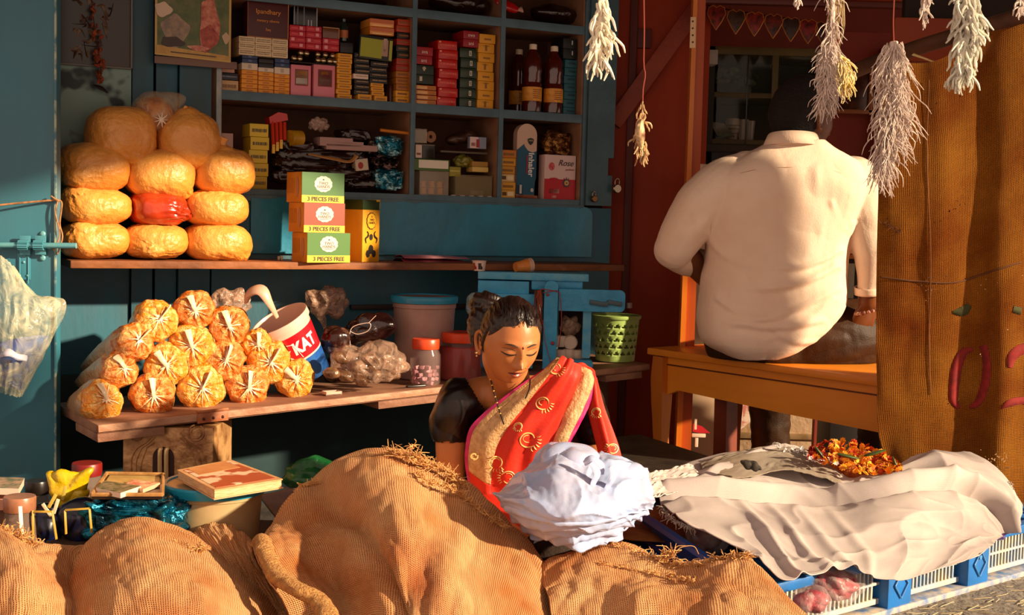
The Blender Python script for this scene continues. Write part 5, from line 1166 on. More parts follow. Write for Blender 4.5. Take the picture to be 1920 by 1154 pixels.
c0 = P(966, 503, RD + .04); c1 = P(998, 501, RD + .07); c0.z = max(c0.z, zt + .015); c1.z = zt + .023; M = AX(c0, c1)
t = thing('cup_stack', 'stack of striped paper cups lying on its side on the blue rack', 'cups', (c0 + c1) / 2 - Vector((0, 0, .02)))
for k in range(3):
    b = MB(); T = M @ Matrix.Translation((0, 0, k * .008)); b.lathe([(0, .002), (.0145, .002), (.0145, 0), (.0150, 0), (.0205, .040), (.0222, .041), (.0222, .043), (.0198, .043), (.0145, .004), (0, .004)], M=T, seg=28); obj('cup', b, mat('#d8863c' if k == 0 else '#e0c0a8', .5, c2='#c87830' if k == 0 else '#c8a08c', vs=30), t)
# green basket
c = bpt(1150, .18); c.y = min(c.y, 4.2); r1 = 45 * c.y / FPX; hb = P(1150, 590, c.y).z - c.z; bk = thing('green_basket', 'light green perforated plastic basket at the right end of the board', 'basket', c)
M_gb = mat('#a6c06a', .4, spec=.5)
b = MB(); seg = 72; rows = 26; V = []
for j in range(rows + 1):
    z = hb * .96 * j / rows; r = r1 * (.80 + .17 * j / rows); V.append([b.bm.verts.new(c + Vector((r * math.cos(2 * PI * k / seg), r * math.sin(2 * PI * k / seg), z))) for k in range(seg)])
for j in range(rows):
    for k in range(seg):
        jj = j - 3; hole = False
        if 0 <= jj < 20:
            rw = jj // 4; q = jj % 4; kk = (k + (rw % 2) * 2) % 4
            hole = (q == 1 and kk in (0, 1, 2)) or (q == 2 and kk == 1) or (q == 2 and kk in (0, 2) and False) or (q == 1 and kk == 3 and False)
        if not hole: b.bm.faces.new((V[j][k], V[j][(k + 1) % seg], V[j + 1][(k + 1) % seg], V[j + 1][k]))
b.bm.faces.new(V[0][::-1]); obj('basket_wall', b, M_gb, bk, solid=.002)
b = MB(); b.lathe([(r1 * .95, hb * .93), (r1 * 1.02, hb * .92), (r1 * 1.05, hb * .95), (r1 * 1.05, hb * .99), (r1 * 1.0, hb), (r1 * .95, hb * .98)], c, 64); obj('rim', b, M_gb, bk)
b = MB(); b.lathe([(0, .004), (r1 * .76, .004), (r1 * .82, hb * .34), (0, hb * .4)], c, 32); b.disp(lambda p: .003 * nz(p, 60)); obj('contents', b, mat('#8a8a4c', .7, c2='#4a3c1c', vs=40), bk)

# ================================================================ embossed tin box under the board
TD = 3.22; a = P(230, 800, TD); c = P(400, 800, TD); zt = min(LS(.1, .2).z, LS(.25, .2).z) - .030; w_ = c.x - a.x
tn = thing('tin_box', 'rusty embossed square metal tin standing under the left end of the board', 'tin', ((a.x + c.x) / 2, TD + .11, 0))
M_tin = mat('#d2a06a', .42, c2='#8a5a34', vs=16, bump=.5, bs=40, metal=.35, det=8, lo=.42, hi=.62)
b = MB(); b.box(((a.x + c.x) / 2, TD + .11, zt / 2), (w_, .22, zt), None, .006); obj('tin_body', b, M_tin, tn)
b = MB(); q = lambda px, py: P(px, py, TD - .001)
for off in (0, 9, 18):
    b = MB()
    b.tube([q(246 + off, 895), q(246 + off, 862 + off * .5), q(256 + off, 842), q(276, 828 + off * .6), q(290, 812 + off)], .0022, seg=6, n=24)
    obj('embossed_ridge', b, M_tin, tn); b = MB(); b.tube([q(385 - off, 895), q(385 - off, 862 + off * .5), q(375 - off, 842), q(352, 828 + off * .6), q(338, 812 + off)], .0022, seg=6, n=24); obj('embossed_ridge', b, M_tin, tn); b = MB()
for k in (0, 1):
    b.tube([q(255 + 15 * math.cos(a_) * (1 - .35 * k), 812 + 15 * math.sin(a_) * (1 - .35 * k)) for a_ in np.linspace(-1, 4, 14)], .002, seg=6); obj('embossed_ring', b, M_tin, tn); b = MB()
    b.tube([q(368 + 15 * math.cos(a_) * (1 - .35 * k), 812 + 15 * math.sin(a_) * (1 - .35 * k)) for a_ in np.linspace(-1, 4.5, 14)], .002, seg=6); obj('embossed_ring', b, M_tin, tn); b = MB()

def archm(x0, x1, yt, yb, d):
    a_ = P(x0, yb, d); c_ = P(x1, yb, d); h_ = P(x0, yt, d).z - a_.z; r = (c_.x - a_.x) / 2; b = MB(); b.prism([(0, 0), (2 * r, 0)] + [(r + r * math.cos(t), h_ - r + r * math.sin(t)) for t in np.linspace(0, PI, 12)], Matrix.Translation(a_), .002); return b
obj('dark_slot', archm(286, 326, 838, 900, TD - .002), mat('#3a1c10', .6), tn, smooth=False)
b = MB(); 
for x in (301, 313): b.tube([q(x, 900) - Vector((0, .006, 0)), q(x, 848) - Vector((0, .006, 0)), q(x + 2, 842) - Vector((0, .002, 0))], .006, seg=10, n=8)
obj('slot_rods', b, mat('#e8c48c', .3, metal=.4), tn)

# ================================================================ low counter on the left with small goods
CZ = .13; KD = 2.72
b = MB(); x0 = P(-90, 900, 2.7).x; x1 = P(575, 900, 2.7).x; b.box(((x0 + x1) / 2, 2.82, CZ / 2), (x1 - x0, .72, CZ), None, .006); o = obj('low_counter', b, mat('#3a2216', .8, c2='#2a160e', vs=10)); tag(o, 'low dark wooden counter behind the left burlap heap', 'counter')
cb = Vector((P(402, 1000, KD).x, KD, CZ)); hbk = P(402, 905, KD).z - CZ
bt_ = bucket('lidded_tub', 'milky plastic tub with a turquoise lid carrying an old book', cb, .106, hbk, .84, mat('#b8a078', .3, c2='#a08a62', vs=6, spec=.5, trans=.0), mat('#1f93b8', .3))
# book
bz = CZ + hbk + .0085; Q = [PZ(x, y, bz + .012) for x, y in ((332, 888), (432, 868), (530, 905), (402, 926))]; cen = sum(Q, Vector()) / 4
ux = (Q[3] - Q[0]); uy = (Q[1] - Q[0]); t = thing('old_book', 'worn thick book with a brown and cream cover lying on the tub', 'book', (cen.x, cen.y, bz))
def quadslab(q4, z0, z1, shrink=0.):
    b = MB(); cc = sum(q4, Vector()) / 4; V = []
    for z in (z0, z1):
        for p in q4: r = p + (cc - p) * shrink; V.append(b.bm.verts.new((r.x, r.y, z)))
    b.bm.faces.new([V[i] for i in (3, 2, 1, 0)]); b.bm.faces.new([V[i] for i in (4, 5, 6, 7)])
    for i in range(4): b.bm.faces.new((V[i], V[(i + 1) % 4], V[4 + (i + 1) % 4], V[4 + i]))
    return b
b = quadslab(Q, bz, bz + .017, .02); bmesh.ops.subdivide_edges(b.bm, edges=b.bm.edges[:], cuts=8, use_grid_fill=True); b.disp(lambda p: .0016 * nz((p.x * 3, p.y * 3, p.z * 30), 12)); obj('page_block', b, mat('#e0b88c', .8, c2='#b88a5c', vs=50, stretch=(1, 1, 20)), t)
obj('back_cover', quadslab(Q, bz - .001, bz + .0012, -.02), mat('#c8986c', .6), t, smooth=False)
obj('cover', quadslab(Q, bz + .017, bz + .0195), mat('#d8a878', .5, c2='#c08858', vs=20), t, smooth=False)
obj('cover_picture', quadslab(Q, bz + .0195, bz + .0202, .13), mat('#e0c0a0', .4, c2='#a0381c', vs=17, lo=.46, hi=.52, det=2), t, smooth=False)
Qh = [Q[0].lerp(Q[1], .1), Q[0].lerp(Q[1], .9), Q[0].lerp(Q[1], .9).lerp(Q[3].lerp(Q[2], .9), .35), Q[0].lerp(Q[1], .1).lerp(Q[3].lerp(Q[2], .1), .35)]
obj('brown_cover_top', quadslab([q_ + (cen - q_) * .12 for q_ in Qh], bz + .0202, bz + .0207), mat('#b0683c', .4, c2='#c88854', vs=20), t, smooth=False)
# cartons under the small goods
def cartn(px0, px1, y0, y1, z0, z1, lb, c):
    a = P(px0, 950, y0).x; e = P(px1, 950, y0).x; b = MB(); b.box(((a + e) / 2, (y0 + y1) / 2, (z0 + z1) / 2), (e - a, y1 - y0, z1 - z0), None, .003); return tag(obj('carton', b, mat(c, .7)), lb, 'carton')
cartn(78, 345, 2.53, 2.72, CZ, .228, 'low dark carton under the blue foil bags', '#3a281c')
cartn(-80, 30, 2.60, 2.70, CZ, .285, 'brown carton under the small packs at the left edge', '#7a5440')
cartn(525, 645, 3.28, 3.48, 0, .176, 'pale grey carton under the dark green plastic bag', '#8a8484')
# blue foil heap
t = bmesh.new(); bmesh.ops.create_icosphere(t, subdivisions=5, radius=1); c = P(255, 968, 2.60)
for v in t.verts:
    q = v.co.copy(); f = lambda a_: math.copysign(abs(a_) ** .5, a_); p = Vector((f(q.x) * .105, f(q.y) * .06, f(q.z) * .045)); p += q * .014 * (abs(nz((p.x, p.y, p.z * 2), 34, 3)) * 2.2 - .5) + q * .004 * nz(p, 120); v.co = c + p
b = MB(); b.add(t); o = obj('blue_foil_bag', b, mat('#12708f', .16, metal=.7, c2='#0a2a3a', vs=30, bump=.9, bs=60, lo=.4, hi=.6)); tag(o, 'shiny crinkled blue foil bags behind the left burlap heap', 'foil bag')
# frame + decks
zF = c.z + .055
Q2 = [PZ(x, y, zF + .004) for x, y in ((172, 928), (200, 888), (306, 890), (304, 928))]
t = thing('photo_frame', 'old gilt photo frame lying on the blue foil bags', 'frame', sum(Q2, Vector()) / 4)
obj('frame_board', quadslab(Q2, zF - .006, zF), mat('#140a08', .3), t, smooth=False)
for i in range(4):
    b = MB(); b.tube([Vector((Q2[i].x, Q2[i].y, zF + .004)), Vector((Q2[(i + 1) % 4].x, Q2[(i + 1) % 4].y, zF + .004))], .0045, seg=6); obj('frame_edge', b, mat('#b88a54', .4, c2='#8a6034', vs=30), t)
obj('frame_picture', quadslab([Q2[0].lerp(Q2[1], .5), Q2[1], Q2[2], Q2[3].lerp(Q2[2], .5)], zF, zF + .001, .12), mat('#a88a4c', .3, c2='#c8a868', vs=20), t, smooth=False)
def slabbox(name, label, cat, pts, z0, th, ctop, cside, sub=()):
    Q_ = [PZ(x, y, z0 + th) for x, y in pts]; t = thing(name, label, cat, Vector(((sum(q_.x for q_ in Q_)) / 4, sum(q_.y for q_ in Q_) / 4, z0)))
    obj('box_body', quadslab(Q_, z0, z0 + th), mat(cside, .45), t, smooth=False); obj('box_top', quadslab(Q_, z0 + th, z0 + th + .0006), ctop, t, smooth=False)
    return t
slabbox('card_pack', 'small patterned pack lying on the photo frame, white side showing', 'card pack', ((180, 915), (196, 902), (264, 912), (226, 925)), zF + .001, .011, mat('#9a8468', .4, c2='#2c4a24', vs=70), '#e4cbb4')
slabbox('card_pack', 'red and white patterned pack behind the other on the frame', 'card pack', ((236, 908), (250, 900), (300, 906), (268, 918)), zF + .001, .008, mat('#c81c1c', .4, c2='#e8c89c', vs=70), '#d8a888')
# yellow bag, packets, jars
t = bmesh.new(); bmesh.ops.create_icosphere(t, subdivisions=4, radius=1); c = P(130, 928, 2.68)
for v in t.verts:
    q = v.co.copy(); p = Vector((q.x * .034 * (1 + .55 * max(0, q.z)), q.y * .02, q.z * .045)); p += q * .010 * (abs(nz(p, 34, 8)) * 2 - .3)
    if q.z > .3: p.z += .022 * abs(q.x) * (1 if q.x < 0 else 1.3); p.x += .02 * q.x * q.z
    v.co = c + p
b = MB(); b.add(t); o = obj('yellow_bag', b, mat('#d8b414', .25, c2='#b8960c', vs=12, spec=.6, bump=.5, bs=40)); tag(o, 'crumpled translucent yellow plastic bag on the left counter', 'plastic bag')
for i, (x, y, r, lb) in enumerate(((80, 985, (.045, .03, .05), 'dark blue packet with yellow bands, left one under the yellow bag'), (150, 978, (.045, .03, .052), 'dark blue packet with yellow bands, right one under the yellow bag'))):
    o = crump_at('dark_packet', lb, 'packet', P(x, y, 2.58), r, mat('#0c1024', .3, c2='#10206a', vs=16, lo=.5, hi=.7), 70 + i, .25, 20, floor=False)
    b = MB()
    for k, (xa, ya, xb, yb) in enumerate((((62, 958, 62, 1012), (98, 958, 106, 1012), (62, 960, 98, 960)), ((122, 958, 124, 1002), (168, 955, 172, 1000), (122, 957, 168, 954)))[i]):
        b.tube([P(xa, ya, 2.535), P((xa + xb) / 2, (ya + yb) / 2, 2.53), P(xb, yb, 2.535)], .0026, seg=6, n=8, flat=.4)
    obj('yellow_band', b, mat('#a8842c', .5), o)
for i, (x, y, a_) in enumerate(((105, 950, .3), (120, 925, .2), (88, 957, -.6), (98, 940, .5))):
    b = MB(); b.box(P(x, y, 2.56 if i != 1 else 2.63), (.007, .003, .032), Matrix.Rotation(a_, 3, 'Y'), .0008); o = obj('paper_strip', b, mat('#d8c8a8' if i % 2 == 0 else '#c0a444', .6)); tag(o, ('pale paper strip sticking up from the dark packets', 'tall yellow paper strip beside the yellow bag', 'pale paper strip leaning left on the dark packet', 'short yellow paper strip between the packets')[i], 'paper strip')
M_dj = mat('#8a7468', .12, alpha=.5, spec=.8)
def jar2(label, px, ytop, rp, d, ml, mfill=None):
    c = Vector((P(px, ytop, d).x, d, CZ)); return jar(label, px, 0, rp, ytop, M_dj, mfill or mat('#6a5040', .6, c2='#3a281c', vs=30), .6, ml, c=c)
jar2('jar with a copper brown lid at the left edge, behind the burlap', 37, 933, 33, 2.55, mat('#7a4a30', .3, c2='#b0785a', vs=10))
jar2('jar with a black lid behind the copper lidded jar', 70, 903, 25, 2.80, mat('#1a120e', .3))
jar2('blurred jar with a dark red lid behind the yellow bag', 163, 870, 31, 3.0, mat('#7a1410', .4), mat('#3a3450', .5))
slabbox('small_pack', 'white pack with a floral print at the left edge', 'pack', ((-25, 915), (-10, 895), (46, 897), (35, 917)), P(10, 925, 2.62).z, .014, mat('#c89a80', .4, c2='#5a6a4c', vs=50), '#d8c0ac')
slabbox('small_pack', 'pinkish pack under the floral pack at the left edge', 'pack', ((-30, 945), (-15, 922), (33, 924), (20, 945)), P(10, 952, 2.60).z, .014, mat('#c8907c', .5), '#c8907c')
b = MB(); b.tube([P(38, 950, 2.50), P(40, 985, 2.49), P(42, 1012, 2.50)], .004, seg=6, n=10, flat=.3); o = obj('white_strap', b, mat('#c8c0b8', .5)); tag(o, 'white strap hanging in front of the copper lidded jar', 'strap')
# green net bag and grey carton flap
crump_at('green_bag', 'crumpled dark green plastic bag on the floor under the board', 'plastic bag', P(583, 893, 3.35), (.075, .05, .045), mat('#1c6a34', .35, alpha=.75, c2='#0c3a1c', vs=14, bump=.8, bs=30), 81, .35, 18, floor=False)
b = MB(); Q3 = [P(485, 930, 2.9), P(575, 912, 3.1), P(585, 985, 2.75), P(540, 1000, 2.6)]; G = net([[Q3[0], Q3[0].lerp(Q3[1], .5), Q3[1]], [Q3[3].lerp(Q3[0], .5), (Q3[0] + Q3[1] + Q3[2] + Q3[3]) / 4, Q3[2].lerp(Q3[1], .5)], [Q3[3], Q3[3].lerp(Q3[2], .5), Q3[2]]], 10, 10); b.grid(G); o = obj('grey_cardboard', b, mat('#6a5a60', .7, c2='#4a3c40', vs=8), solid=.004); tag(o, 'grey cardboard flap between the milky tub and the burlap', 'cardboard')

# ================================================================ hanging bag at the left door
t = thing('hanging_bag', 'clear plastic bag with blue contents hanging on the left door', 'plastic bag', P(50, 740, 3.2))
D0 = 3.215  # in front of the door
rows = [[P(-60, 470, D0), P(-20, 474, D0 - .03), P(8, 484, D0 - .03), P(22, 500, D0 - .02), P(24, 505, D0)],
        [P(-70, 520, D0), P(-10, 525, D0 - .06), P(30, 535, D0 - .07), P(60, 550, D0 - .03), P(70, 556, D0)],
        [P(-70, 580, D0), P(-10, 575, D0 - .08), P(40, 572, D0 - .09), P(90, 568, D0 - .05), P(122, 566, D0)],
        [P(-70, 640, D0), P(-10, 640, D0 - .10), P(40, 630, D0 - .10), P(85, 625, D0 - .06), P(102, 628, D0)],
        [P(-70, 700, D0), P(-10, 700, D0 - .08), P(30, 700, D0 - .08), P(60, 690, D0 - .04), P(76, 680, D0)],
        [P(-60, 730, D0), P(-5, 735, D0 - .04), P(20, 742, D0 - .04), P(36, 745, D0 - .02), P(42, 738, D0)]]
b = MB(); b.grid(net(rows, 70, 70, lambda u, v, p: .010 * (abs(nz((u * 9 + v * 2, v * 3, 0), 1.3, 2)) - .2) + .005 * nz((u * 22, v * 7, 3), 1))); obj('clear_film', b, film('#e4dcb8', .42, .14, .9, 22), t)
b = MB(); rows2 = [[p.lerp(P(10, 660, D0 + .01), .14) + Vector((0, .018, 0)) for p in r] for r in rows[3:]]; b.grid(net(rows2, 40, 30, lambda u, v, p: .006 * nz((u * 9, v * 6, 0), 1.3, 5))); obj('blue_contents', b, mat('#1450b0', .4, c2='#4c86c8', vs=9), t)
b = MB(); b.tube([P(0, 668, D0 - .10), P(15, 662, D0 - .11), P(30, 668, D0 - .105), P(50, 673, D0 - .085)], [.006, .012, .008, .010], seg=10, n=16, flat=.5); b.disp(lambda p: .004 * nz(p, 60)); obj('white_label', b, mat('#b8b4c4', .5), t)
b = MB(); b.tube([P(-30, 392, LD - .03), P(0, 385, LD - .03), P(60, 379, LD - .015), P(108, 375, LD - .006)], .0028, seg=6, n=20)
b.tube([P(108, 375, LD - .006), P(116, 382, LD - .01), P(112, 420, LD - .012), P(117, 445, LD - .01), P(108, 476, LD - .01)], .0024, seg=6, n=20)
b.tube([P(108, 378, LD - .012), P(104, 400, LD - .012), P(112, 440, LD - .016), P(100, 470, LD - .014)], .002, seg=6, n=20); b.tube([P(96, 368, LD - .01), P(104, 374, LD - .012), P(112, 378, LD - .01)], .0028, seg=6, n=6)
o = obj('jute_string', b, mat('#c08a5c', .8, c2='#8a5a34', vs=60)); tag(o, 'jute string tied round the left door edge', 'string')
# ================================================================ burlap covered heaps
M_burlap = weave('burlap_weave', '#eab682', '#dcac86', scale=430., dark='#9a5f2c', stain='#d08468', bumpd=.0026)
M_fray = mat('#d6a468', .9, c2='#b47e46', vs=80)
def drape(name, label, rows, nu=150, nv=110, fold=None, m=None, th=.003, cat='burlap sack', back=None):
    G = net(rows, nu, nv, fold); b = MB(); b.grid(G)
    o = obj(name, b, m or M_burlap, solid=th); 
    if label: tag(o, label, cat)
    return o, G
def fold(a1=.010, f1=(5, 3), a2=.004, f2=(14, 9), a3=.0015, seed=0):
    def fn(u, v, p):
        return a1 * nz((u * f1[0], v * f1[1], seed), 1.) + a2 * (abs(nz((u * f2[0] + v * 3, v * f2[1], seed + 4), 1.)) * 2 - .4) + a3 * nz((u * 45, v * 35, seed), 1.)
    return fn
def fray(o, pts, k, ln, seed=0, up=(0, 0, 1), name='frayed_edge', r=.0011, spread=1., m=None):
    rnd = random.Random(seed); b = MB(); A = spl([list(p) for p in pts], 200)
    for i in range(k):
        p = Vector(A[rnd.randrange(200)]); q = Vector((rnd.uniform(-1, 1) * spread, rnd.uniform(-1, .3), rnd.uniform(-.4, 1))).normalized(); q = (q + Vector(up) * .5).normalized(); l = ln * rnd.uniform(.3, 1.)
        p = p + Vector((rnd.uniform(-.004, .004), rnd.uniform(-.004, .004), rnd.uniform(-.003, .003)))
        c1 = p + q * l * .5 + Vector((rnd.uniform(-.3, .3), rnd.uniform(-.3, .3), rnd.uniform(-.3, .3))) * l
        c2 = p + q * l + Vector((rnd.uniform(-.5, .5), rnd.uniform(-.4, .4), rnd.uniform(-.6, .2))) * l
        b.tube([p, c1, c2], [r, r, r * .5], seg=4, n=6, cap=False)
    return obj(name, b, m or M_fray, o)
# rows run from the far hem, over the crest, to the near foot; columns run left to right
def PR(lst): return [P(*q) for q in lst]
# left low fold behind (dark dip) and left heap
rows = [PR([(-60, 1000, 2.55), (40, 1025, 2.5), (110, 1028, 2.5), (180, 1030, 2.5), (260, 1020, 2.52), (380, 1060, 2.55)]),
        PR([(-60, 985, 2.42), (0, 995, 2.40), (50, 1022, 2.40), (120, 1030, 2.42), (200, 1040, 2.44), (380, 1080, 2.5)]),
        PR([(-60, 1010, 2.25), (20, 1012, 2.22), (70, 1050, 2.24), (130, 1090, 2.28), (200, 1090, 2.34), (380, 1120, 2.4)]),
        PR([(-60, 1080, 2.10), (30, 1080, 2.06), (90, 1110, 2.08), (150, 1140, 2.14), (200, 1150, 2.2), (380, 1170, 2.3)]),
        PR([(-60, 1190, 1.98), (30, 1190, 1.94), (90, 1200, 1.96), (150, 1210, 2.0), (220, 1220, 2.05), (380, 1230, 2.2)])]
o, G = drape('burlap_sheet', 'burlap sheet at the lower left corner with a frayed upper edge', rows, 110, 90, fold(.008, seed=2))
fray(o, [P(-20, 996, 2.405), P(20, 1000, 2.40), P(50, 1018, 2.40), P(70, 1028, 2.40)], 120, .030, 1)
rows = [PR([(120, 1120, 2.62), (170, 1040, 2.66), (230, 1000, 2.70), (300, 1000, 2.72), (380, 1010, 2.72), (450, 1060, 2.7), (520, 1120, 2.66), (585, 1220, 2.6)]),
        PR([(112, 1110, 2.45), (150, 1030, 2.48), (200, 986, 2.50), (265, 970, 2.50), (340, 1000, 2.50), (420, 1052, 2.48), (500, 1105, 2.45), (580, 1200, 2.42)]),
        PR([(110, 1130, 2.32), (150, 1052, 2.34), (200, 1010, 2.35), (270, 996, 2.34), (350, 1024, 2.34), (430, 1070, 2.32), (500, 1120, 2.31), (570, 1200, 2.3)]),
        PR([(112, 1150, 2.2), (150, 1090, 2.2), (205, 1060, 2.18), (280, 1050, 2.16), (360, 1070, 2.16), (430, 1105, 2.17), (490, 1150, 2.18), (550, 1210, 2.2)]),
        PR([(115, 1190, 2.1), (160, 1140, 2.08), (215, 1120, 2.04), (290, 1115, 2.02), (370, 1130, 2.02), (430, 1160, 2.05), (490, 1200, 2.08), (540, 1240, 2.1)]),
        PR([(120, 1240, 2.0), (165, 1215, 1.98), (225, 1205, 1.94), (300, 1200, 1.92), (370, 1215, 1.92), (430, 1235, 1.95), (480, 1260, 2.0), (530, 1300, 2.0)])]
o, G = drape('burlap_heap', 'rounded burlap covered heap at the lower left with a torn spot', rows, 150, 110, fold(.007, (4, 3), .003, seed=6))
fray(o, [P(330, 1025, 2.325), P(352, 1040, 2.30), P(378, 1030, 2.31), P(365, 1050, 2.29), P(345, 1055, 2.29)], 160, .024, 3, name='torn_threads', spread=1.4)
# small piece between the heaps
rows = [PR([(350, 1010, 2.66), (400, 985, 2.66), (450, 1000, 2.64), (500, 1040, 2.62)]), PR([(350, 1010, 2.58), (395, 988, 2.58), (450, 1003, 2.56), (500, 1040, 2.52)]),
        PR([(380, 1060, 2.48), (430, 1040, 2.46), (470, 1050, 2.42), (520, 1080, 2.4)]), PR([(450, 1130, 2.35), (480, 1120, 2.33), (520, 1130, 2.3), (570, 1150, 2.28)]), PR([(500, 1240, 2.2), (530, 1230, 2.18), (580, 1230, 2.16), (640, 1240, 2.15)])]
o, G = drape('burlap_fold', 'narrow burlap fold in the valley between the two big heaps', rows, 60, 60, fold(.005, seed=8))
# central heap
rows = [PR([(480, 1130, 2.85), (520, 1040, 2.88), (575, 950, 2.90), (640, 890, 2.92), (720, 870, 2.92), (800, 880, 2.92), (880, 930, 2.9), (950, 990, 2.85), (1010, 1060, 2.75), (1070, 1180, 2.6)]),
        PR([(470, 1110, 2.62), (505, 1010, 2.66), (560, 920, 2.70), (640, 864, 2.72), (722, 838, 2.72), (800, 862, 2.70), (880, 915, 2.66), (950, 975, 2.6), (1010, 1050, 2.52), (1065, 1160, 2.45)]),
        PR([(470, 1060, 2.50), (500, 990, 2.54), (560, 925, 2.60), (645, 872, 2.62), (725, 850, 2.62), (800, 880, 2.60), (875, 930, 2.56), (945, 990, 2.5), (1005, 1060, 2.42), (1060, 1165, 2.36)]),
        PR([(472, 1022, 2.40), (510, 1002, 2.42), (570, 985, 2.44), (650, 938, 2.44), (730, 905, 2.44), (800, 935, 2.44), (870, 985, 2.40), (935, 1040, 2.34), (995, 1100, 2.28), (1050, 1180, 2.25)]),
        PR([(480, 1045, 2.30), (530, 1020, 2.34), (595, 1015, 2.36), (670, 990, 2.32), (740, 975, 2.28), (800, 1000, 2.26), (865, 1045, 2.22), (925, 1090, 2.18), (985, 1140, 2.16), (1040, 1200, 2.15)]),
        PR([(500, 1085, 2.22), (560, 1070, 2.28), (620, 1085, 2.30), (690, 1060, 2.2), (745, 1055, 2.14), (800, 1075, 2.12), (860, 1110, 2.10), (915, 1150, 2.08), (975, 1190, 2.08), (1030, 1230, 2.08)]),
        PR([(540, 1140, 2.16), (600, 1130, 2.2), (650, 1150, 2.22), (705, 1135, 2.1), (750, 1135, 2.04), (800, 1150, 2.02), (855, 1180, 2.0), (910, 1205, 2.0), (970, 1235, 2.0), (1020, 1260, 2.02)]),
        PR([(560, 1260, 2.08), (620, 1250, 2.1), (665, 1260, 2.1), (715, 1250, 2.0), (755, 1250, 1.94), (800, 1255, 1.92), (850, 1270, 1.92), (900, 1285, 1.92), (960, 1300, 1.92), (1010, 1320, 1.95)])]
def f2(u, v, p):
    base = fold(.013, (5, 4), .0045, (12, 8), seed=12)(u, v, p)
    # a crease running down from the left shoulder
    d = (u - (.20 + .25 * v)); base -= .030 * math.exp(-(d / .035) ** 2) * min(1, v * 2.2) * (v > .05)
    d2 = (u - (.50 + .12 * math.sin(v * 4))); base -= .016 * math.exp(-(d2 / .05) ** 2) * v
    d3 = (u - (.70 - .10 * v)); base += .010 * math.exp(-(d3 / .06) ** 2) * v
    return base
o, G = drape('burlap_heap', 'tallest burlap covered heap in front of the woman with a frayed crest', rows, 200, 150, f2)
fray(o, [P(730, 848, 2.60), P(775, 862, 2.58), P(800, 872, 2.60), P(835, 885, 2.60), P(870, 912, 2.58)], 260, .030, 5)
fray(o, [P(785, 888, 2.54), P(800, 905, 2.50), P(840, 915, 2.52), P(870, 935, 2.53), P(905, 962, 2.50), P(945, 990, 2.47)], 240, .020, 7, name='frayed_seam')
fray(o, [P(772, 846, 2.60), P(776, 834, 2.60)], 20, .018, 8, name='loose_tuft')
# rolled hem at left side of the central heap
b = MB(); pts = PR([(478, 1025, 2.37), (492, 1012, 2.36), (500, 1040, 2.28), (520, 1080, 2.2), (555, 1105, 2.13), (600, 1130, 2.1), (620, 1175, 2.02), (630, 1240, 1.96)])
b.tube(pts, [.010, .016, .018, .020, .018, .020, .022, .024], seg=14, n=60, flat=.7); b.disp(lambda p: .003 * nz(p, 60)); obj('rolled_hem', b, mat('#cf9858', .95, c2='#a8703a', vs=90, bump=.9, bs=260), o)
b = MB(); b.tube(PR([(580, 950, 2.60), (562, 920, 2.62), (590, 905, 2.64), (620, 900, 2.64)]), [.004, .007, .006, .004], seg=8, n=16); b.disp(lambda p: .003 * nz(p, 80)); fr = obj('side_hem', b, M_fray, o); fray(o, [P(560, 940, 2.60), P(565, 915, 2.62), P(600, 905, 2.62)], 60, .016, 9, name='side_threads')
# right low burlap
rows = [PR([(1000, 1090, 2.52), (1060, 1050, 2.56), (1130, 1025, 2.56), (1200, 1028, 2.52), (1240, 1050, 2.48), (1290, 1060, 2.44), (1350, 1050, 2.42), (1400, 1050, 2.40), (1440, 1090, 2.36), (1490, 1150, 2.3)]),
        PR([(1010, 1060, 2.44), (1060, 1038, 2.46), (1120, 1025, 2.46), (1180, 1030, 2.44), (1240, 1058, 2.40), (1290, 1068, 2.36), (1350, 1050, 2.34), (1400, 1045, 2.32), (1450, 1090, 2.27), (1510, 1150, 2.2)]),
        PR([(1020, 1100, 2.32), (1070, 1078, 2.34), (1130, 1068, 2.34), (1190, 1078, 2.32), (1240, 1095, 2.29), (1300, 1100, 2.26), (1350, 1090, 2.24), (1410, 1095, 2.22), (1460, 1130, 2.18), (1520, 1180, 2.12)]),
        PR([(1030, 1130, 2.24), (1080, 1122, 2.24), (1140, 1125, 2.22), (1195, 1115, 2.20), (1250, 1120, 2.2), (1310, 1135, 2.17), (1370, 1135, 2.14), (1420, 1150, 2.12), (1470, 1185, 2.08), (1530, 1230, 2.04)]),
        PR([(1040, 1240, 2.12), (1090, 1240, 2.1), (1150, 1235, 2.08), (1205, 1235, 2.06), (1260, 1240, 2.05), (1320, 1250, 2.02), (1380, 1255, 2.0), (1430, 1270, 1.98), (1480, 1290, 1.96), (1540, 1320, 1.94)])]
o, G = drape('burlap_sheet', 'low burlap sheet with a frayed back edge between the white bag and the pallet', rows, 150, 90, fold(.008, (6, 3), .004, (12, 8), seed=22))
fray(o, [P(1150, 1030, 2.445), P(1200, 1042, 2.42), P(1245, 1058, 2.40), P(1300, 1066, 2.355), P(1350, 1052, 2.34), P(1400, 1046, 2.32)], 330, .024, 11)
fray(o, [P(1238, 1050, 2.39), P(1262, 1040, 2.38)], 40, .035, 12, name='loose_tuft'); fray(o, [P(1120, 1060, 2.36), P(1220, 1075, 2.33), P(1300, 1090, 2.27)], 120, .014, 14, name='frayed_seam')
b = MB(); b.tube(PR([(1245, 1052, 2.38), (1262, 1045, 2.36), (1275, 1028, 2.36), (1300, 1025, 2.36), (1310, 1040, 2.36)]), .0009, seg=4, n=24); obj('loose_thread', b, M_fray, o)
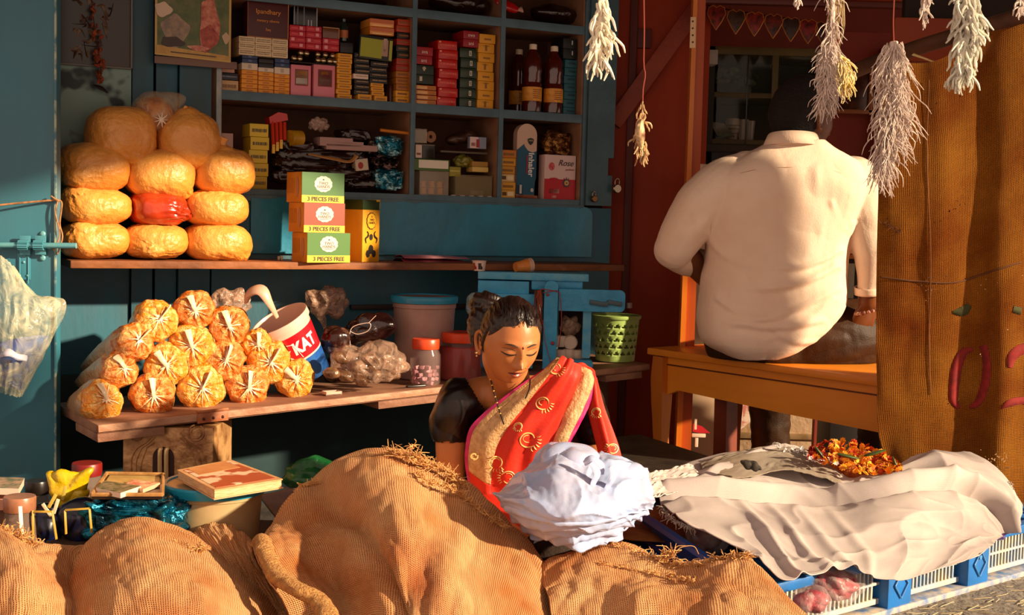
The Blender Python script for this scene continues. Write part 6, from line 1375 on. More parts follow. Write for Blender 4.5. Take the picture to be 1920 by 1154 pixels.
# ================================================================ white carrier bag
M_wbag = mat('#b6b8d6', .26, c2='#9cb2dc', vs=9, spec=.6, bump=.25, bs=30, sss=.15)
t = thing('carrier_bag', 'bunched white plastic carrier bag lying in front of the woman', 'plastic bag', P(1080, 1020, 2.45))
rows = [PR([(1000, 880, 2.62), (1030, 840, 2.62), (1070, 836, 2.6), (1110, 850, 2.6), (1150, 860, 2.62), (1200, 880, 2.64), (1215, 900, 2.64)]),
        PR([(975, 905, 2.56), (1018, 868, 2.52), (1060, 850, 2.50), (1110, 868, 2.50), (1160, 862, 2.54), (1205, 885, 2.58), (1226, 915, 2.60)]),
        PR([(935, 925, 2.54), (990, 900, 2.46), (1040, 890, 2.42), (1100, 905, 2.42), (1150, 900, 2.44), (1200, 910, 2.50), (1228, 935, 2.58)]),
        PR([(928, 925, 2.50), (985, 935, 2.38), (1045, 945, 2.33), (1100, 950, 2.33), (1150, 945, 2.36), (1195, 940, 2.43), (1226, 942, 2.53)]),
        PR([(945, 950, 2.48), (990, 965, 2.37), (1050, 985, 2.33), (1110, 990, 2.34), (1160, 975, 2.38), (1190, 962, 2.44), (1215, 955, 2.52)]),
        PR([(985, 985, 2.50), (1015, 1000, 2.42), (1060, 1005, 2.38), (1110, 1000, 2.40), (1150, 990, 2.43), (1175, 982, 2.48), (1190, 970, 2.52)]),
        PR([(1008, 1012, 2.50), (1040, 1004, 2.45), (1075, 1018, 2.42), (1100, 1026, 2.43), (1130, 1016, 2.45), (1155, 1014, 2.47), (1165, 985, 2.50)])]
def fw(u, v, p):
    rg = lambda a_: (1 - min(1, abs(a_) * 3.)) ** 2.2; g = .010 * nz((u * 3, v * 2.4, 3.3), 1.) + .009 * rg(nz((u * 2.6 + v * 2.4, v * 2.6 - u * 1.6, 3.3), 1.)) + .0045 * rg(nz((u * 4.5 - v * 4, v * 4 + u * 2, 1.3), 1.1)) + .0012 * nz((u * 30, v * 26, 0), 1)
    if v > .62: g += .004 * math.sin(v * 70 + u * 3)
    return g
b = MB(); G = net(rows, 190, 170, fw); b.grid(G); obj('bag_film', b, M_wbag, t, solid=.0015)
# knotted tuft on top
def blob(c, r, seed, amp, fr, m, nm, par, rot=None):
    tb = bmesh.new(); bmesh.ops.create_icosphere(tb, subdivisions=5, radius=1); mr = min(r)
    for v in tb.verts:
        q = v.co.copy(); p = Vector((q.x * r[0], q.y * r[1], q.z * r[2])); p += q * amp * mr * (abs(nz(p, fr, seed)) * 2.2 - .5 + .4 * nz(p, fr * 2.5, seed)); v.co = c + ((rot @ p) if rot else p)
    b = MB(); b.add(tb); return obj(nm, b, m, par)
blob(P(1072, 866, 2.52), (.056, .045, .036), 3, .3, 11, M_wbag, 'knotted_top', t)
blob(P(1165, 886, 2.54), (.045, .04, .024), 7, .3, 11, M_wbag, 'side_lobe', t)
for i, pl in enumerate((((1108, 868), (1120, 890), (1112, 910), (1122, 925)), ((1145, 875), (1150, 895), (1138, 918), (1145, 935)), ((1095, 870), (1110, 862), (1128, 875), (1130, 890)))):
    b = MB(); b.tube([P(x, y, 2.40 + .01 * (i == 2)) for x, y in pl], [.006, .010, .009, .003], seg=8, n=20, flat=.35); b.disp(lambda p: .002 * nz(p, 90)); obj('handle_strap', b, M_wbag, t)
# mirror of the contents: a dark support stone under the bag
b = MB(); c = P(1045, 1050, 2.62); b.ell((c.x, c.y, .135), (.10, .08, .14), u=24, v=16); b.disp(lambda p: .012 * nz(p, 14)); o = obj('dark_bundle', b, mat('#3a2416', .85, c2='#22140c', vs=14, bump=.6)); tag(o, 'dark brown bundle in the gap under the white carrier bag', 'bundle')
# ================================================================ blue pallet
PZ0, PZ1 = .09, .22
M_pal = mat('#1f6fc0', .4, c2='#2a62a0', vs=9, bump=.2, bs=30, spec=.4)
M_pald = mat('#c8b6a0', .7, c2='#5a7aa8', vs=30)
fl = PZ(1190, 1160, PZ1); fr_ = PZ(2000, 965, PZ1); ex = (fr_ - fl); ex.z = 0; plen = ex.length; ex.normalize(); ey = Vector((-ex.y, ex.x, 0)); pa = math.atan2(ex.y, ex.x)
pt_ = thing('plastic_pallet', 'blue plastic pallet with diamond marked blocks under the grey cloth', 'pallet', (fl.x, fl.y, PZ0), pa)
def pb(mb, x0, x1, y0, y1, z0, z1, bev=.003): mb.box(((x0 + x1) / 2, (y0 + y1) / 2, (z0 + z1) / 2), (x1 - x0, y1 - y0, z1 - z0), None, bev)
H = PZ1 - PZ0; D_ = .72
def px2x(px, py, z):
    r = PZ(px, py, z); return (r - fl).dot(ex)
b = MB(); pb(b, 0, plen, 0, .03, H - .022, H, .004); pb(b, 0, plen, D_ - .03, D_, H - .022, H); pb(b, 0, .03, 0, D_, H - .022, H); pb(b, plen - .03, plen, 0, D_, H - .022, H); obj('top_frame', b, M_pal, pt_, local=True)
b = MB(); pb(b, 0, plen, 0, .05, 0, .014, .003); pb(b, 0, plen, D_ - .05, D_, 0, .014); obj('bottom_rail', b, M_pald, pt_, local=True)
b = MB(); n_ = 18
for k in range(n_): pb(b, .03 + (plen - .06) * k / n_, .03 + (plen - .06) * (k + .55) / n_, .03, D_ - .03, H - .02, H - .006, .001)
obj('deck_slats', b, M_pal, pt_, local=True)
xs = [(px2x(1200, 1150, PZ1 - .06), .10), (px2x(1688, 1095, PZ1 - .06), .085), (px2x(1822, 1052, PZ1 - .06), .085), (px2x(1960, 1010, PZ1 - .06), .09)]
for i, (x, wd) in enumerate(xs):
    if i == 0: x = .02; 
    b = MB(); pb(b, x - wd / 2 + .02, x + wd / 2 + .02, .002, .12, .012, H - .02, .006); o = obj('corner_block', b, M_pal, pt_, local=True)
    b = MB(); cx, cz, q = x + .02, H * .48, .030
    pts = [Vector((cx - q * .8, -.001, cz)), Vector((cx, -.001, cz + q)), Vector((cx + q * .8, -.001, cz)), Vector((cx, -.001, cz - q)), Vector((cx - q * .8, -.001, cz))]
    b.tube(pts, .0022, seg=6); b.tube([(cx, -.002, cz + q * .5), (cx, .001, cz + q * .5)], .005, seg=12); obj('diamond_mark', b, mat('#4c8cc8', .4), o, local=True)
# lattice side between blocks
xb = [x for x, _ in xs]; b = MB()
for a_, c_ in zip(xb, xb[1:]):
    x = a_ + .075
    while x < c_ - .04: pb(b, x, x + .006, .028, .034, .03, H - .03, .001); x += .014
    pb(b, a_ + .06, c_ - .02, .026, .036, H * .5 - .003, H * .5 + .003, .001); pb(b, a_ + .06, c_ - .02, .026, .036, .02, .032, .001)
obj('side_lattice', b, mat('#cdbfa8', .6, c2='#8aa0b8', vs=20), pt_, local=True)
b = MB(); pb(b, .0, plen, .13, .14, .01, H - .02, 0); obj('inner_wall', b, mat('#14406e', .6), pt_, local=True)
# second blue crate edge behind (dark part between bag and cloth)
b = MB()
q0, q1 = P(1190, 960, 2.75), P(1340, 1060, 2.45)
for dz_ in (0, -.045): b.tube([q0 + Vector((0, 0, dz_)), q1 + Vector((0, 0, dz_))], .012, seg=8)
b.box((q0 + q1) / 2 - Vector((0, -.02, .06)), ((q1 - q0).length, .01, .10), math.atan2((q1 - q0).y, (q1 - q0).x), .002)
o = obj('crate_side', b, mat('#123a7a', .45)); tag(o, 'dark blue crate side showing between the white bag and the grey cloth', 'crate')
# bags of red flowers
M_rb = mat('#b8203c', .5, c2='#e8c8c8', vs=26, lo=.5, hi=.75, bump=.6, bs=60)
for i, (x, y, d, r, lb) in enumerate(((1560, 1098, 2.50, (.058, .04, .036), 'clear bag of red petals bulging from under the cloth'), (1520, 1128, 2.40, (.040, .03, .026), 'small clear bag of red petals at the pallet corner'), (1325, 1008, 2.62, (.040, .03, .035), 'clear bag of dark red petals in the blue crate'))):
    t = thing('petal_bag', lb, 'bag', P(x, y, d) - Vector((0, 0, r[2])))
    blob(P(x, y, d), tuple(q * .85 for q in r), i, .2, 30, mat('#b01c38', .6, c2='#7a0c20', vs=40, bump=.8, bs=60) if i < 2 else mat('#6a0c20', .5, c2='#3a0610', vs=30), 'petals', t)
    blob(P(x, y, d), tuple(q * 1.08 for q in r), i + 4, .25, 24, film('#e8d4d0', .22, .15), 'clear_film', t)
b = MB(); crump_at('purple_wrapper', 'shiny purple wrapper at the right end of the pallet', 'wrapper', P(1868, 1000, 2.88), (.022, .02, .016), mat('#3a1c6a', .2, metal=.5, c2='#8a6ab8', vs=60), 91, .4, 60, floor=False)
# ================================================================ heap under the cloth and the grey cloth
M_cloth = weave('grey_cotton', '#cfc2bc', '#d8d4da', scale=1500., dark='#baada6', bumpd=.0004, rough=.8)
rows = [PR([(1215, 905, 3.02), (1300, 868, 3.10), (1380, 850, 3.14), (1460, 842, 3.16), (1530, 858, 3.14), (1600, 905, 3.06), (1680, 880, 3.06), (1740, 850, 3.06), (1790, 850, 3.05), (1850, 872, 3.03), (1895, 925, 3.0)]),
        PR([(1222, 900, 2.94), (1300, 872, 3.02), (1380, 852, 3.06), (1460, 846, 3.08), (1535, 866, 3.06), (1605, 905, 2.98), (1680, 885, 2.98), (1745, 856, 3.0), (1800, 860, 3.0), (1865, 890, 2.98), (1908, 950, 2.95)]),
        PR([(1228, 915, 2.86), (1310, 893, 2.92), (1390, 880, 2.96), (1460, 878, 2.98), (1540, 892, 2.95), (1610, 912, 2.90), (1690, 893, 2.90), (1760, 880, 2.92), (1820, 885, 2.93), (1875, 915, 2.92), (1905, 985, 2.90)]),
        PR([(1235, 935, 2.78), (1320, 905, 2.82), (1400, 905, 2.86), (1470, 915, 2.88), (1550, 935, 2.84), (1630, 925, 2.80), (1710, 908, 2.80), (1780, 908, 2.84), (1830, 920, 2.86), (1872, 950, 2.87), (1895, 1000, 2.87)]),
        PR([(1240, 945, 2.70), (1320, 930, 2.74), (1400, 938, 2.76), (1480, 948, 2.78), (1560, 955, 2.76), (1640, 940, 2.73), (1720, 930, 2.74), (1780, 940, 2.79), (1825, 955, 2.82), (1855, 975, 2.84), (1875, 1000, 2.85)]),
        PR([(1262, 965, 2.64), (1330, 955, 2.66), (1410, 965, 2.66), (1490, 975, 2.66), (1570, 980, 2.66), (1650, 970, 2.66), (1720, 965, 2.69), (1780, 972, 2.75), (1820, 985, 2.79), (1850, 995, 2.82), (1868, 1008, 2.84)]),
        PR([(1290, 985, 2.56), (1360, 1000, 2.56), (1430, 1010, 2.55), (1500, 1015, 2.55), (1580, 1015, 2.57), (1660, 1010, 2.60), (1720, 1005, 2.66), (1770, 1008, 2.72), (1805, 1010, 2.76), (1840, 1012, 2.79), (1862, 1018, 2.82)]),
        PR([(1350, 1010, 2.46), (1400, 1035, 2.45), (1450, 1055, 2.45), (1510, 1058, 2.46), (1590, 1050, 2.50), (1665, 1045, 2.54), (1720, 1040, 2.60), (1765, 1035, 2.66), (1800, 1030, 2.71), (1830, 1028, 2.75), (1855, 1026, 2.80)]),
        PR([(1400, 1040, 2.40), (1430, 1060, 2.38), (1470, 1088, 2.36), (1530, 1080, 2.39), (1590, 1072, 2.44), (1640, 1088, 2.47), (1690, 1090, 2.52), (1740, 1075, 2.58), (1780, 1062, 2.64), (1810, 1052, 2.69), (1838, 1042, 2.74)])]
def fc(u, v, p):
    rg = lambda a_: (1 - min(1, abs(a_) * 2.6)) ** 2.5; g = .011 * rg(nz((u * 2.4 + v * 2., v * 2.6 - u * 1.8, 8.2), 1.1)) + .004 * rg(nz((u * 7 - v * 5, v * 6 + u * 4, 5.), 1.)) + .0015 * nz((u * 16, v * 12, 2), 1.)
    # big horizontal roll fold
    c_ = .40 + .05 * math.sin(u * 5.5 + .6); d = (v - c_); g += .030 * math.exp(-(d / .034) ** 2) - .024 * math.exp(-((d - .055) / .022) ** 2)
    c_ = .22 + .05 * math.sin(u * 7); d = v - c_; g += .010 * math.exp(-(d / .03) ** 2)
    # diagonal folds lower left
    for (u0, k, a) in ((.16, .20, .012), (.23, .24, .012), (.30, .22, .009), (.38, .18, .007)):
        if v > .5: d = u - (u0 + k * (v - .5)); g += a * math.exp(-(d / .014) ** 2) * min(1, (v - .5) * 4)
    return g
b = MB(); G = net(rows, 260, 190, fc); b.grid(G); clo = obj('grey_cloth', b, M_cloth, solid=.002); tag(clo, 'rumpled pale grey cotton cloth covering the flower heap on the pallet', 'cloth')
GC = G
fray(clo, [P(1240, 950, 2.70), P(1262, 975, 2.63), P(1300, 990, 2.56)], 110, .016, 31, m=mat('#b8a89c', .9), name='frayed_corner', up=(0, -.4, -1))
fray(clo, [P(1890, 905, 2.95), P(1905, 950, 2.94), P(1898, 985, 2.90), P(1882, 1000, 2.87)], 110, .010, 32, m=mat('#b8a89c', .9), name='frayed_side', up=(1, 0, 0))
# back flap: flatter darker piece
rows = [PR([(1312, 872, 3.0), (1380, 848, 3.06), (1450, 838, 3.10), (1500, 842, 3.10), (1555, 868, 3.06), (1600, 893, 3.0)]), PR([(1316, 880, 2.93), (1385, 862, 2.98), (1455, 852, 3.02), (1505, 856, 3.02), (1552, 876, 2.99), (1590, 902, 2.95)]),
        PR([(1322, 905, 2.85), (1390, 896, 2.87), (1450, 884, 2.90), (1500, 885, 2.90), (1545, 897, 2.89), (1572, 908, 2.88)])]
b = MB(); b.grid(net(rows, 80, 40, fold(.005, (5, 3), .002, seed=5))); o = obj('cloth_flap', b, weave('taupe_cotton', '#b5a798', '#c4b8ae', scale=2200., dark='#a3957f', bumpd=.0004, rough=.8), clo, solid=.002)
b = MB(); blob(P(1408, 873, 2.84), (.026, .008, .010), 5, .4, 50, mat('#2a2018', .8), 'dark_rip', clo, rot=Matrix.Rotation(R(20), 3, 'Y'))
# grey cloth left tail on the dark slab
rows = [PR([(1185, 905, 2.66), (1225, 885, 2.80), (1300, 872, 2.95)]), PR([(1180, 925, 2.62), (1230, 905, 2.74), (1310, 890, 2.88)]), PR([(1200, 945, 2.60), (1240, 930, 2.68), (1310, 915, 2.80)])]
b = MB(); b.grid(net(rows, 60, 40, fold(.008, (4, 3), .004, seed=15))); obj('cloth_tail', b, M_cloth, clo, solid=.002)
# packed bundle under the cloth
b = MB(); cc = (fl + ex * (plen * .45) + ey * .38); b.ell(Vector((cc.x, cc.y, .24)), (.36, .16, .018), Matrix.Rotation(pa, 3, 'Z'), 32, 20); b.disp(lambda p: .01 * nz(p, 9)); o = obj('flower_bundle', b, mat('#6a3a1c', .9, c2='#8a5a20', vs=20)); tag(o, 'packed bundle hidden under the grey cloth on the pallet', 'bundle')
# ================================================================ marigold flowers
rnd = random.Random(21); cols = [mat('#f09a14', .6, c2='#e8780c', vs=40, sss=.1), mat('#d84a0c', .6, c2='#b8340c', vs=40), mat('#f4b82c', .6), mat('#a81c0c', .6)]
def flower_mesh(r, k=9, layers=3):
    b = MB(); bm = b.bm
    for l in range(layers):
        for i in range(k):
            a = 2 * PI * i / k + l * .4; rr = r * (1 - .25 * l); el = .25 + .45 * l
            d = Vector((math.cos(a) * math.cos(el), math.sin(a) * math.cos(el), math.sin(el))); s_ = Vector((-math.sin(a), math.cos(a), 0)) * rr * .34
            v = [bm.verts.new(q) for q in (Vector((0, 0, .001 * l)), d * rr * .6 + s_, d * rr + Vector((0, 0, -.0015)), d * rr * .6 - s_)]
            bm.faces.new(v)
    return b
protos = []
for i, mm in enumerate(cols):
    for rr in (.011, .008): 
        o = obj('marigold', flower_mesh(rr), mm, smooth=False, recalc=False); o.location = (0, 0, 0); protos.append(o)
whitep = obj('jasmine_flower', flower_mesh(.007, 6, 2), mat('#f0ece8', .5), smooth=False, recalc=False)
def hp(px, py):
    """point on the flower mound"""
    u = (px - 1600) / 95; return u
cnt = 0
for k in range(250):
    px = rnd.uniform(1515, 1688); 
    top = np.interp(px, [1515, 1545, 1580, 1620, 1655, 1688], [845, 828, 824, 834, 848, 872]); bot = np.interp(px, [1515, 1560, 1600, 1640, 1665, 1688], [862, 872, 884, 892, 886, 880])
    f = rnd.random(); py = top + (bot - top) * f; d = 3.04 - .14 * f
    wt = px < 1580 and f > .5 and rnd.random() < .3
    src = whitep if wt else protos[rnd.choice([0, 0, 0, 1, 1, 2, 4, 5, 5, 7, 3] if px > 1560 else [2, 3, 6, 7, 0])]
    c = src.copy(); COL.objects.link(c); c.location = P(px, py, d); c.rotation_euler = (rnd.uniform(0, 1.6), rnd.uniform(-.7, .7), rnd.uniform(0, 6))
    reg = 'nearer the curtain' if px > 1625 else ('in the middle of the heap' if px > 1560 else 'at the left side of the heap')
    if wt: tag(c, 'small white jasmine flower mixed into the marigold heap', 'flower', 'white flowers in the marigold heap')
    else:
        cn = ('orange', 'orange', 'red orange', 'red orange', 'yellow', 'yellow', 'dark red', 'dark red')[protos.index(src)]
        tag(c, '%s marigold %s beside the grey cloth' % (cn, reg), 'flower', '%s marigolds %s' % (cn, reg))
for k in range(36):
    px = 1450 + 62 * rnd.random() if k < 24 else rnd.uniform(1500, 1535); py = 838 + (px - 1455) * .17 + rnd.uniform(-7, 5)
    c = whitep.copy(); COL.objects.link(c); c.location = P(px, py, 3.04); c.rotation_euler = (rnd.uniform(0, 1.6), rnd.uniform(-.7, .7), rnd.uniform(0, 6)); tag(c, 'small white jasmine flower in the row behind the cloth top', 'flower', 'white jasmine flowers behind the cloth')
for o in protos + [whitep]:
    me = o.data; bpy.data.objects.remove(o)
b = MB(); b.ell(P(1605, 880, 3.06), (.115, .09, .045), u=24, v=16); b.disp(lambda p: .008 * nz(p, 20)); o = obj('petal_bed', b, mat('#8a2c0c', .8, c2='#c8701c', vs=60, bump=.8, bs=80)); tag(o, 'dense bed of orange and red petals under the marigolds', 'petals', kind='stuff')
for i, (x, y, a) in enumerate(((1590, 852, .2), (1640, 846, -.3), (1680, 872, 1.2), (1540, 850, .9))):
    b = MB(); b.ell(P(x, y + 4, 2.95), (.028, .010, .004), Matrix.Rotation(a, 3, 'Y'), 16, 10); o = obj('green_leaf', b, mat('#2c3c14', .5, c2='#4a5a20', vs=30)); tag(o, ('dark green leaf in the middle of the marigold heap', 'dark green leaf near the top of the marigold heap', 'small green leaf at the right end of the marigold heap', 'dark leaf at the left end of the marigold heap')[i], 'leaf')
# dark stone slab between woman and bench
b = MB(); Q4 = [P(1150, 815, 3.9), P(1330, 850, 3.5), P(1300, 905, 3.0), P(1150, 900, 2.9)]
zs = .27; Q4 = [PZ(x, y, zs) for x, y in ((1130, 822), (1200, 815), (1335, 858), (1290, 905), (1130, 905))]
pl = MB(); V = [pl.bm.verts.new((p.x, p.y, zs)) for p in Q4]; V2 = [pl.bm.verts.new((p.x, p.y, .0)) for p in Q4]; pl.bm.faces.new(V); n_ = len(V)
for i in range(n_): pl.bm.faces.new((V[i], V[(i + 1) % n_], V2[(i + 1) % n_], V2[i]))
o = obj('stone_slab', pl, mat('#3c2c1c', .6, c2='#1c120c', vs=12, bump=.5, bs=20), smooth=False); tag(o, 'dark stained stone slab between the woman and the bench', 'slab')
# straw on the ground
b = MB(); rnd = random.Random(5)
for k in range(160):
    p = PZ(rnd.uniform(1480, 1935), rnd.uniform(1075, 1160), .092); a = rnd.uniform(-.5, .9); l = rnd.uniform(.01, .05); b.tube([p, p + Vector((l * math.cos(a), l * math.sin(a), rnd.uniform(0, .005)))], .0008, seg=4)
o = obj('scattered_straw', b, mat('#c8b48c', .8)); tag(o, 'scattered straw bits on the ground before the pallet', 'straw', kind='stuff')
# ================================================================ bench
BZ = .52
M_bench = mat('#ee962a', .38, c2='#d07618', vs=4, bump=.2, bs=16, spec=.5, stretch=(.2, 1, 1), det=7)
M_benchl = mat('#d07820', .45, c2='#a85412', vs=5, bump=.2, bs=16, stretch=(1, 1, .2))
A = PZ(1213, 652, BZ); Bp = PZ(1690, 716, BZ); bx = (Bp - A); bl = bx.length; bx.normalize(); by = Vector((-bx.y, bx.x, 0)); ba = math.atan2(bx.y, bx.x)
bn = thing('wooden_bench', 'orange varnished wooden bench carrying the seated man', 'bench', (A.x, A.y, 0), ba)
def lb(mb, x0, x1, y0, y1, z0, z1, bev=.003): mb.box(((x0 + x1) / 2, (y0 + y1) / 2, (z0 + z1) / 2), (x1 - x0, y1 - y0, z1 - z0), None, bev)
b = MB(); lb(b, 0, bl, 0, .38, BZ - .022, BZ, .005); obj('seat', b, M_bench, bn, local=True)
b = MB(); zl, zr = BZ - .023, BZ - .023
pl = [(.02, BZ - .023), (bl, BZ - .023), (bl, BZ - .15), (bl * .55, BZ - .14), (.12, BZ - .125), (.06, BZ - .15), (.02, BZ - .15)]
b.prism(pl, Matrix.Translation((0, .022, 0)), .02); obj('apron', b, M_bench, bn, local=True, smooth=False)
b = MB(); lb(b, .03, bl, .018, .0225, BZ - .05, BZ - .046, .0005); obj('apron_line', b, mat('#5a2408', .6), bn, local=True)
def leg(x, y, w0, w1, lean=0.):
    b = MB(); b.tube([(x + w0 / 2, y, BZ - .024), (x + w0 / 2, y, BZ - .12), (x + w0 / 2 + lean * .5, y, BZ - .3), (x + w0 / 2 + lean, y, 0)], [w0 * .62, w0 * .70, w1 * .62, w1 * .6], seg=4, n=12); b.disp(lambda p: .001 * nz(p, 30)); return b
obj('leg', leg(.025, .022, .05, .04, .01), M_benchl, bn, local=True)
obj('leg', leg(.05, .34, .05, .045), M_benchl, bn, local=True)
obj('leg', leg(bl - .1, .34, .05, .045), M_benchl, bn, local=True)
# middle post leg
b = MB(); q = (P(1360, 760, 3.85) - A); b.tube([(q.dot(bx), q.dot(by), BZ - .03), (q.dot(bx) + .01, q.dot(by), 0)], [.035, .037], seg=4, n=6); obj('middle_leg', b, mat('#7a2c0c', .5, c2='#5c1e08', vs=6), bn, local=True)
# small red pinwheel on the inner jamb
t = thing('red_flag', 'small red paper flag with a white clip behind the bench leg', 'flag', P(1305, 830, 4.1))
b = MB(); b.prism([(0, .03), (.03, .022), (.058, 0), (.02, .0), (0, .004)], Matrix.Translation(P(1299, 812, 4.1)), .003); obj('flag_sheet', b, mat('#b01020', .5), t, smooth=False)
b = MB(); b.box(P(1304, 796, 4.09), (.008, .006, .035), None, .001); b.box(P(1310, 817, 4.08), (.045, .01, .012), None, .002); b.box(P(1306, 830, 4.08), (.01, .008, .03), None, .001); obj('white_clip', b, mat('#d8c0a8', .5), t)
b = MB(); blob(P(1338, 770, 4.82), (.05, .008, .06), 4, .4, 20, mat('#e0c4b4', .7, c2='#b86a5c', vs=25), 'torn_sticker', None) if False else None
o = obj('torn_sticker', MB().prism([(0, .02), (.02, .12), (.09, .15), (.2, .14), (.19, .03), (.12, -.03), (.05, -.06), (.02, -.03)], Matrix.Translation(P(1332, 790, 4.84)), .004), mat('#d8bca8', .7, c2='#b8685c', vs=22, lo=.5, hi=.6), smooth=False); tag(o, 'torn pale sticker on the cream low wall behind the bench', 'sticker')
# ================================================================ inner room: glass cabinet
GD = 4.95
M_gf = mat('#5c4a1c', .5, c2='#3c3214', vs=6)
gc = thing('glass_cabinet', 'dark green framed glass display cabinet inside the inner room', 'cabinet', P(1420, 400, GD))
b = MB(); a, c = P(1318, 100, GD), P(1580, 120, GD); zt, zb_ = P(1400, 88, GD).z, P(1400, 420, GD).z
x0, x1 = a.x, c.x
def gb(x0_, x1_, z0_, z1_, y0=0., y1=.03, m_=M_gf, nm='frame_bar', bev=.002):
    b = MB(); b.box(((x0_ + x1_) / 2, GD + (y0 + y1) / 2, (z0_ + z1_) / 2), (abs(x1_ - x0_), y1 - y0, abs(z1_ - z0_)), None, bev); return obj(nm, b, m_, gc)
gb(x0, x1, zb_, zt, .30, .32, mat('#140a06', .8), 'back_panel', 0)
gb(x0, x0 + .05, zb_, zt, 0, .3, mat('#2c2410', .6), 'side_panel'); gb(x1 - .02, x1, zb_, zt, 0, .3, mat('#2c2410', .6), 'side_panel')
gb(x0, x1, zt - .03, zt, 0, .3, mat('#7a6428', .5, c2='#5a4a20', vs=6), 'top_rail')
for py in (168, 256): 
    z = P(1400, py + 6, GD).z; gb(x0 + .05, x1 - .02, z - .02, z, .0, .3, mat('#6a5a26', .5, c2='#4a3c18', vs=6), 'shelf')
zq = P(1400, 272, GD).z; gb(x0, x1, zq - .03, zq, -.01, .01, mat('#3c2c14', .5), 'bottom_rail'); gb(x0, x1, zb_, zq - .03, 0, .01, mat('#1c0c08', .4), 'lower_door', 0)
xm = P(1453, 150, GD).x; gb(xm - .012, xm + .012, P(1453, 200, GD).z, zt - .03, -.004, .016, mat('#6a5c30', .5), 'mullion')
xm2 = P(1402, 150, GD).x; gb(xm2 - .003, xm2 + .003, zq, zt - .03, -.004, .004, mat('#3c4030', .2), 'glass_edge')
b = MB(); b.box(((x0 + .05 + x1) / 2, GD + .002, (zq + zt) / 2), (x1 - x0 - .07, .003, zt - zq - .03)); obj('glass_pane', b, mat('#5c6a58', .05, alpha=.12, spec=1.), gc, smooth=False)
# contents
z1s = P(1400, 262, GD).z + .0005; z0s = P(1400, 174, GD).z + .0005
for i, (px, cc, r, h) in enumerate(((1374, '#c8b898', .030, .088), (1393, '#d0c8b8', .022, .085), (1405, '#c0b8a8', .022, .080))):
    x = P(px, 240, GD + .1).x; t = thing('ceramic_cup', ('patterned vase shaped cup on the lower shelf of the glass cabinet', 'white glass tumbler next to the patterned cup', 'white glass tumbler at the right of the pair')[i], 'cup', (x, GD + .1, z1s))
    b = MB(); b.lathe([(0, 0), (r * .6, 0), (r * (.7 if i == 0 else .8), h * .3), (r * (.95 if i == 0 else .9), h * .6), (r, h * .85), (r * .8, h), (0, h)] if i == 0 else [(0, 0), (r * .8, 0), (r, h), (r * .95, h), (r * .75, .005), (0, .005)], (x, GD + .1, z1s), 28); o = obj('cup_body', b, mat(cc, .3, spec=.8), t)
    if i == 0:
        for zz in (.3, .5, .66): b = MB(); b.lathe([(r * (.72 + (zz - .3) * .9), h * zz), (r * (.75 + (zz - .3) * .9), h * (zz + .04))], (x, GD + .0999, z1s), 28); obj('cup_band', b, mat('#8a7048', .4), t)
b = MB(); Q5 = [P(1330, 228, GD + .06), P(1358, 232, GD + .06), P(1378, 256, GD + .06), P(1345, 255, GD + .06)]; Vv = [b.bm.verts.new(q) for q in Q5] + [b.bm.verts.new(q + Vector((0, .04, 0))) for q in Q5]
for f in ((0, 1, 2, 3), (7, 6, 5, 4), (0, 4, 5, 1), (1, 5, 6, 2), (2, 6, 7, 3), (3, 7, 4, 0)): b.bm.faces.new([Vv[i] for i in f])
o = obj('leaning_tin', b, mat('#8a7a50', .4, c2='#4a5a30', vs=20), smooth=False); tag(o, 'olive coloured tin leaning beside the patterned cup', 'tin')
t = thing('glass_bowl', 'dark glass bowl with green leaves on the upper cabinet shelf', 'bowl', P(1372, 168, GD + .12))
cx = P(1372, 160, GD + .12).x; b = MB(); b.lathe([(0, 0), (.03, 0), (.07, .02), (.085, .04), (.083, .04), (.06, .015), (0, .008)], (cx, GD + .12, z0s), 32); obj('bowl_body', b, mat('#3a4034', .08, alpha=.6, spec=1.), t)
b = MB(); rnd = random.Random(9)
for k in range(26): b.ell((cx + rnd.uniform(-.06, .09), GD + .12 + rnd.uniform(-.03, .03), z0s + rnd.uniform(.02, .10)), (.02, .012, .004), Euler((rnd.uniform(0, 3), rnd.uniform(0, 3), 0)).to_matrix(), 8, 6)
obj('leaves', b, mat('#2c4a1c', .5, c2='#5a6a38', vs=30), t)
# white paper box top-left and papers
carton_w = mat('#d8c8b8', .6)
b = MB(); a = P(1314, 106, 4.86); b.box(a + Vector((.02, .04, 0)), (.085, .08, .055), R(6), .002); o = obj('white_box', b, mat('#c0b4a8', .6)); tag(o, 'small white box fixed at the upper left of the glass cabinet', 'box')
b = MB(); a = P(1325, 325, 4.45); b.box(a + Vector((0, .0, .0)), (.13, .1, .06), R(-4), .003); zps = a.z - .03; o = obj('paper_stack', b, mat('#d8b89c', .7)); tag(o, 'pale carton behind the left shoulder of the man', 'carton')
b = MB(); a = P(1328, 400, 4.45); b.box((a.x, a.y, (zps - .001) / 2), (.15, .12, zps - .001), R(-8), .002); o = obj('tall_carton', b, mat('#d0ac8c', .7)); tag(o, 'tall pale carton column between the door post and the man', 'board')
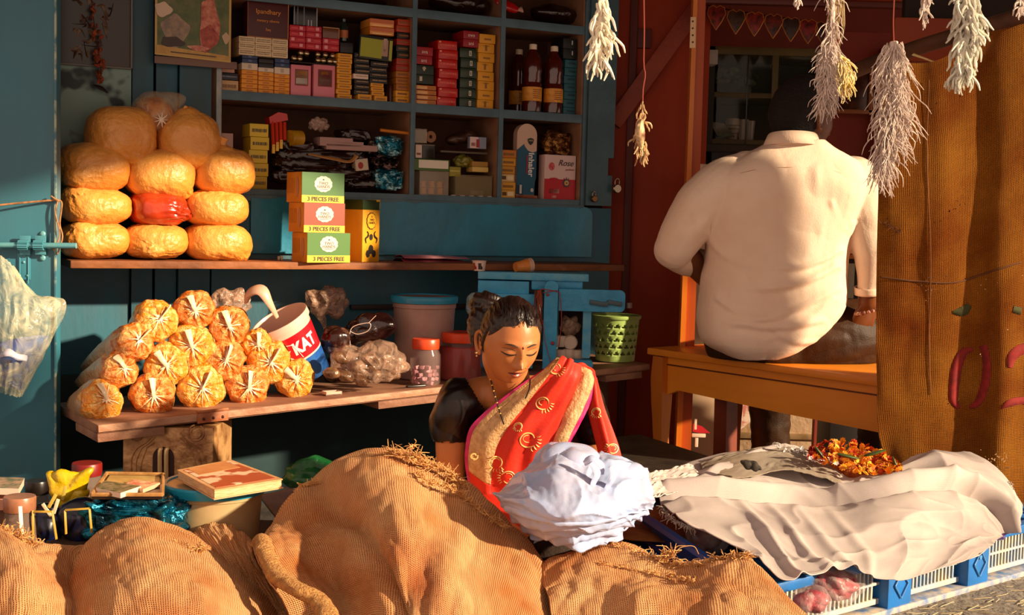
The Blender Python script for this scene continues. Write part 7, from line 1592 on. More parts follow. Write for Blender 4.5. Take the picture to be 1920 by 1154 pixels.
# shield garland: seven heart shaped pendants
g = thing('pendant_garland', 'string of dark pointed oval pendants hanging from the inner lintel', 'garland', P(1430, 60, 4.6))
for i, (px, py) in enumerate(((1343, 30), (1380, 38), (1415, 42), (1450, 46), (1483, 52), (1515, 56), (1545, 60))):
    c = P(px, py, 4.6); w_, h_ = .033, .050
    outl = [(0, -h_), (w_ * .55, -h_ * .45), (w_, h_ * .15), (w_ * .85, h_ * .6), (w_ * .35, h_ * .75), (0, h_ * .6), (-w_ * .35, h_ * .75), (-w_ * .85, h_ * .6), (-w_, h_ * .15), (-w_ * .55, -h_ * .45)]
    b = MB(); b.prism(outl, Matrix.Translation(c), .006); o = obj('pendant', b, mat(('#a82c14', '#5a3c28', '#b02c14', '#8a2c14', '#4c3424', '#a8241a', '#7a2818')[i], .3, c2='#2a0c06', vs=40), g, smooth=False)
    b = MB(); b.tube([c + Vector((x, -.002, z)) for x, z in outl + [outl[0]]], .0018, seg=5); obj('gilt_rim', b, mat('#c8782c', .3, metal=.3), o)
b = MB(); b.tube([P(x, y, 4.61) for x, y in ((1325, 8), (1343, 14), (1415, 26), (1483, 36), (1560, 48))], .003, seg=5, n=20); obj('garland_string', b, mat('#3a1408', .7), g)
# picture frame inside right
t = thing('wall_picture', 'dark framed picture on the red wall right of the man head', 'picture', P(1605, 220, 4.5))
b = MB(); FB(1560, 1632, 135, 210, 4.5, .02, b); obj('picture_board', b, mat('#1c0c08', .2, c2='#5a2c14', vs=22), t)
for (a0, a1, c0_, c1_) in ((1555, 1640, 205, 213), (1630, 1638, 130, 212)): b = MB(); FB(a0, a1, c0_, c1_, 4.49, .02, b); obj('frame_side', b, mat('#8a5020', .4), t)
b = MB(); FB(1540, 1700, 60, 900, 4.55, .03, b); struct(obj('wall_right_inner', b, mat('#8f2c0a', .65, c2='#741f06', vs=3), smooth=False)).name = 'wall_side'
b = MB(); FB(1634, 1700, 90, 900, 4.5, .04, b); struct(obj('trim_12', b, mat('#7c2407', .6)))
# small cabinet seen under the right arm
t = thing('side_cabinet', 'dark cabinet with a pale panel seen beyond the man right arm', 'cabinet', P(1600, 620, 4.3))
b = MB(); FB(1560, 1650, 478, 486, 4.28, .2, b); obj('cabinet_top', b, mat('#c87a3c', .5), t); b = MB(); FB(1560, 1650, 486, 945, 4.3, .18, b); obj('cabinet_body', b, mat('#1c0e08', .6), t); b = MB(); FB(1568, 1602, 494, 560, 4.295, .01, b); obj('pale_panel', b, mat('#a8a088', .4), t)
b = MB(); FB(1583, 1616, 446, 476, 4.32, .05, b); o = obj('white_carton', b, mat('#e8d4b0', .5)); tag(o, 'small white carton standing on the dark cabinet under the arm', 'carton')
b = MB(); FB(1588, 1612, 458, 466, 4.315, .004, b); obj('dark_print', b, mat('#3a4a3a', .5), o)
# ================================================================ hanging sack curtain
M_cur = weave('sack_curtain_weave', '#a0651e', '#c09048', scale=430., dark='#4c2a0a', bumpd=.0022, transl=.2, holes=.43)
def cd_(px): return 3.20 - .05 * (px - 1645) / 275
cols = []
top = [(1648, 122), (1700, 118), (1760, 112), (1830, 70), (1880, 35), (1960, -10), (2060, -60), (2250, -95), (2455, -120)]
rows = []
for r_, f in enumerate(np.linspace(0, 1, 8)):
    row = []
    for i, (x, y) in enumerate(top):
        left = [1648, 1648, 1647, 1644, 1643, 1645, 1652, 1705][r_] if i == 0 else x + [0, 0, 0, 0, 0, 0, 4, 14][r_]
        yb = 945; row.append(P(left if i == 0 else x + (max(0, 60 - (x - 1648)) * max(0, f - .8) * 4), y + (yb - y) * f, cd_(x) + .012 * math.sin(x * .035 + f * 2) * (.4 + f)))
    rows.append(row)
b = MB(); G = net(rows, 200, 130, lambda u, v, p: .008 * math.sin(u * 26 + 2 * v) * (.3 + .7 * v) + .004 * nz((u * 14, v * 10, 1), 1.) + .012 * nz((u * 3, v * 3, 4), 1.)); b.grid(G); cur = obj('sack_curtain', b, M_cur); tag(cur, 'stitched brown jute sack curtain hanging at the right with red painted figures', 'curtain')
# painted figures: conform to the curtain surface
def bvh_of(o):
    me = o.data; vs = [o.matrix_basis @ v.co for v in me.vertices]; return BVHTree.FromPolygons(vs, [p.vertices[:] for p in me.polygons])
def on(bv, px, py, off=.002, d=None):
    r = ray(px, py).normalized(); h = bv.ray_cast(CO, r)
    if h[0] is None: return P(px, py, d or 3.1)
    return h[0] - r * off
bvc = bvh_of(cur); M_red = mat('#8a1612', .9, c2='#6c100c', vs=60)
def stroke(pts, w, name, par, m, bv, n=40, off=.0015):
    A_ = spl([(x, y, ww) for (x, y), ww in zip(pts, w)], n); b = MB(); L_, R_ = [], []
    for i in range(n):
        x, y, ww = A_[i]; dx, dy = A_[min(i + 1, n - 1)][:2] - A_[max(i - 1, 0)][:2]; l = math.hypot(dx, dy) + 1e-6; nx, ny = -dy / l * ww / 2, dx / l * ww / 2
        L_.append(b.bm.verts.new(on(bv, x + nx, y + ny, off))); R_.append(b.bm.verts.new(on(bv, x - nx, y - ny, off)))
    for i in range(n - 1): b.bm.faces.new((L_[i], L_[i + 1], R_[i + 1], R_[i]))
    return obj(name, b, m, par, solid=.0006)
stroke([(1824, 656), (1806, 662), (1794, 690), (1789, 725), (1788, 750), (1798, 766)], [6, 16, 20, 19, 16, 8], 'painted_figure', cur, M_red, bvc)
stroke([(1843, 648), (1848, 665), (1850, 700), (1843, 735), (1832, 757), (1818, 764)], [14, 14, 16, 16, 13, 6], 'painted_figure', cur, M_red, bvc)
stroke([(1893, 690), (1898, 670), (1915, 656), (1940, 655), (1950, 675)], [10, 18, 20, 18, 16], 'painted_figure', cur, M_red, bvc)
stroke([(1878, 766), (1895, 756), (1920, 752), (1950, 760)], [5, 14, 14, 12], 'painted_figure', cur, M_red, bvc)
stroke([(1787, 586), (1806, 584), (1818, 572)], [6, 18, 10], 'dark_patch', cur, mat('#3c3a14', .9), bvc)
stroke([(1900, 580), (1915, 584)], [12, 14], 'dark_patch', cur, mat('#3c3a14', .9), bvc)
stroke([(1742, 90 + 60), (1738, 300), (1745, 480), (1742, 650), (1745, 740)], [2, 3, 2, 3, 2], 'stitched_seam', cur, mat('#6a3c10', .9), bvc, 60)
stroke([(1650, 520), (1720, 528), (1790, 530), (1850, 512), (1915, 492)], [3, 4, 3, 4, 3], 'stitched_seam', cur, mat('#5a300c', .9), bvc, 60)
fray(cur, [P(1652, 420, 3.19), P(1670, 425, 3.18), P(1690, 440, 3.18)], 30, .02, 41, name='torn_threads', m=mat('#5a300c', .9), r=.0008)
# glossy white torn strip at the curtain top edge
b = MB(); b.tube([P(1712, 102, 3.24), P(1735, 110, 3.22), P(1760, 118, 3.22), P(1790, 112, 3.22)], [.006, .004, .004, .002], seg=6, n=16, flat=.3); obj('torn_hem', b, mat('#e8c884', .6), cur)
# ================================================================ hanging flower strings and root tassels
M_wt = mat('#d4c0b4', .7, c2='#b8a498', vs=60); M_wy = mat('#e8d8a8', .6, c2='#d8b868', vs=60)
def tassel(name, label, d, path, widths, k, seed, m, ln=.05, r=.0016, string=None, droop=1., cat='flower string'):
    """strands of thin white rootlets clustered along a hanging path"""
    rnd = random.Random(seed); A_ = spl([(x, y, w_) for (x, y), w_ in zip(path, widths)], 100)
    top = P(A_[0][0], A_[0][1], d); bot = P(A_[-1][0], A_[-1][1], d)
    t = thing(name, label, cat, bot); b = MB(); sc = d / FPX
    k = int(k * 1.5)
    for i in range(k):
        u = rnd.random() ** .9; x, y, w_ = A_[min(99, int(u * 99))]; a = rnd.uniform(0, 2 * PI); w_ *= sc * .5
        p = P(x, y, d) + Vector((math.cos(a) * w_ * rnd.random() ** .5, math.sin(a) * w_ * .5, 0)); l = ln * rnd.uniform(.4, 1.1)
        dx = rnd.uniform(-1, 1) * .35; pts = [p]
        v_ = Vector((math.cos(a) * .6, math.sin(a) * .4, rnd.uniform(-1.2, .2))).normalized()
        for s_ in range(4):
            v_ = (v_ + Vector((rnd.uniform(-.9, .9), rnd.uniform(-.6, .6), -.75 * droop + rnd.uniform(-.45, .45)))).normalized(); pts.append(pts[-1] + v_ * l / 4)
        b.tube(pts, [r, r * 1.2, r * 1.1, r, r * .5], seg=5, n=9, cap=False)
    obj('rootlets', b, m, t)
    core = MB(); core.tube([P(x, y, d) for x, y, _ in A_[::9]], [max(.0012, w_ * sc * .24) for _, _, w_ in A_[::9]], seg=10, n=50); core.disp(lambda p: .004 * nz(p, 60, seed)); obj('twisted_core', core, m, t)
    if string: 
        b = MB(); b.tube([P(x, y, d) for x, y in string], .0013, seg=5, n=12); obj('string', b, mat('#8a3a2c', .7), t)
    return t
tassel('hanging_tassel', 'white root tassel hanging before the blue cabinet jamb', 2.3, [(1128, -10), (1126, 40), (1127, 75), (1120, 110)], [16, 18, 24, 6], 60, 1, mat('#f0e4cc', .6, c2='#d8ccb4', vs=50), .05, .0024)
t = tassel('hanging_tassel', 'single withered blossom hanging on a thin thread before the red wall', 2.5, [(1205, 190), (1203, 225), (1202, 260), (1209, 294)], [3, 14, 17, 2], 26, 2, mat('#d8b888', .6, c2='#8a5a34', vs=60), .03, .0018, [(1207, -10), (1208, 60), (1207, 120), (1210, 140), (1206, 165), (1205, 192)])
b = MB(); b.tube([P(1203, 225, 2.49), P(1200, 250, 2.48), P(1203, 275, 2.49)], [.004, .011, .004], seg=10, n=14); b.disp(lambda p: .002 * nz(p, 90)); obj('withered_bud', b, mat('#e0c090', .6, c2='#6a3a1c', vs=50), t)
tassel('hanging_tassel', 'long double white root tassel hanging in front of the man head', 2.45, [(1562, -15), (1560, 70), (1553, 95), (1548, 120), (1552, 145), (1550, 172), (1546, 196)], [22, 16, 20, 16, 16, 28, 14], 300, 3, M_wt, .042, .0009)
tassel('hanging_tassel', 'short yellowish frayed tassel beside the long double one', 2.5, [(1572, 100), (1578, 118), (1584, 140), (1578, 165)], [8, 26, 34, 10], 130, 4, M_wy, .035, .0014, [(1568, -10), (1572, 60), (1571, 102)])
b = MB(); rn = random.Random(4)
for k in range(9): x = 1552 + k * 3.4; b.tube([P(x + rn.uniform(-3, 3), -20, 2.46), P(x + 3, 20, 2.45), P(x + rn.uniform(-4, 4), 60, 2.46), P(1566, 108, 2.46)], .0018, seg=5, n=14)
o = obj('stalk_bunch', b, mat('#b8a074', .7, c2='#8a6a44', vs=50)); tag(o, 'bunch of dry stalks above the long double tassel', 'stalks')
tassel('hanging_tassel', 'largest white root tassel on a red string, left of the curtain', 2.4, [(1676, 78), (1674, 105), (1677, 150), (1680, 200), (1672, 240), (1660, 280), (1657, 308)], [32, 36, 44, 48, 34, 8, 5], 430, 5, M_wt, .07, .001, [(1677, -10), (1675, 40), (1676, 80)])
tassel('hanging_tassel', 'pointed white petal tassel hanging before the sack curtain', 2.3, [(1812, -15), (1816, 20), (1815, 60), (1808, 100), (1803, 138)], [26, 44, 30, 26, 14], 170, 6, mat('#d8d4c0', .6, c2='#b8b0a0', vs=50), .045, .0024)
tassel('hanging_tassel', 'tiny white tassel at the top edge between the large ones', 2.4, [(1735, -15), (1736, 8), (1735, 38)], [8, 8, 3], 26, 7, M_wt, .025, .0016)
tassel('hanging_tassel', 'tiny white tassel at the top right corner', 2.3, [(1914, -15), (1914, 5), (1911, 18)], [8, 8, 3], 20, 8, M_wt, .02, .0016)
tassel('hanging_tassel', 'tiny white tassel tip at the top edge above the inner lintel', 2.4, [(1494, -15), (1494, 0), (1493, 6)], [8, 7, 3], 16, 9, M_wt, .014, .0016)
# ================================================================ people
def RX(a): return Matrix.Rotation(a, 4, 'X')
def RY(a): return Matrix.Rotation(a, 4, 'Y')
def RZ(a): return Matrix.Rotation(a, 4, 'Z')
def head_pt(q, k=1.0):
    t = max(0, -q.z); x = q.x * .073; y = q.y * (.090 if q.y < 0 else .100); z = q.z * (.110 if q.z > 0 else .113)
    x *= 1 - .34 * t ** 1.6; y *= (1 - .06 * t) if q.y < 0 else (1 - .42 * t ** 1.3)
    return Vector((x, y, z)) * k
def face_feat(p):
    if p.y > .02: return 0.
    x, z = p.x, p.z; g = lambda a, b_, sx, sz: math.exp(-((x - a) / sx) ** 2 - ((z - b_) / sz) ** 2)
    ax = abs(x)
    return (.010 * g(0, -.002, .0085, .022) + .021 * g(0, -.029, .0105, .012) + .008 * math.exp(-((ax - .013) / .007) ** 2 - ((z + .034) / .007) ** 2)
            - .0085 * math.exp(-((ax - .031) / .019) ** 2 - ((z - .005) / .012) ** 2) + .0065 * math.exp(-((ax - .031) / .0125) ** 2 - ((z - .002) / .0085) ** 2)
            + .0045 * math.exp(-((ax - .030) / .022) ** 2 - ((z - .024) / .007) ** 2)
            + .0065 * g(0, -.053, .018, .0052) + .008 * g(0, -.066, .015, .006) - .004 * g(0, -.0592, .020, .0024)
            + .007 * g(0, -.095, .017, .012) + .0035 * math.exp(-((ax - .042) / .018) ** 2 - ((z + .022) / .02) ** 2) - .003 * g(0, -.043, .005, .006))
def head_shell(T, s, fn=None, u=64, v=48):
    t = bmesh.new(); bmesh.ops.create_uvsphere(t, u_segments=u, v_segments=v, radius=1)
    for w_ in t.verts:
        q = w_.co.copy(); p = head_pt(q); 
        if fn: p = fn(q, p)
        w_.co = T @ (p * s)
    b = MB(); b.add(t); return b
def add_face(bm_mb, T, s):
    Ti = T.inverted(); c = T.translation; bm = bm_mb.bm
    for w_ in bm.verts:
        if (w_.co - c).length < .16 * s:
            p = (Ti @ w_.co) / s
            if p.y < 0 and abs(p.x) < .075 and -.115 < p.z < .07:
                e = face_feat(p)
                if e: w_.co = T @ ((p + Vector((0, -1, -.10)).normalized() * e) * s)
    return bm_mb
def ear(mb, T, s, side):
    c = Vector((side * .072, .010, -.010)); pts = [(0, -.004, -.028), (side * .006, .004, -.026), (side * .011, .014, -.008), (side * .012, .017, .012), (side * .008, .008, .026), (side * .003, -.006, .022), (0, -.009, .004)]
    mb.tube([T @ ((c + Vector(p)) * s) for p in pts], [.0045 * s, .0055 * s, .0045 * s, .0045 * s, .0045 * s, .004 * s, .003 * s], seg=8, n=26)
    mb.ell(T @ ((c + Vector((side * .002, .003, -.002))) * s), (.004 * s, .013 * s, .022 * s), (T.to_3x3() @ RX(-.2).to_3x3()), 14, 10); mb.ell(T @ ((c + Vector((side * .004, -.003, -.027))) * s), (.0055 * s, .006 * s, .008 * s), None, 10, 8)
def hand(mb, wrist, dirv, nrm, s=1., curl=.5, side=1):
    """palm and five fingers; dirv towards fingertips, nrm out of the back of the hand"""
    y = Vector(dirv).normalized(); z = (Vector(nrm) - y * Vector(nrm).dot(y)).normalized(); x = y.cross(z) * side
    def Q(a, b_, c): return Vector(wrist) + (x * a + y * b_ + z * c) * s
    mb.tube([Q(0, -.01, 0), Q(0, .03, 0), Q(0, .085, 0)], [.026 * s, .034 * s, .038 * s], seg=14, n=8, flat=.42) if False else mb.ell(Q(0, .045, 0), (.040 * s, .050 * s, .015 * s), Matrix((x, y, z)).transposed(), 18, 12)
    for i, (ox, ln_) in enumerate(((-.030, .066), (-.010, .076), (.011, .072), (.030, .056))):
        p0 = Q(ox, .080, 0); pts = [p0]; a = 0; rr = [.0095 * s]
        for k, f in enumerate((.45, .32, .25)):
            a += curl * (.75 + .1 * i); pts.append(pts[-1] + (y * math.cos(a) - z * math.sin(a)) * ln_ * f * s); rr.append((.0088 - .0012 * k) * s)
        mb.tube([Q(ox * .8, .05, 0)] + pts, [.010 * s] + rr, seg=10, n=18); mb.ell(pts[-1], (rr[-1],) * 3, None, 10, 8)
    pts = [Q(-.026, .015, -.002), Q(-.048, .040, -.010), Q(-.056, .066, -.020), Q(-.054, .088, -.030)]; mb.tube(pts, [.014 * s, .0115 * s, .010 * s, .008 * s], seg=10, n=14); mb.ell(pts[-1], (.008 * s,) * 3, None, 10, 8)
M_skinW = mat('#c07a46', .42, c2='#ac6a3c', vs=10, spec=.45, sss=.12, bump=.05, bs=120)
M_skinM = mat('#74401f', .45, c2='#623418', vs=10, spec=.4, sss=.08)
M_hair = mat('#170a08', .38, c2='#24100a', vs=60, spec=.5, bump=.6, bs=90, stretch=(1, .15, .4))
# ---------------- woman
HS = .88; HT = Matrix.Translation(P(957, 638, 2.80)) @ RZ(R(20)) @ RX(R(19)) @ RY(R(1))
wm = thing('person', 'woman in a black blouse and red sari with a gold border, looking down', 'person', P(990, 1150, 3.0))
S1, S2 = P(864, 752, 2.94), P(1092, 756, 2.97); NB = P(965, 742, 2.95)
b = head_shell(HT, HS)
limb(b, [P(968, 775, 2.98), P(962, 735, 2.94), HT @ (Vector((0, .030, -.060)) * HS)], [.058, .047, .050], 20)
limb(b, [S1, P(905, 742, 2.97), NB, P(1030, 742, 2.98), S2], [.040, .046, .048, .046, .040], 18)
b.ell(P(985, 835, 3.0), (.135, .088, .16), None, 32, 24); b.ell(P(990, 930, 3.03), (.125, .10, .16), None, 32, 24); b.ell(P(1000, 1080, 3.10), (.165, .14, .14), None, 32, 24)
E1, H1 = P(846, 925, 2.92), P(940, 985, 2.74); E2, H2 = P(1125, 880, 2.96), P(1080, 950, 2.74)
limb(b, [S1, P(848, 810, 2.94), E1], [.042, .040, .032], 18); limb(b, [E1, E1.lerp(H1, .5), H1], [.031, .029, .021], 16)
limb(b, [S2, P(1112, 820, 2.97), E2], [.042, .040, .033], 18); limb(b, [E2, E2.lerp(H2, .5), H2], [.032, .029, .021], 16)
hand(b, H1, (.5, -.5, -.2), (0, -.3, 1), .85, .45, 1); hand(b, H2, (-.5, -.5, -.2), (0, -.3, 1), .85, .45, -1)
K1, K2 = Vector((-.20, 2.76, .14)), Vector((.34, 2.80, .14)); hp_ = P(1000, 1080, 3.10)
for hx, K, an in ((-.08, K1, Vector((.16, 2.70, .06))), (.08, K2, Vector((-.04, 2.72, .06)))):
    limb(b, [hp_ + Vector((hx, 0, -.03)), K], [.085, .058], 16); limb(b, [K, an], [.052, .034], 14); b.ell(an + Vector((0, -.04, -.02)), (.04, .08, .03), None, 16, 10)
body = remeshed(b, .0035, 5); add_face(body, HT, HS)
# ears are added after the remesh so they stay crisp, joined to the same mesh
ear(body, HT, HS, -1); ear(body, HT, HS, 1)
bo = obj('body', body, M_skinW, wm)
def bvh_part(o, par):
    M = MATS[par.name]; me = o.data; return BVHTree.FromPolygons([M @ v.co for v in me.vertices], [p.vertices[:] for p in me.polygons])
bvb = bvh_part(bo, wm)
def facept(x, z, off=.001, T=HT, s=HS, bv=None):
    o_ = T @ (Vector((x, -.3, z)) * s); d_ = (T.to_3x3() @ Vector((0, 1, 0))).normalized(); h = (bv or bvb).ray_cast(o_, d_)
    return (h[0] if h[0] else T @ (Vector((x, -.09, z)) * s)) - d_ * off
M_dkl = mat('#140806', .5)
for sd in (-1, 1):
    b = MB(); b.tube([facept(sd * (.014 + .0085 * k), .0 - .0035 * math.sin(PI * k / 4), .0012) for k in range(5)], [.0008, .0016, .0018, .0015, .0006], seg=6, n=18); b.disp(lambda p: 0.); obj('eyelashes', b, M_dkl, wm)
    b = MB(); b.tube([facept(sd * (.012 + .010 * k), .020 + .005 * math.sin(PI * k / 3.4), .0006) for k in range(4)], [.0012, .0026, .0022, .0006], seg=6, n=16, flat=.5); obj('eyebrow', b, mat('#241008', .7), wm)
    b = MB(); b.tube([facept(sd * (.015 + .008 * k), .0095 + .002 * math.sin(PI * k / 4), .0003) for k in range(5)], [.0003, .0006, .0006, .0006, .0003], seg=5, n=14); obj('lid_crease', b, mat('#5a2c18', .6), wm)
def lippatch(z0, z1, w_, nm, m):
    b = MB(); G = []
    for j in range(7):
        f = j / 6; row = []
        for i in range(21):
            u = -1 + 2 * i / 20; ww = w_ * u; hh = (1 - abs(u) ** 2.2); zc = -.0592; zz = zc + (z0 + (z1 - z0) * f - zc) * hh; row.append(list(facept(ww, zz, .0007)))
        G.append(row)
    b.grid(np.array(G)); return obj(nm, b, m, wm)
lippatch(-.0596, -.0500, .020, 'upper_lip', mat('#8a3c2c', .4)); lippatch(-.0700, -.0590, .018, 'lower_lip', mat('#9a4a38', .35))
b = MB(); b.tube([facept(x, -.0593, .0011) for x in (-.020, -.01, 0, .01, .020)], [.0004, .0008, .0008, .0008, .0004], seg=5, n=18); obj('mouth_line', b, mat('#3a140c', .6), wm)
b = MB(); b.ell(facept(0, .020, .0005), (.0022, .001, .0030), None, 10, 8); obj('bindi', b, mat('#7a140c', .5), wm)
b = MB(); b.ell(facept(.0155, -.033, .0012), (.0022,) * 3, None, 10, 8); obj('nose_stud', b, mat('#f0c878', .15, metal=1.), wm)
b = MB(); e_ = HT @ (Vector((-.082, .008, -.040)) * HS); b.ell(e_, (.0038,) * 3, None, 12, 8); b.ell(e_ - Vector((0, 0, .007)), (.0024,) * 3, None, 10, 8); obj('earring', b, mat('#f0d8a0', .15, metal=1.), wm)
# hair
def hair_fn(p, q):
    """signed amount inside the hair region of the head"""
    front = .066 - 5.0 * p.x ** 2 if p.y < .0 else .0
    line = front if p.y < -.02 else front * max(0, -p.y / .02) + (-.035 - .5 * p.y) * (1 - max(0, min(1, -p.y / .02)))
    if p.y < -.02:
        tmp = max(0, (abs(p.x) - .045) / .03); line = (.070 - .012 * math.exp(-(p.x / .012) ** 2) * -1 - 4.2 * p.x ** 2) * (1 - tmp) + tmp * max(.0, .045 + .9 * (p.y + .02) * -.5 - .03)
    return max(-1, min(1, (p.z - line) / .014))
def hf(q, p):
    k = hair_fn(p, q); s_ = math.sin(math.atan2(p.x, p.z + .02) * 46 + 6 * nz(p, 18)) * .0008 * max(0, k)
    e = (.0052 + s_ + .0012 * nz(p, 40)) * (k * .5 + .5) - .005 * (1 - (k * .5 + .5))
    return p + q * e
b = head_shell(HT, HS, hf, 150, 110); obj('hair', b, M_hair, wm)
b = MB(); bc_ = P(920, 580, 2.91); b.ell(bc_, (.050, .045, .038), Matrix.Rotation(.5, 3, 'Y'), 60, 44); b.disp(lambda p: .0022 * math.sin((p - bc_).x * 150 + (p - bc_).z * 260 + 5 * nz(p, 20)) + .003 * nz(p, 25)); bun = obj('hair_bun', b, M_hair, wm)
b = MB(); b.ell(P(905, 610, 2.90), (.036, .05, .055), None, 40, 30); b.disp(lambda p: .0015 * math.sin(p.z * 300 + p.x * 200) + .003 * nz(p, 30)); obj('hair_side', b, M_hair, wm)
rn = random.Random(3); b = MB()
for k in range(46):
    x = rn.uniform(-.055, .055); z = .069 - 4.2 * x * x + rn.uniform(-.003, .006); pts = [facept(x, z, .001)]; p0 = HT @ (Vector((x * 1.02, -.070, z + .022)) * HS); p1 = HT @ (Vector((x * .9, -.03, .112)) * HS)
    b.tube([pts[0], facept(x * 1.02, z + .010, .004), p1.lerp(facept(x, z, .02), .5) + Vector((0, 0, .006)), p1], [.0004, .0007, .0006, .0004], seg=4, n=10, cap=False)
obj('loose_hairs', b, M_hair, wm)
# blouse
b = MB(); b.ell(P(985, 835, 3.0), (.148, .100, .165), None, 40, 30); b.ell(P(990, 930, 3.03), (.135, .11, .13), None, 32, 24)
limb(b, [S1, P(905, 745, 2.97), NB + Vector((0, .01, -.015)), P(1030, 745, 2.98), S2], [.052, .052, .046, .052, .052], 20)
limb(b, [S1, P(846, 790, 2.94), P(848, 826, 2.94)], [.054, .050, .044], 20); limb(b, [S2, P(1105, 790, 2.97), P(1112, 812, 2.97)], [.052, .050, .045], 20)
bl_ = remeshed(b, .0045, 4, lambda p: .005 * (abs(nz(p, 14, 3)) * 2 - .4) + .0015 * nz(p, 40))
def inpoly(x, y, pl):
    c = False; j = len(pl) - 1
    for i in range(len(pl)):
        if (pl[i][1] > y) != (pl[j][1] > y) and x < (pl[j][0] - pl[i][0]) * (y - pl[i][1]) / (pl[j][1] - pl[i][1]) + pl[i][0]: c = not c
        j = i
    return c
neck = [(862, 694), (874, 712), (890, 740), (912, 775), (930, 790), (1000, 740), (1050, 700), (1060, 640), (850, 640)]
slv = [(800, 829), (880, 829), (880, 900), (800, 900)]
dl = []
for f_ in bl_.bm.faces:
    c = f_.calc_center_median(); x, y = proj(c)
    if (inpoly(x, y, neck) and c.y < 3.0) or (y > 829 + (x - 820) * .03 and x < 880 and c.x < P(878, 830, 2.94).x): dl.append(f_)
bmesh.ops.delete(bl_.bm, geom=dl, context='FACES')
obj('blouse', bl_, mat('#100808', .32, c2='#1a0c0a', vs=12, spec=.4), wm, solid=.0015)
# sari
M_sari = mat('#d83420', .55, c2='#c42a1c', vs=7, spec=.3, sss=.1, bump=.1, bs=160)
M_gold = mat('#d2ac7c', .5, c2='#b08858', vs=90, spec=.4, bump=.4, bs=200)
M_mag = mat('#c41c6c', .5, c2='#a81458', vs=60)
srow = [[(1040, 675), (1052, 670), (1066, 672), (1080, 680), (1092, 690)],
        [(1012, 697), (1034, 694), (1056, 696), (1076, 706), (1090, 722)],
        [(975, 722), (1005, 725), (1035, 730), (1060, 742), (1078, 758)],
        [(938, 750), (975, 760), (1010, 768), (1040, 780), (1062, 792)],
        [(905, 776), (945, 795), (985, 805), (1020, 815), (1048, 824)],
        [(880, 806), (920, 835), (965, 850), (1005, 855), (1036, 858)],
        [(872, 850), (912, 880), (955, 895), (995, 898), (1030, 900)],
        [(876, 900), (912, 925), (950, 940), (990, 945), (1026, 946)],
        [(890, 950), (925, 975), (960, 990), (995, 995), (1025, 996)],
        [(900, 1020), (935, 1040), (970, 1050), (1000, 1056), (1030, 1060)]]
sd_ = [[2.90, 2.87, 2.86, 2.87, 2.90], [2.86, 2.84, 2.83, 2.85, 2.89], [2.85, 2.84, 2.83, 2.85, 2.88], [2.86, 2.845, 2.84, 2.85, 2.87], [2.87, 2.85, 2.84, 2.85, 2.87], [2.88, 2.855, 2.845, 2.85, 2.87], [2.89, 2.86, 2.85, 2.855, 2.87], [2.89, 2.86, 2.85, 2.85, 2.86], [2.86, 2.82, 2.80, 2.80, 2.81], [2.80, 2.74, 2.72, 2.72, 2.74]]
rows = [[P(x, y, d_) for (x, y), d_ in zip(r_, q_)] for r_, q_ in zip(srow, sd_)]
def fs(u, v, p): return .0055 * math.sin(u * 24 + 3 * math.sin(v * 3)) * min(1, u * 4) * (.35 + .65 * math.sin(PI * min(1, v * 1.1 + .15))) * (u > .12) + .003 * nz((u * 9, v * 7, 0), 1.2, 4)
NU, NV = 150, 150; G = net(rows, NU, NV, fs)
def strip(G_, i0, i1, nm, m, off=0.):
    b = MB(); b.grid(G_[:, i0:i1 + 1] + np.array([0, -off, 0])); return obj(nm, b, m, wm, solid=.0015)
i1, i2 = 9, 46
# border narrows near the shoulder; keeps to the upper edge
b = MB(); b.grid(G[:, :i1 + 1]); obj('magenta_edge', b, M_mag, wm, solid=.0015)
b = MB(); b.grid(G[:110, i1:i2 + 1]); obj('gold_border', b, M_gold, wm, solid=.0015)
b = MB(); b.grid(G[109:, i1:i2 + 1]); obj('sari_lower', b, M_sari, wm, solid=.0015)
b = MB(); b.grid(G[:, i2:]); sari = obj('sari', b, M_sari, wm, solid=.0015)
# second gold band and outer fall over the arm
rows = [[P(x, y, d_) for x, y, d_ in r_] for r_ in (
 [(1078, 684, 2.905), (1092, 688, 2.90), (1106, 694, 2.90), (1116, 704, 2.92)], [(1086, 700, 2.895), (1098, 706, 2.885), (1110, 716, 2.885), (1117, 724, 2.90)],
 [(1074, 735, 2.88), (1084, 745, 2.87), (1094, 755, 2.87), (1104, 762, 2.88)], [(1060, 770, 2.87), (1070, 778, 2.86), (1080, 786, 2.86), (1090, 792, 2.87)],
 [(1046, 805, 2.865), (1056, 810, 2.855), (1066, 815, 2.855), (1076, 818, 2.865)], [(1034, 842, 2.86), (1044, 846, 2.85), (1054, 848, 2.85), (1063, 846, 2.86)], [(1026, 900, 2.86), (1036, 905, 2.85), (1046, 905, 2.85), (1054, 900, 2.86)])]
G2 = net(rows, 50, 90, lambda u, v, p: .002 * nz((u * 4, v * 8, 0), 1.3)); b = MB(); b.grid(G2[:, :39]); obj('gold_border', b, M_gold, wm, solid=.0015); b = MB(); b.grid(G2[:, 38:]); obj('magenta_edge', b, M_mag, wm, solid=.0015)
rows = [[P(x, y, d_) for x, y, d_ in r_] for r_ in (
 [(1080, 682, 2.93), (1098, 682, 2.93), (1112, 696, 2.93), (1120, 708, 2.95)], [(1100, 722, 2.91), (1108, 718, 2.895), (1116, 718, 2.895), (1124, 728, 2.92)],
 [(1102, 762, 2.90), (1112, 758, 2.885), (1122, 758, 2.885), (1134, 768, 2.91)], [(1112, 805, 2.90), (1122, 802, 2.885), (1136, 804, 2.885), (1150, 812, 2.91)],
 [(1124, 852, 2.90), (1136, 850, 2.88), (1148, 850, 2.88), (1162, 850, 2.90)], [(1130, 900, 2.90), (1142, 900, 2.88), (1156, 900, 2.88), (1170, 900, 2.90)])]
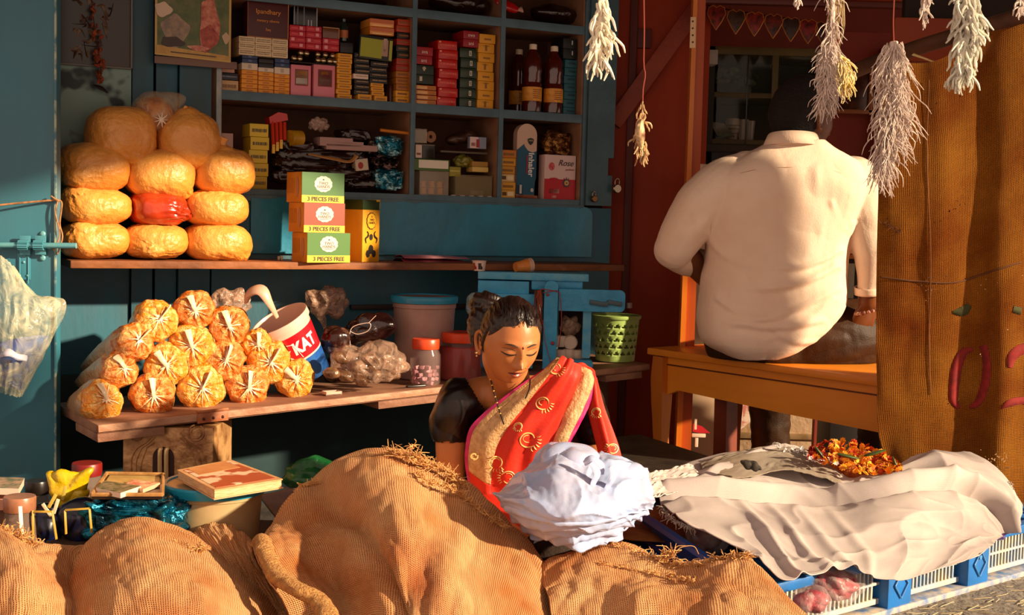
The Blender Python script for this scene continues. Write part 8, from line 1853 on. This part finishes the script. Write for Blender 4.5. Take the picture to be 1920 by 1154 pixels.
b = MB(); b.grid(net(rows, 40, 90, lambda u, v, p: .003 * math.sin(u * 12 + v * 2))); fall = obj('sari_fall', b, M_sari, wm, solid=.0015)
# lower drape over the folded legs
b = MB(); b.ell(Vector((.07, 2.90, .14)), (.33, .24, .15), None, 48, 30); b.disp(lambda p: .012 * (abs(nz(p, 9, 2)) * 2 - .4)); obj('sari_skirt', b, M_sari, wm)
# embroidered motifs
bvs = [bvh_part(o_, wm) for o_ in (sari, fall)]
def on2(px, py, off=.0016):
    best = None; r_ = ray(px, py).normalized()
    for bv in bvs:
        h = bv.ray_cast(CO, r_)
        if h[0] and (best is None or h[3] < best[1]): best = (h[0], h[3])
    return (best[0] if best else P(px, py, 2.85)) - r_ * off
M_emb = mat('#e8be7c', .4, c2='#d8a860', vs=60)
def paisley(cx, cy, r, a0):
    b = MB()
    pts = [(cx + r * math.cos(a0 + t) * (1 - .05 * t), cy + r * .8 * math.sin(a0 + t)) for t in np.linspace(0, 5.2, 12)]; b.tube([on2(*q) for q in pts], [.0006] + [.0017] * 10 + [.0008], seg=5, n=40)
    pts = [(cx + r * .55 * math.cos(a0 + t + .6), cy - r * .15 + r * .4 * math.sin(a0 + t + .6)) for t in np.linspace(0, 3.4, 8)]; b.tube([on2(*q) for q in pts], .0010, seg=5, n=24)
    for k in range(6):
        a = a0 + 5.1 + k * .32; x = cx + r * 1.05 * math.cos(a); y = cy + r * .85 * math.sin(a); b.tube([on2(x, y), on2(x + r * .30 * math.cos(a + .2), y + r * .30 * math.sin(a + .2)), on2(x + r * .5 * math.cos(a), y + r * .5 * math.sin(a))], [.0006, .0018, .0004], seg=5, n=8, flat=.5)
    obj('gold_embroidery', b, M_emb, wm)
for q in ((1018, 757, 14, 1.2), (990, 826, 17, .8), (930, 868, 14, 2.), (953, 896, 14, 3.6), (972, 800, 8, 2.2), (1118, 773, 9, 2.), (1149, 842, 11, 3.4), (1042, 692, 12, 1.), (888, 856, 6, 1.)): paisley(*q)
# woven checks on the gold border
b = MB()
for k in range(9):
    for (a_, c_) in (((888 + k * 7, 818 - k * 1), (900 + k * 6, 790 - k * 4)), ((884 + k * 7, 800 - k * 3), (905 + k * 6, 812 - k * 3))):
        if c_[0] < 945: b.tube([P(a_[0], a_[1], 2.862), P(c_[0], c_[1], 2.858)], .0005, seg=4)
b.bm.free(); 
# necklace
pts = [(919, 668, 2.875), (918, 700, 2.86), (926, 735, 2.858), (936, 770, 2.852), (945, 796, 2.838)]
b = MB(); b.tube([P(*q) - Vector((0, .004, 0)) for q in pts], .0018, seg=6, n=40); nk = obj('black_bead_necklace', b, mat('#180c0a', .3), wm)
b = MB(); A_ = spl([list(P(*q) - Vector((0, .004, 0))) for q in pts], 40)
for k in range(4, 34, 3): b.ell(Vector(A_[k]), (.0024,) * 3, None, 8, 6)
obj('gold_bead', b, mat('#f0c060', .25, metal=.8), nk)
b = MB(); b.tube([P(994, 712, 2.83), P(992, 730, 2.835), P(985, 748, 2.832)], .0016, seg=6, n=14); obj('necklace_end', b, mat('#180c0a', .3), nk)
# glossy satin patch stripe on the sleeve is left to light

# ---------------- man
mn = thing('person', 'heavy man in a cream shirt and brown trousers sitting on the bench, seen from behind', 'person', P(1470, 690, 3.55))
HT2 = Matrix.Translation(P(1507, 221, 3.67)) @ RZ(R(121)) @ RX(R(6)); H2S = 1.02
CY = 3.62
def ring(y, l, r_, dep, cy, n_=40, pw=.72):
    a = P(l, y, cy); c = P(r_, y, cy); cx = (a.x + c.x) / 2; hw = (c.x - a.x) / 2; z = (a.z + c.z) / 2; out = []
    for k in range(n_):
        t = 2 * PI * k / n_; f = lambda q: math.copysign(abs(q) ** pw, q); out.append((cx + hw * f(math.cos(t)), cy + dep * f(math.sin(t)), z))
    return out
TR = [(250, 1462, 1530, .050, 3.63), (275, 1435, 1556, .062, 3.63), (300, 1385, 1596, .085, 3.64), (335, 1342, 1622, .105, 3.64), (380, 1326, 1618, .120, 3.65), (440, 1328, 1590, .130, 3.66), (500, 1326, 1580, .140, 3.67), (560, 1316, 1576, .15, 3.68), (610, 1312, 1546, .155, 3.68), (645, 1326, 1500, .145, 3.68), (668, 1366, 1448, .11, 3.68)]
def loft(mb, rings):
    V = [[mb.bm.verts.new(p) for p in r_] for r_ in rings]; n_ = len(V[0])
    for A_, B_ in zip(V, V[1:]):
        for k in range(n_): mb.bm.faces.new((A_[k], A_[(k + 1) % n_], B_[(k + 1) % n_], B_[k]))
    mb.bm.faces.new(V[0][::-1]); mb.bm.faces.new(V[-1])
def smooth_rings(TR_, k, ex=0.):
    A_ = spl([list(t) for t in TR_], k); return [ring(t[0], t[1] - ex, t[2] + ex, t[3] + ex / 640, t[4]) for t in A_]
SL, SR = P(1362, 345, 3.64), P(1598, 348, 3.66); EL, WL = P(1268, 460, 3.66), P(1325, 520, 3.78); ER, WR_ = P(1634, 470, 3.60), P(1628, 565, 3.62)
b = head_shell(HT2, H2S); loft(b, smooth_rings(TR, 30, -8))
limb(b, [P(1495, 330, 3.66), P(1497, 280, 3.67), HT2 @ Vector((0, .02, -.06))], [.075, .068, .066], 24)
limb(b, [SL, EL], [.060, .045], 18); limb(b, [EL, WL, P(1345, 545, 3.85)], [.042, .034, .03], 16)
limb(b, [SR, ER], [.060, .045], 18); limb(b, [ER, WR_], [.044, .030], 16)
hand(b, WR_ + Vector((0, 0, -.005)), (-.1, .4, -1), (.3, -1, -.1), 1., .35, 1); hand(b, P(1345, 545, 3.85), (.7, .6, -.3), (0, -.5, 1), 1., .5, -1)
# hips and legs: left leg down to the floor, right thigh out to the right
HPc = P(1440, 645, 3.74); b.ell(HPc + Vector((0, .03, .02)), (.14, .11, .09), None, 32, 20)
LK, LA_ = P(1445, 680, 4.12), Vector((P(1450, 800, 4.12).x, 4.14, .06)); RK, RA_ = P(1700, 625, 4.02), Vector((P(1640, 800, 4.15).x, 4.2, .06))
for hx, K, An in ((-.06, LK, LA_), (.10, RK, RA_)):
    limb(b, [HPc + Vector((hx, .05, .02)), K], [.078, .062], 18); limb(b, [K, (K + An) / 2 + Vector((0, 0, .02)), An], [.066, .062, .040], 16); b.ell(An + Vector((0, .07, -.025)), (.045, .12, .035), None, 16, 10)
mb_ = remeshed(b, .0045, 5); ear(mb_, HT2, H2S * 1.02, -1); ear(mb_, HT2, H2S * 1.02, 1)
add_face(mb_, HT2, H2S); mo = obj('body', mb_, M_skinM, mn)
def hf2(q, p):
    line = .035 if p.y < -.045 else (-.010 if p.y < .005 else -.092); 
    if -.045 <= p.y < .005: line = .035 + (-.045 - .035 + .035) * ((p.y + .045) / .05)
    if .005 <= p.y < .035: line = -.010 - .082 * ((p.y - .005) / .03)
    k = max(-1, min(1, (p.z - line) / .010)); return p + q * ((.012 + .0022 * nz(p, 70)) * (k * .5 + .5) - .010 * (1 - (k * .5 + .5)))
b = head_shell(HT2, H2S, hf2, 120, 90); obj('hair', b, mat('#120806', .6, c2='#1c0e0a', vs=80, bump=.8, bs=300), mn)
# shirt
def wr(p):
    x, y = proj(p); r_ = lambda s_, o_: 1 - abs(nz((x * s_, y * s_ * 1.0, p.y * 2), 1., o_)) * 2.2
    e = .005 * nz(p, 9, 2) + .0004 * nz(p, 60)
    # sweeping folds from the right waist across the back
    for (x0, y0, x1, y1, a, w_) in ((1570, 500, 1400, 540, .007, 7), (1570, 540, 1360, 610, .006, 7), (1540, 600, 1360, 600, .005, 6), (1330, 450, 1420, 500, .005, 7), (1420, 330, 1440, 430, .004, 9), (1530, 320, 1540, 450, .004, 9), (1600, 420, 1560, 500, .007, 6), (1575, 470, 1440, 500, .006, 6), (1560, 560, 1430, 640, .005, 6), (1300, 400, 1330, 440, .005, 6), (1530, 640, 1440, 610, .004, 6), (1560, 380, 1600, 440, .006, 6), (1345, 560, 1460, 600, .005, 6)):
        dx, dy = x1 - x0, y1 - y0; l2 = dx * dx + dy * dy; t = max(0, min(1, ((x - x0) * dx + (y - y0) * dy) / l2)); cx = x0 + dx * t; cy = y0 + dy * t + 14 * math.sin(t * 3.1); d2 = (x - cx) ** 2 + (y - cy) ** 2
        e += 1.5 * a * (math.exp(-d2 / (w_ * w_)) - .6 * math.exp(-((x - cx) ** 2 + (y - cy - w_ * 1.8) ** 2) / (w_ * w_ * 1.6))) * math.sin(PI * (t * .8 + .15))
    e += .0035 * (abs(nz((x * .012 + y * .004, y * .014 - x * .006, 1.), 1., 3)) * 2 - .5)
    return e
b = MB(); loft(b, smooth_rings([(262, 1452, 1538, .062, 3.63)] + TR[1:], 40, 4))
limb(b, [P(1400, 322, 3.65), P(1362, 350, 3.645), P(1310, 395, 3.64), EL + Vector((-.002, 0, .0)), P(1262, 470, 3.68)], [.062, .084, .078, .060, .056], 22)
limb(b, [P(1262, 470, 3.68), P(1292, 488, 3.74), P(1318, 494, 3.80)], [.056, .046, .040], 20)
limb(b, [SR, P(1618, 400, 3.63), ER], [.085, .070, .054], 22); limb(b, [ER, P(1634, 520, 3.60), P(1630, 546, 3.605)], [.052, .040, .036], 20)
b.ell(P(1362, 345, 3.65), (.07, .08, .045), None, 24, 16); b.ell(P(1600, 335, 3.66), (.065, .08, .055), None, 24, 16)
sh = remeshed(b, .004, 6, wr)
dl = [f_ for f_ in sh.bm.faces if (lambda c, q: (q[1] > 549 and q[0] > 1600) or ((c - P(1330, 498, 3.83)).length < .055 and c.y > 3.80) or (q[1] < 262 and 1450 < q[0] < 1545))(f_.calc_center_median(), proj(f_.calc_center_median()))]
bmesh.ops.delete(sh.bm, geom=dl, context='FACES')
M_shirt = mat('#efd6c0', .75, c2='#e6c8b0', vs=5, spec=.2, bump=.12, bs=240, sss=.0)
shirt = obj('shirt', sh, M_shirt, mn, solid=.002)
# collar, cuffs, yoke seam
b = MB(); seg = 48; rr = []
for (zz, ro, tl) in ((0, .080, 0), (.024, .076, 0), (.040, .072, 0), (.036, .076, 0), (.004, .090, 0)):
    c = P(1485, 278, 3.62) + Vector((0, 0, zz)); rg = []
    for k in range(seg): a = 2 * PI * k / seg; rg.append(b.bm.verts.new(c + Vector((ro * math.cos(a) * .92, ro * math.sin(a) * .80, -.010 * math.cos(a) * 0 - .018 * math.sin(a) * 0 + .006 * math.sin(a) * -1))))
    rr.append(rg)
for A_, B_ in zip(rr, rr[1:]):
    for k in range(seg): b.bm.faces.new((A_[k], A_[(k + 1) % seg], B_[(k + 1) % seg], B_[k]))
obj('collar', b, M_shirt, mn, solid=.0015)
bvsh = bvh_part(shirt, mn)
def seam(pts, nm='seam', r_=.0008, m=mat('#c8a078', .8)):
    b = MB(); b.tube([on(bvsh, x, y, .0002, 3.6) for x, y in pts], r_, seg=5, n=50); obj(nm, b, m, mn)
seam([(1372, 330), (1420, 318), (1490, 314), (1560, 320), (1596, 335)], 'yoke_seam'); seam([(1588, 322), (1592, 360), (1582, 400), (1578, 430)], 'armhole_seam'); seam([(1352, 332), (1338, 370), (1334, 410), (1332, 440)], 'armhole_seam')
b = MB(); b.tube([P(1629, 538, 3.603), P(1629, 552, 3.606)], [.040, .040], seg=24, n=4, cap=False); obj('cuff', b, M_shirt, mn, solid=.002)
# trousers
b = MB(); b.ell(P(1440, 640, 3.76), (.195, .155, .125), None, 32, 20); 
limb(b, [HPc + Vector((-.06, .04, 0)), LK], [.11, .085], 20); limb(b, [LK, (LK + LA_) / 2, LA_ + Vector((0, 0, .04))], [.082, .068, .062], 20)
limb(b, [HPc + Vector((.06, .0, .0)), P(1560, 632, 3.72), P(1640, 628, 3.80), RK], [.118, .112, .105, .085], 22); limb(b, [RK, RA_ + Vector((0, 0, .04))], [.082, .060], 20)
b.ell(P(1560, 590, 3.78), (.06, .09, .06), None, 20, 14)
def wt_(p): return .007 * (abs(nz((p.x * 6 + p.z * 9, p.y * 4, p.z * 14 - p.x * 8), 1., 2)) * 2.4 - .5) + .001 * nz(p, 50)
tr = remeshed(b, .005, 5, wt_)
trz = BZ + .001
for v in list(tr.bm.verts):
    q = v.co; inb = (q - A); 
    if -.2 < inb.dot(by) < .385 and q.z < trz and q.z > trz - .2: q.z = trz
M_ = MATS[mn.name]
for v in mo.data.vertices:
    q = M_ @ v.co; inb = q - A
    if -.25 < inb.dot(by) < .38 and trz - .25 < q.z < trz + .012: v.co.z += trz + .012 - q.z
obj('trousers', tr, mat('#3c2210', .55, c2='#2c190a', vs=9, spec=.2, bump=.15, bs=200), mn)
for o_, zl_ in ((shirt, BZ + .002),):
    M_ = MATS[mn.name]
    for v in o_.data.vertices:
        w_ = M_ @ v.co
        if w_.z < zl_: v.co.z += zl_ - w_.z
# beaded bracelet and thread
b = MB(); c = P(1626, 590, 3.585)
for k in range(18):
    a = 2 * PI * k / 18; b.ell(WR_ + Vector((.034 * math.cos(a), .030 * math.sin(a), -.028 + .010 * math.cos(a))), (.0055,) * 3, None, 10, 8)
obj('bead_bracelet', b, mat('#8a2c2c', .3, c2='#d8b8a0', vs=90), mn)
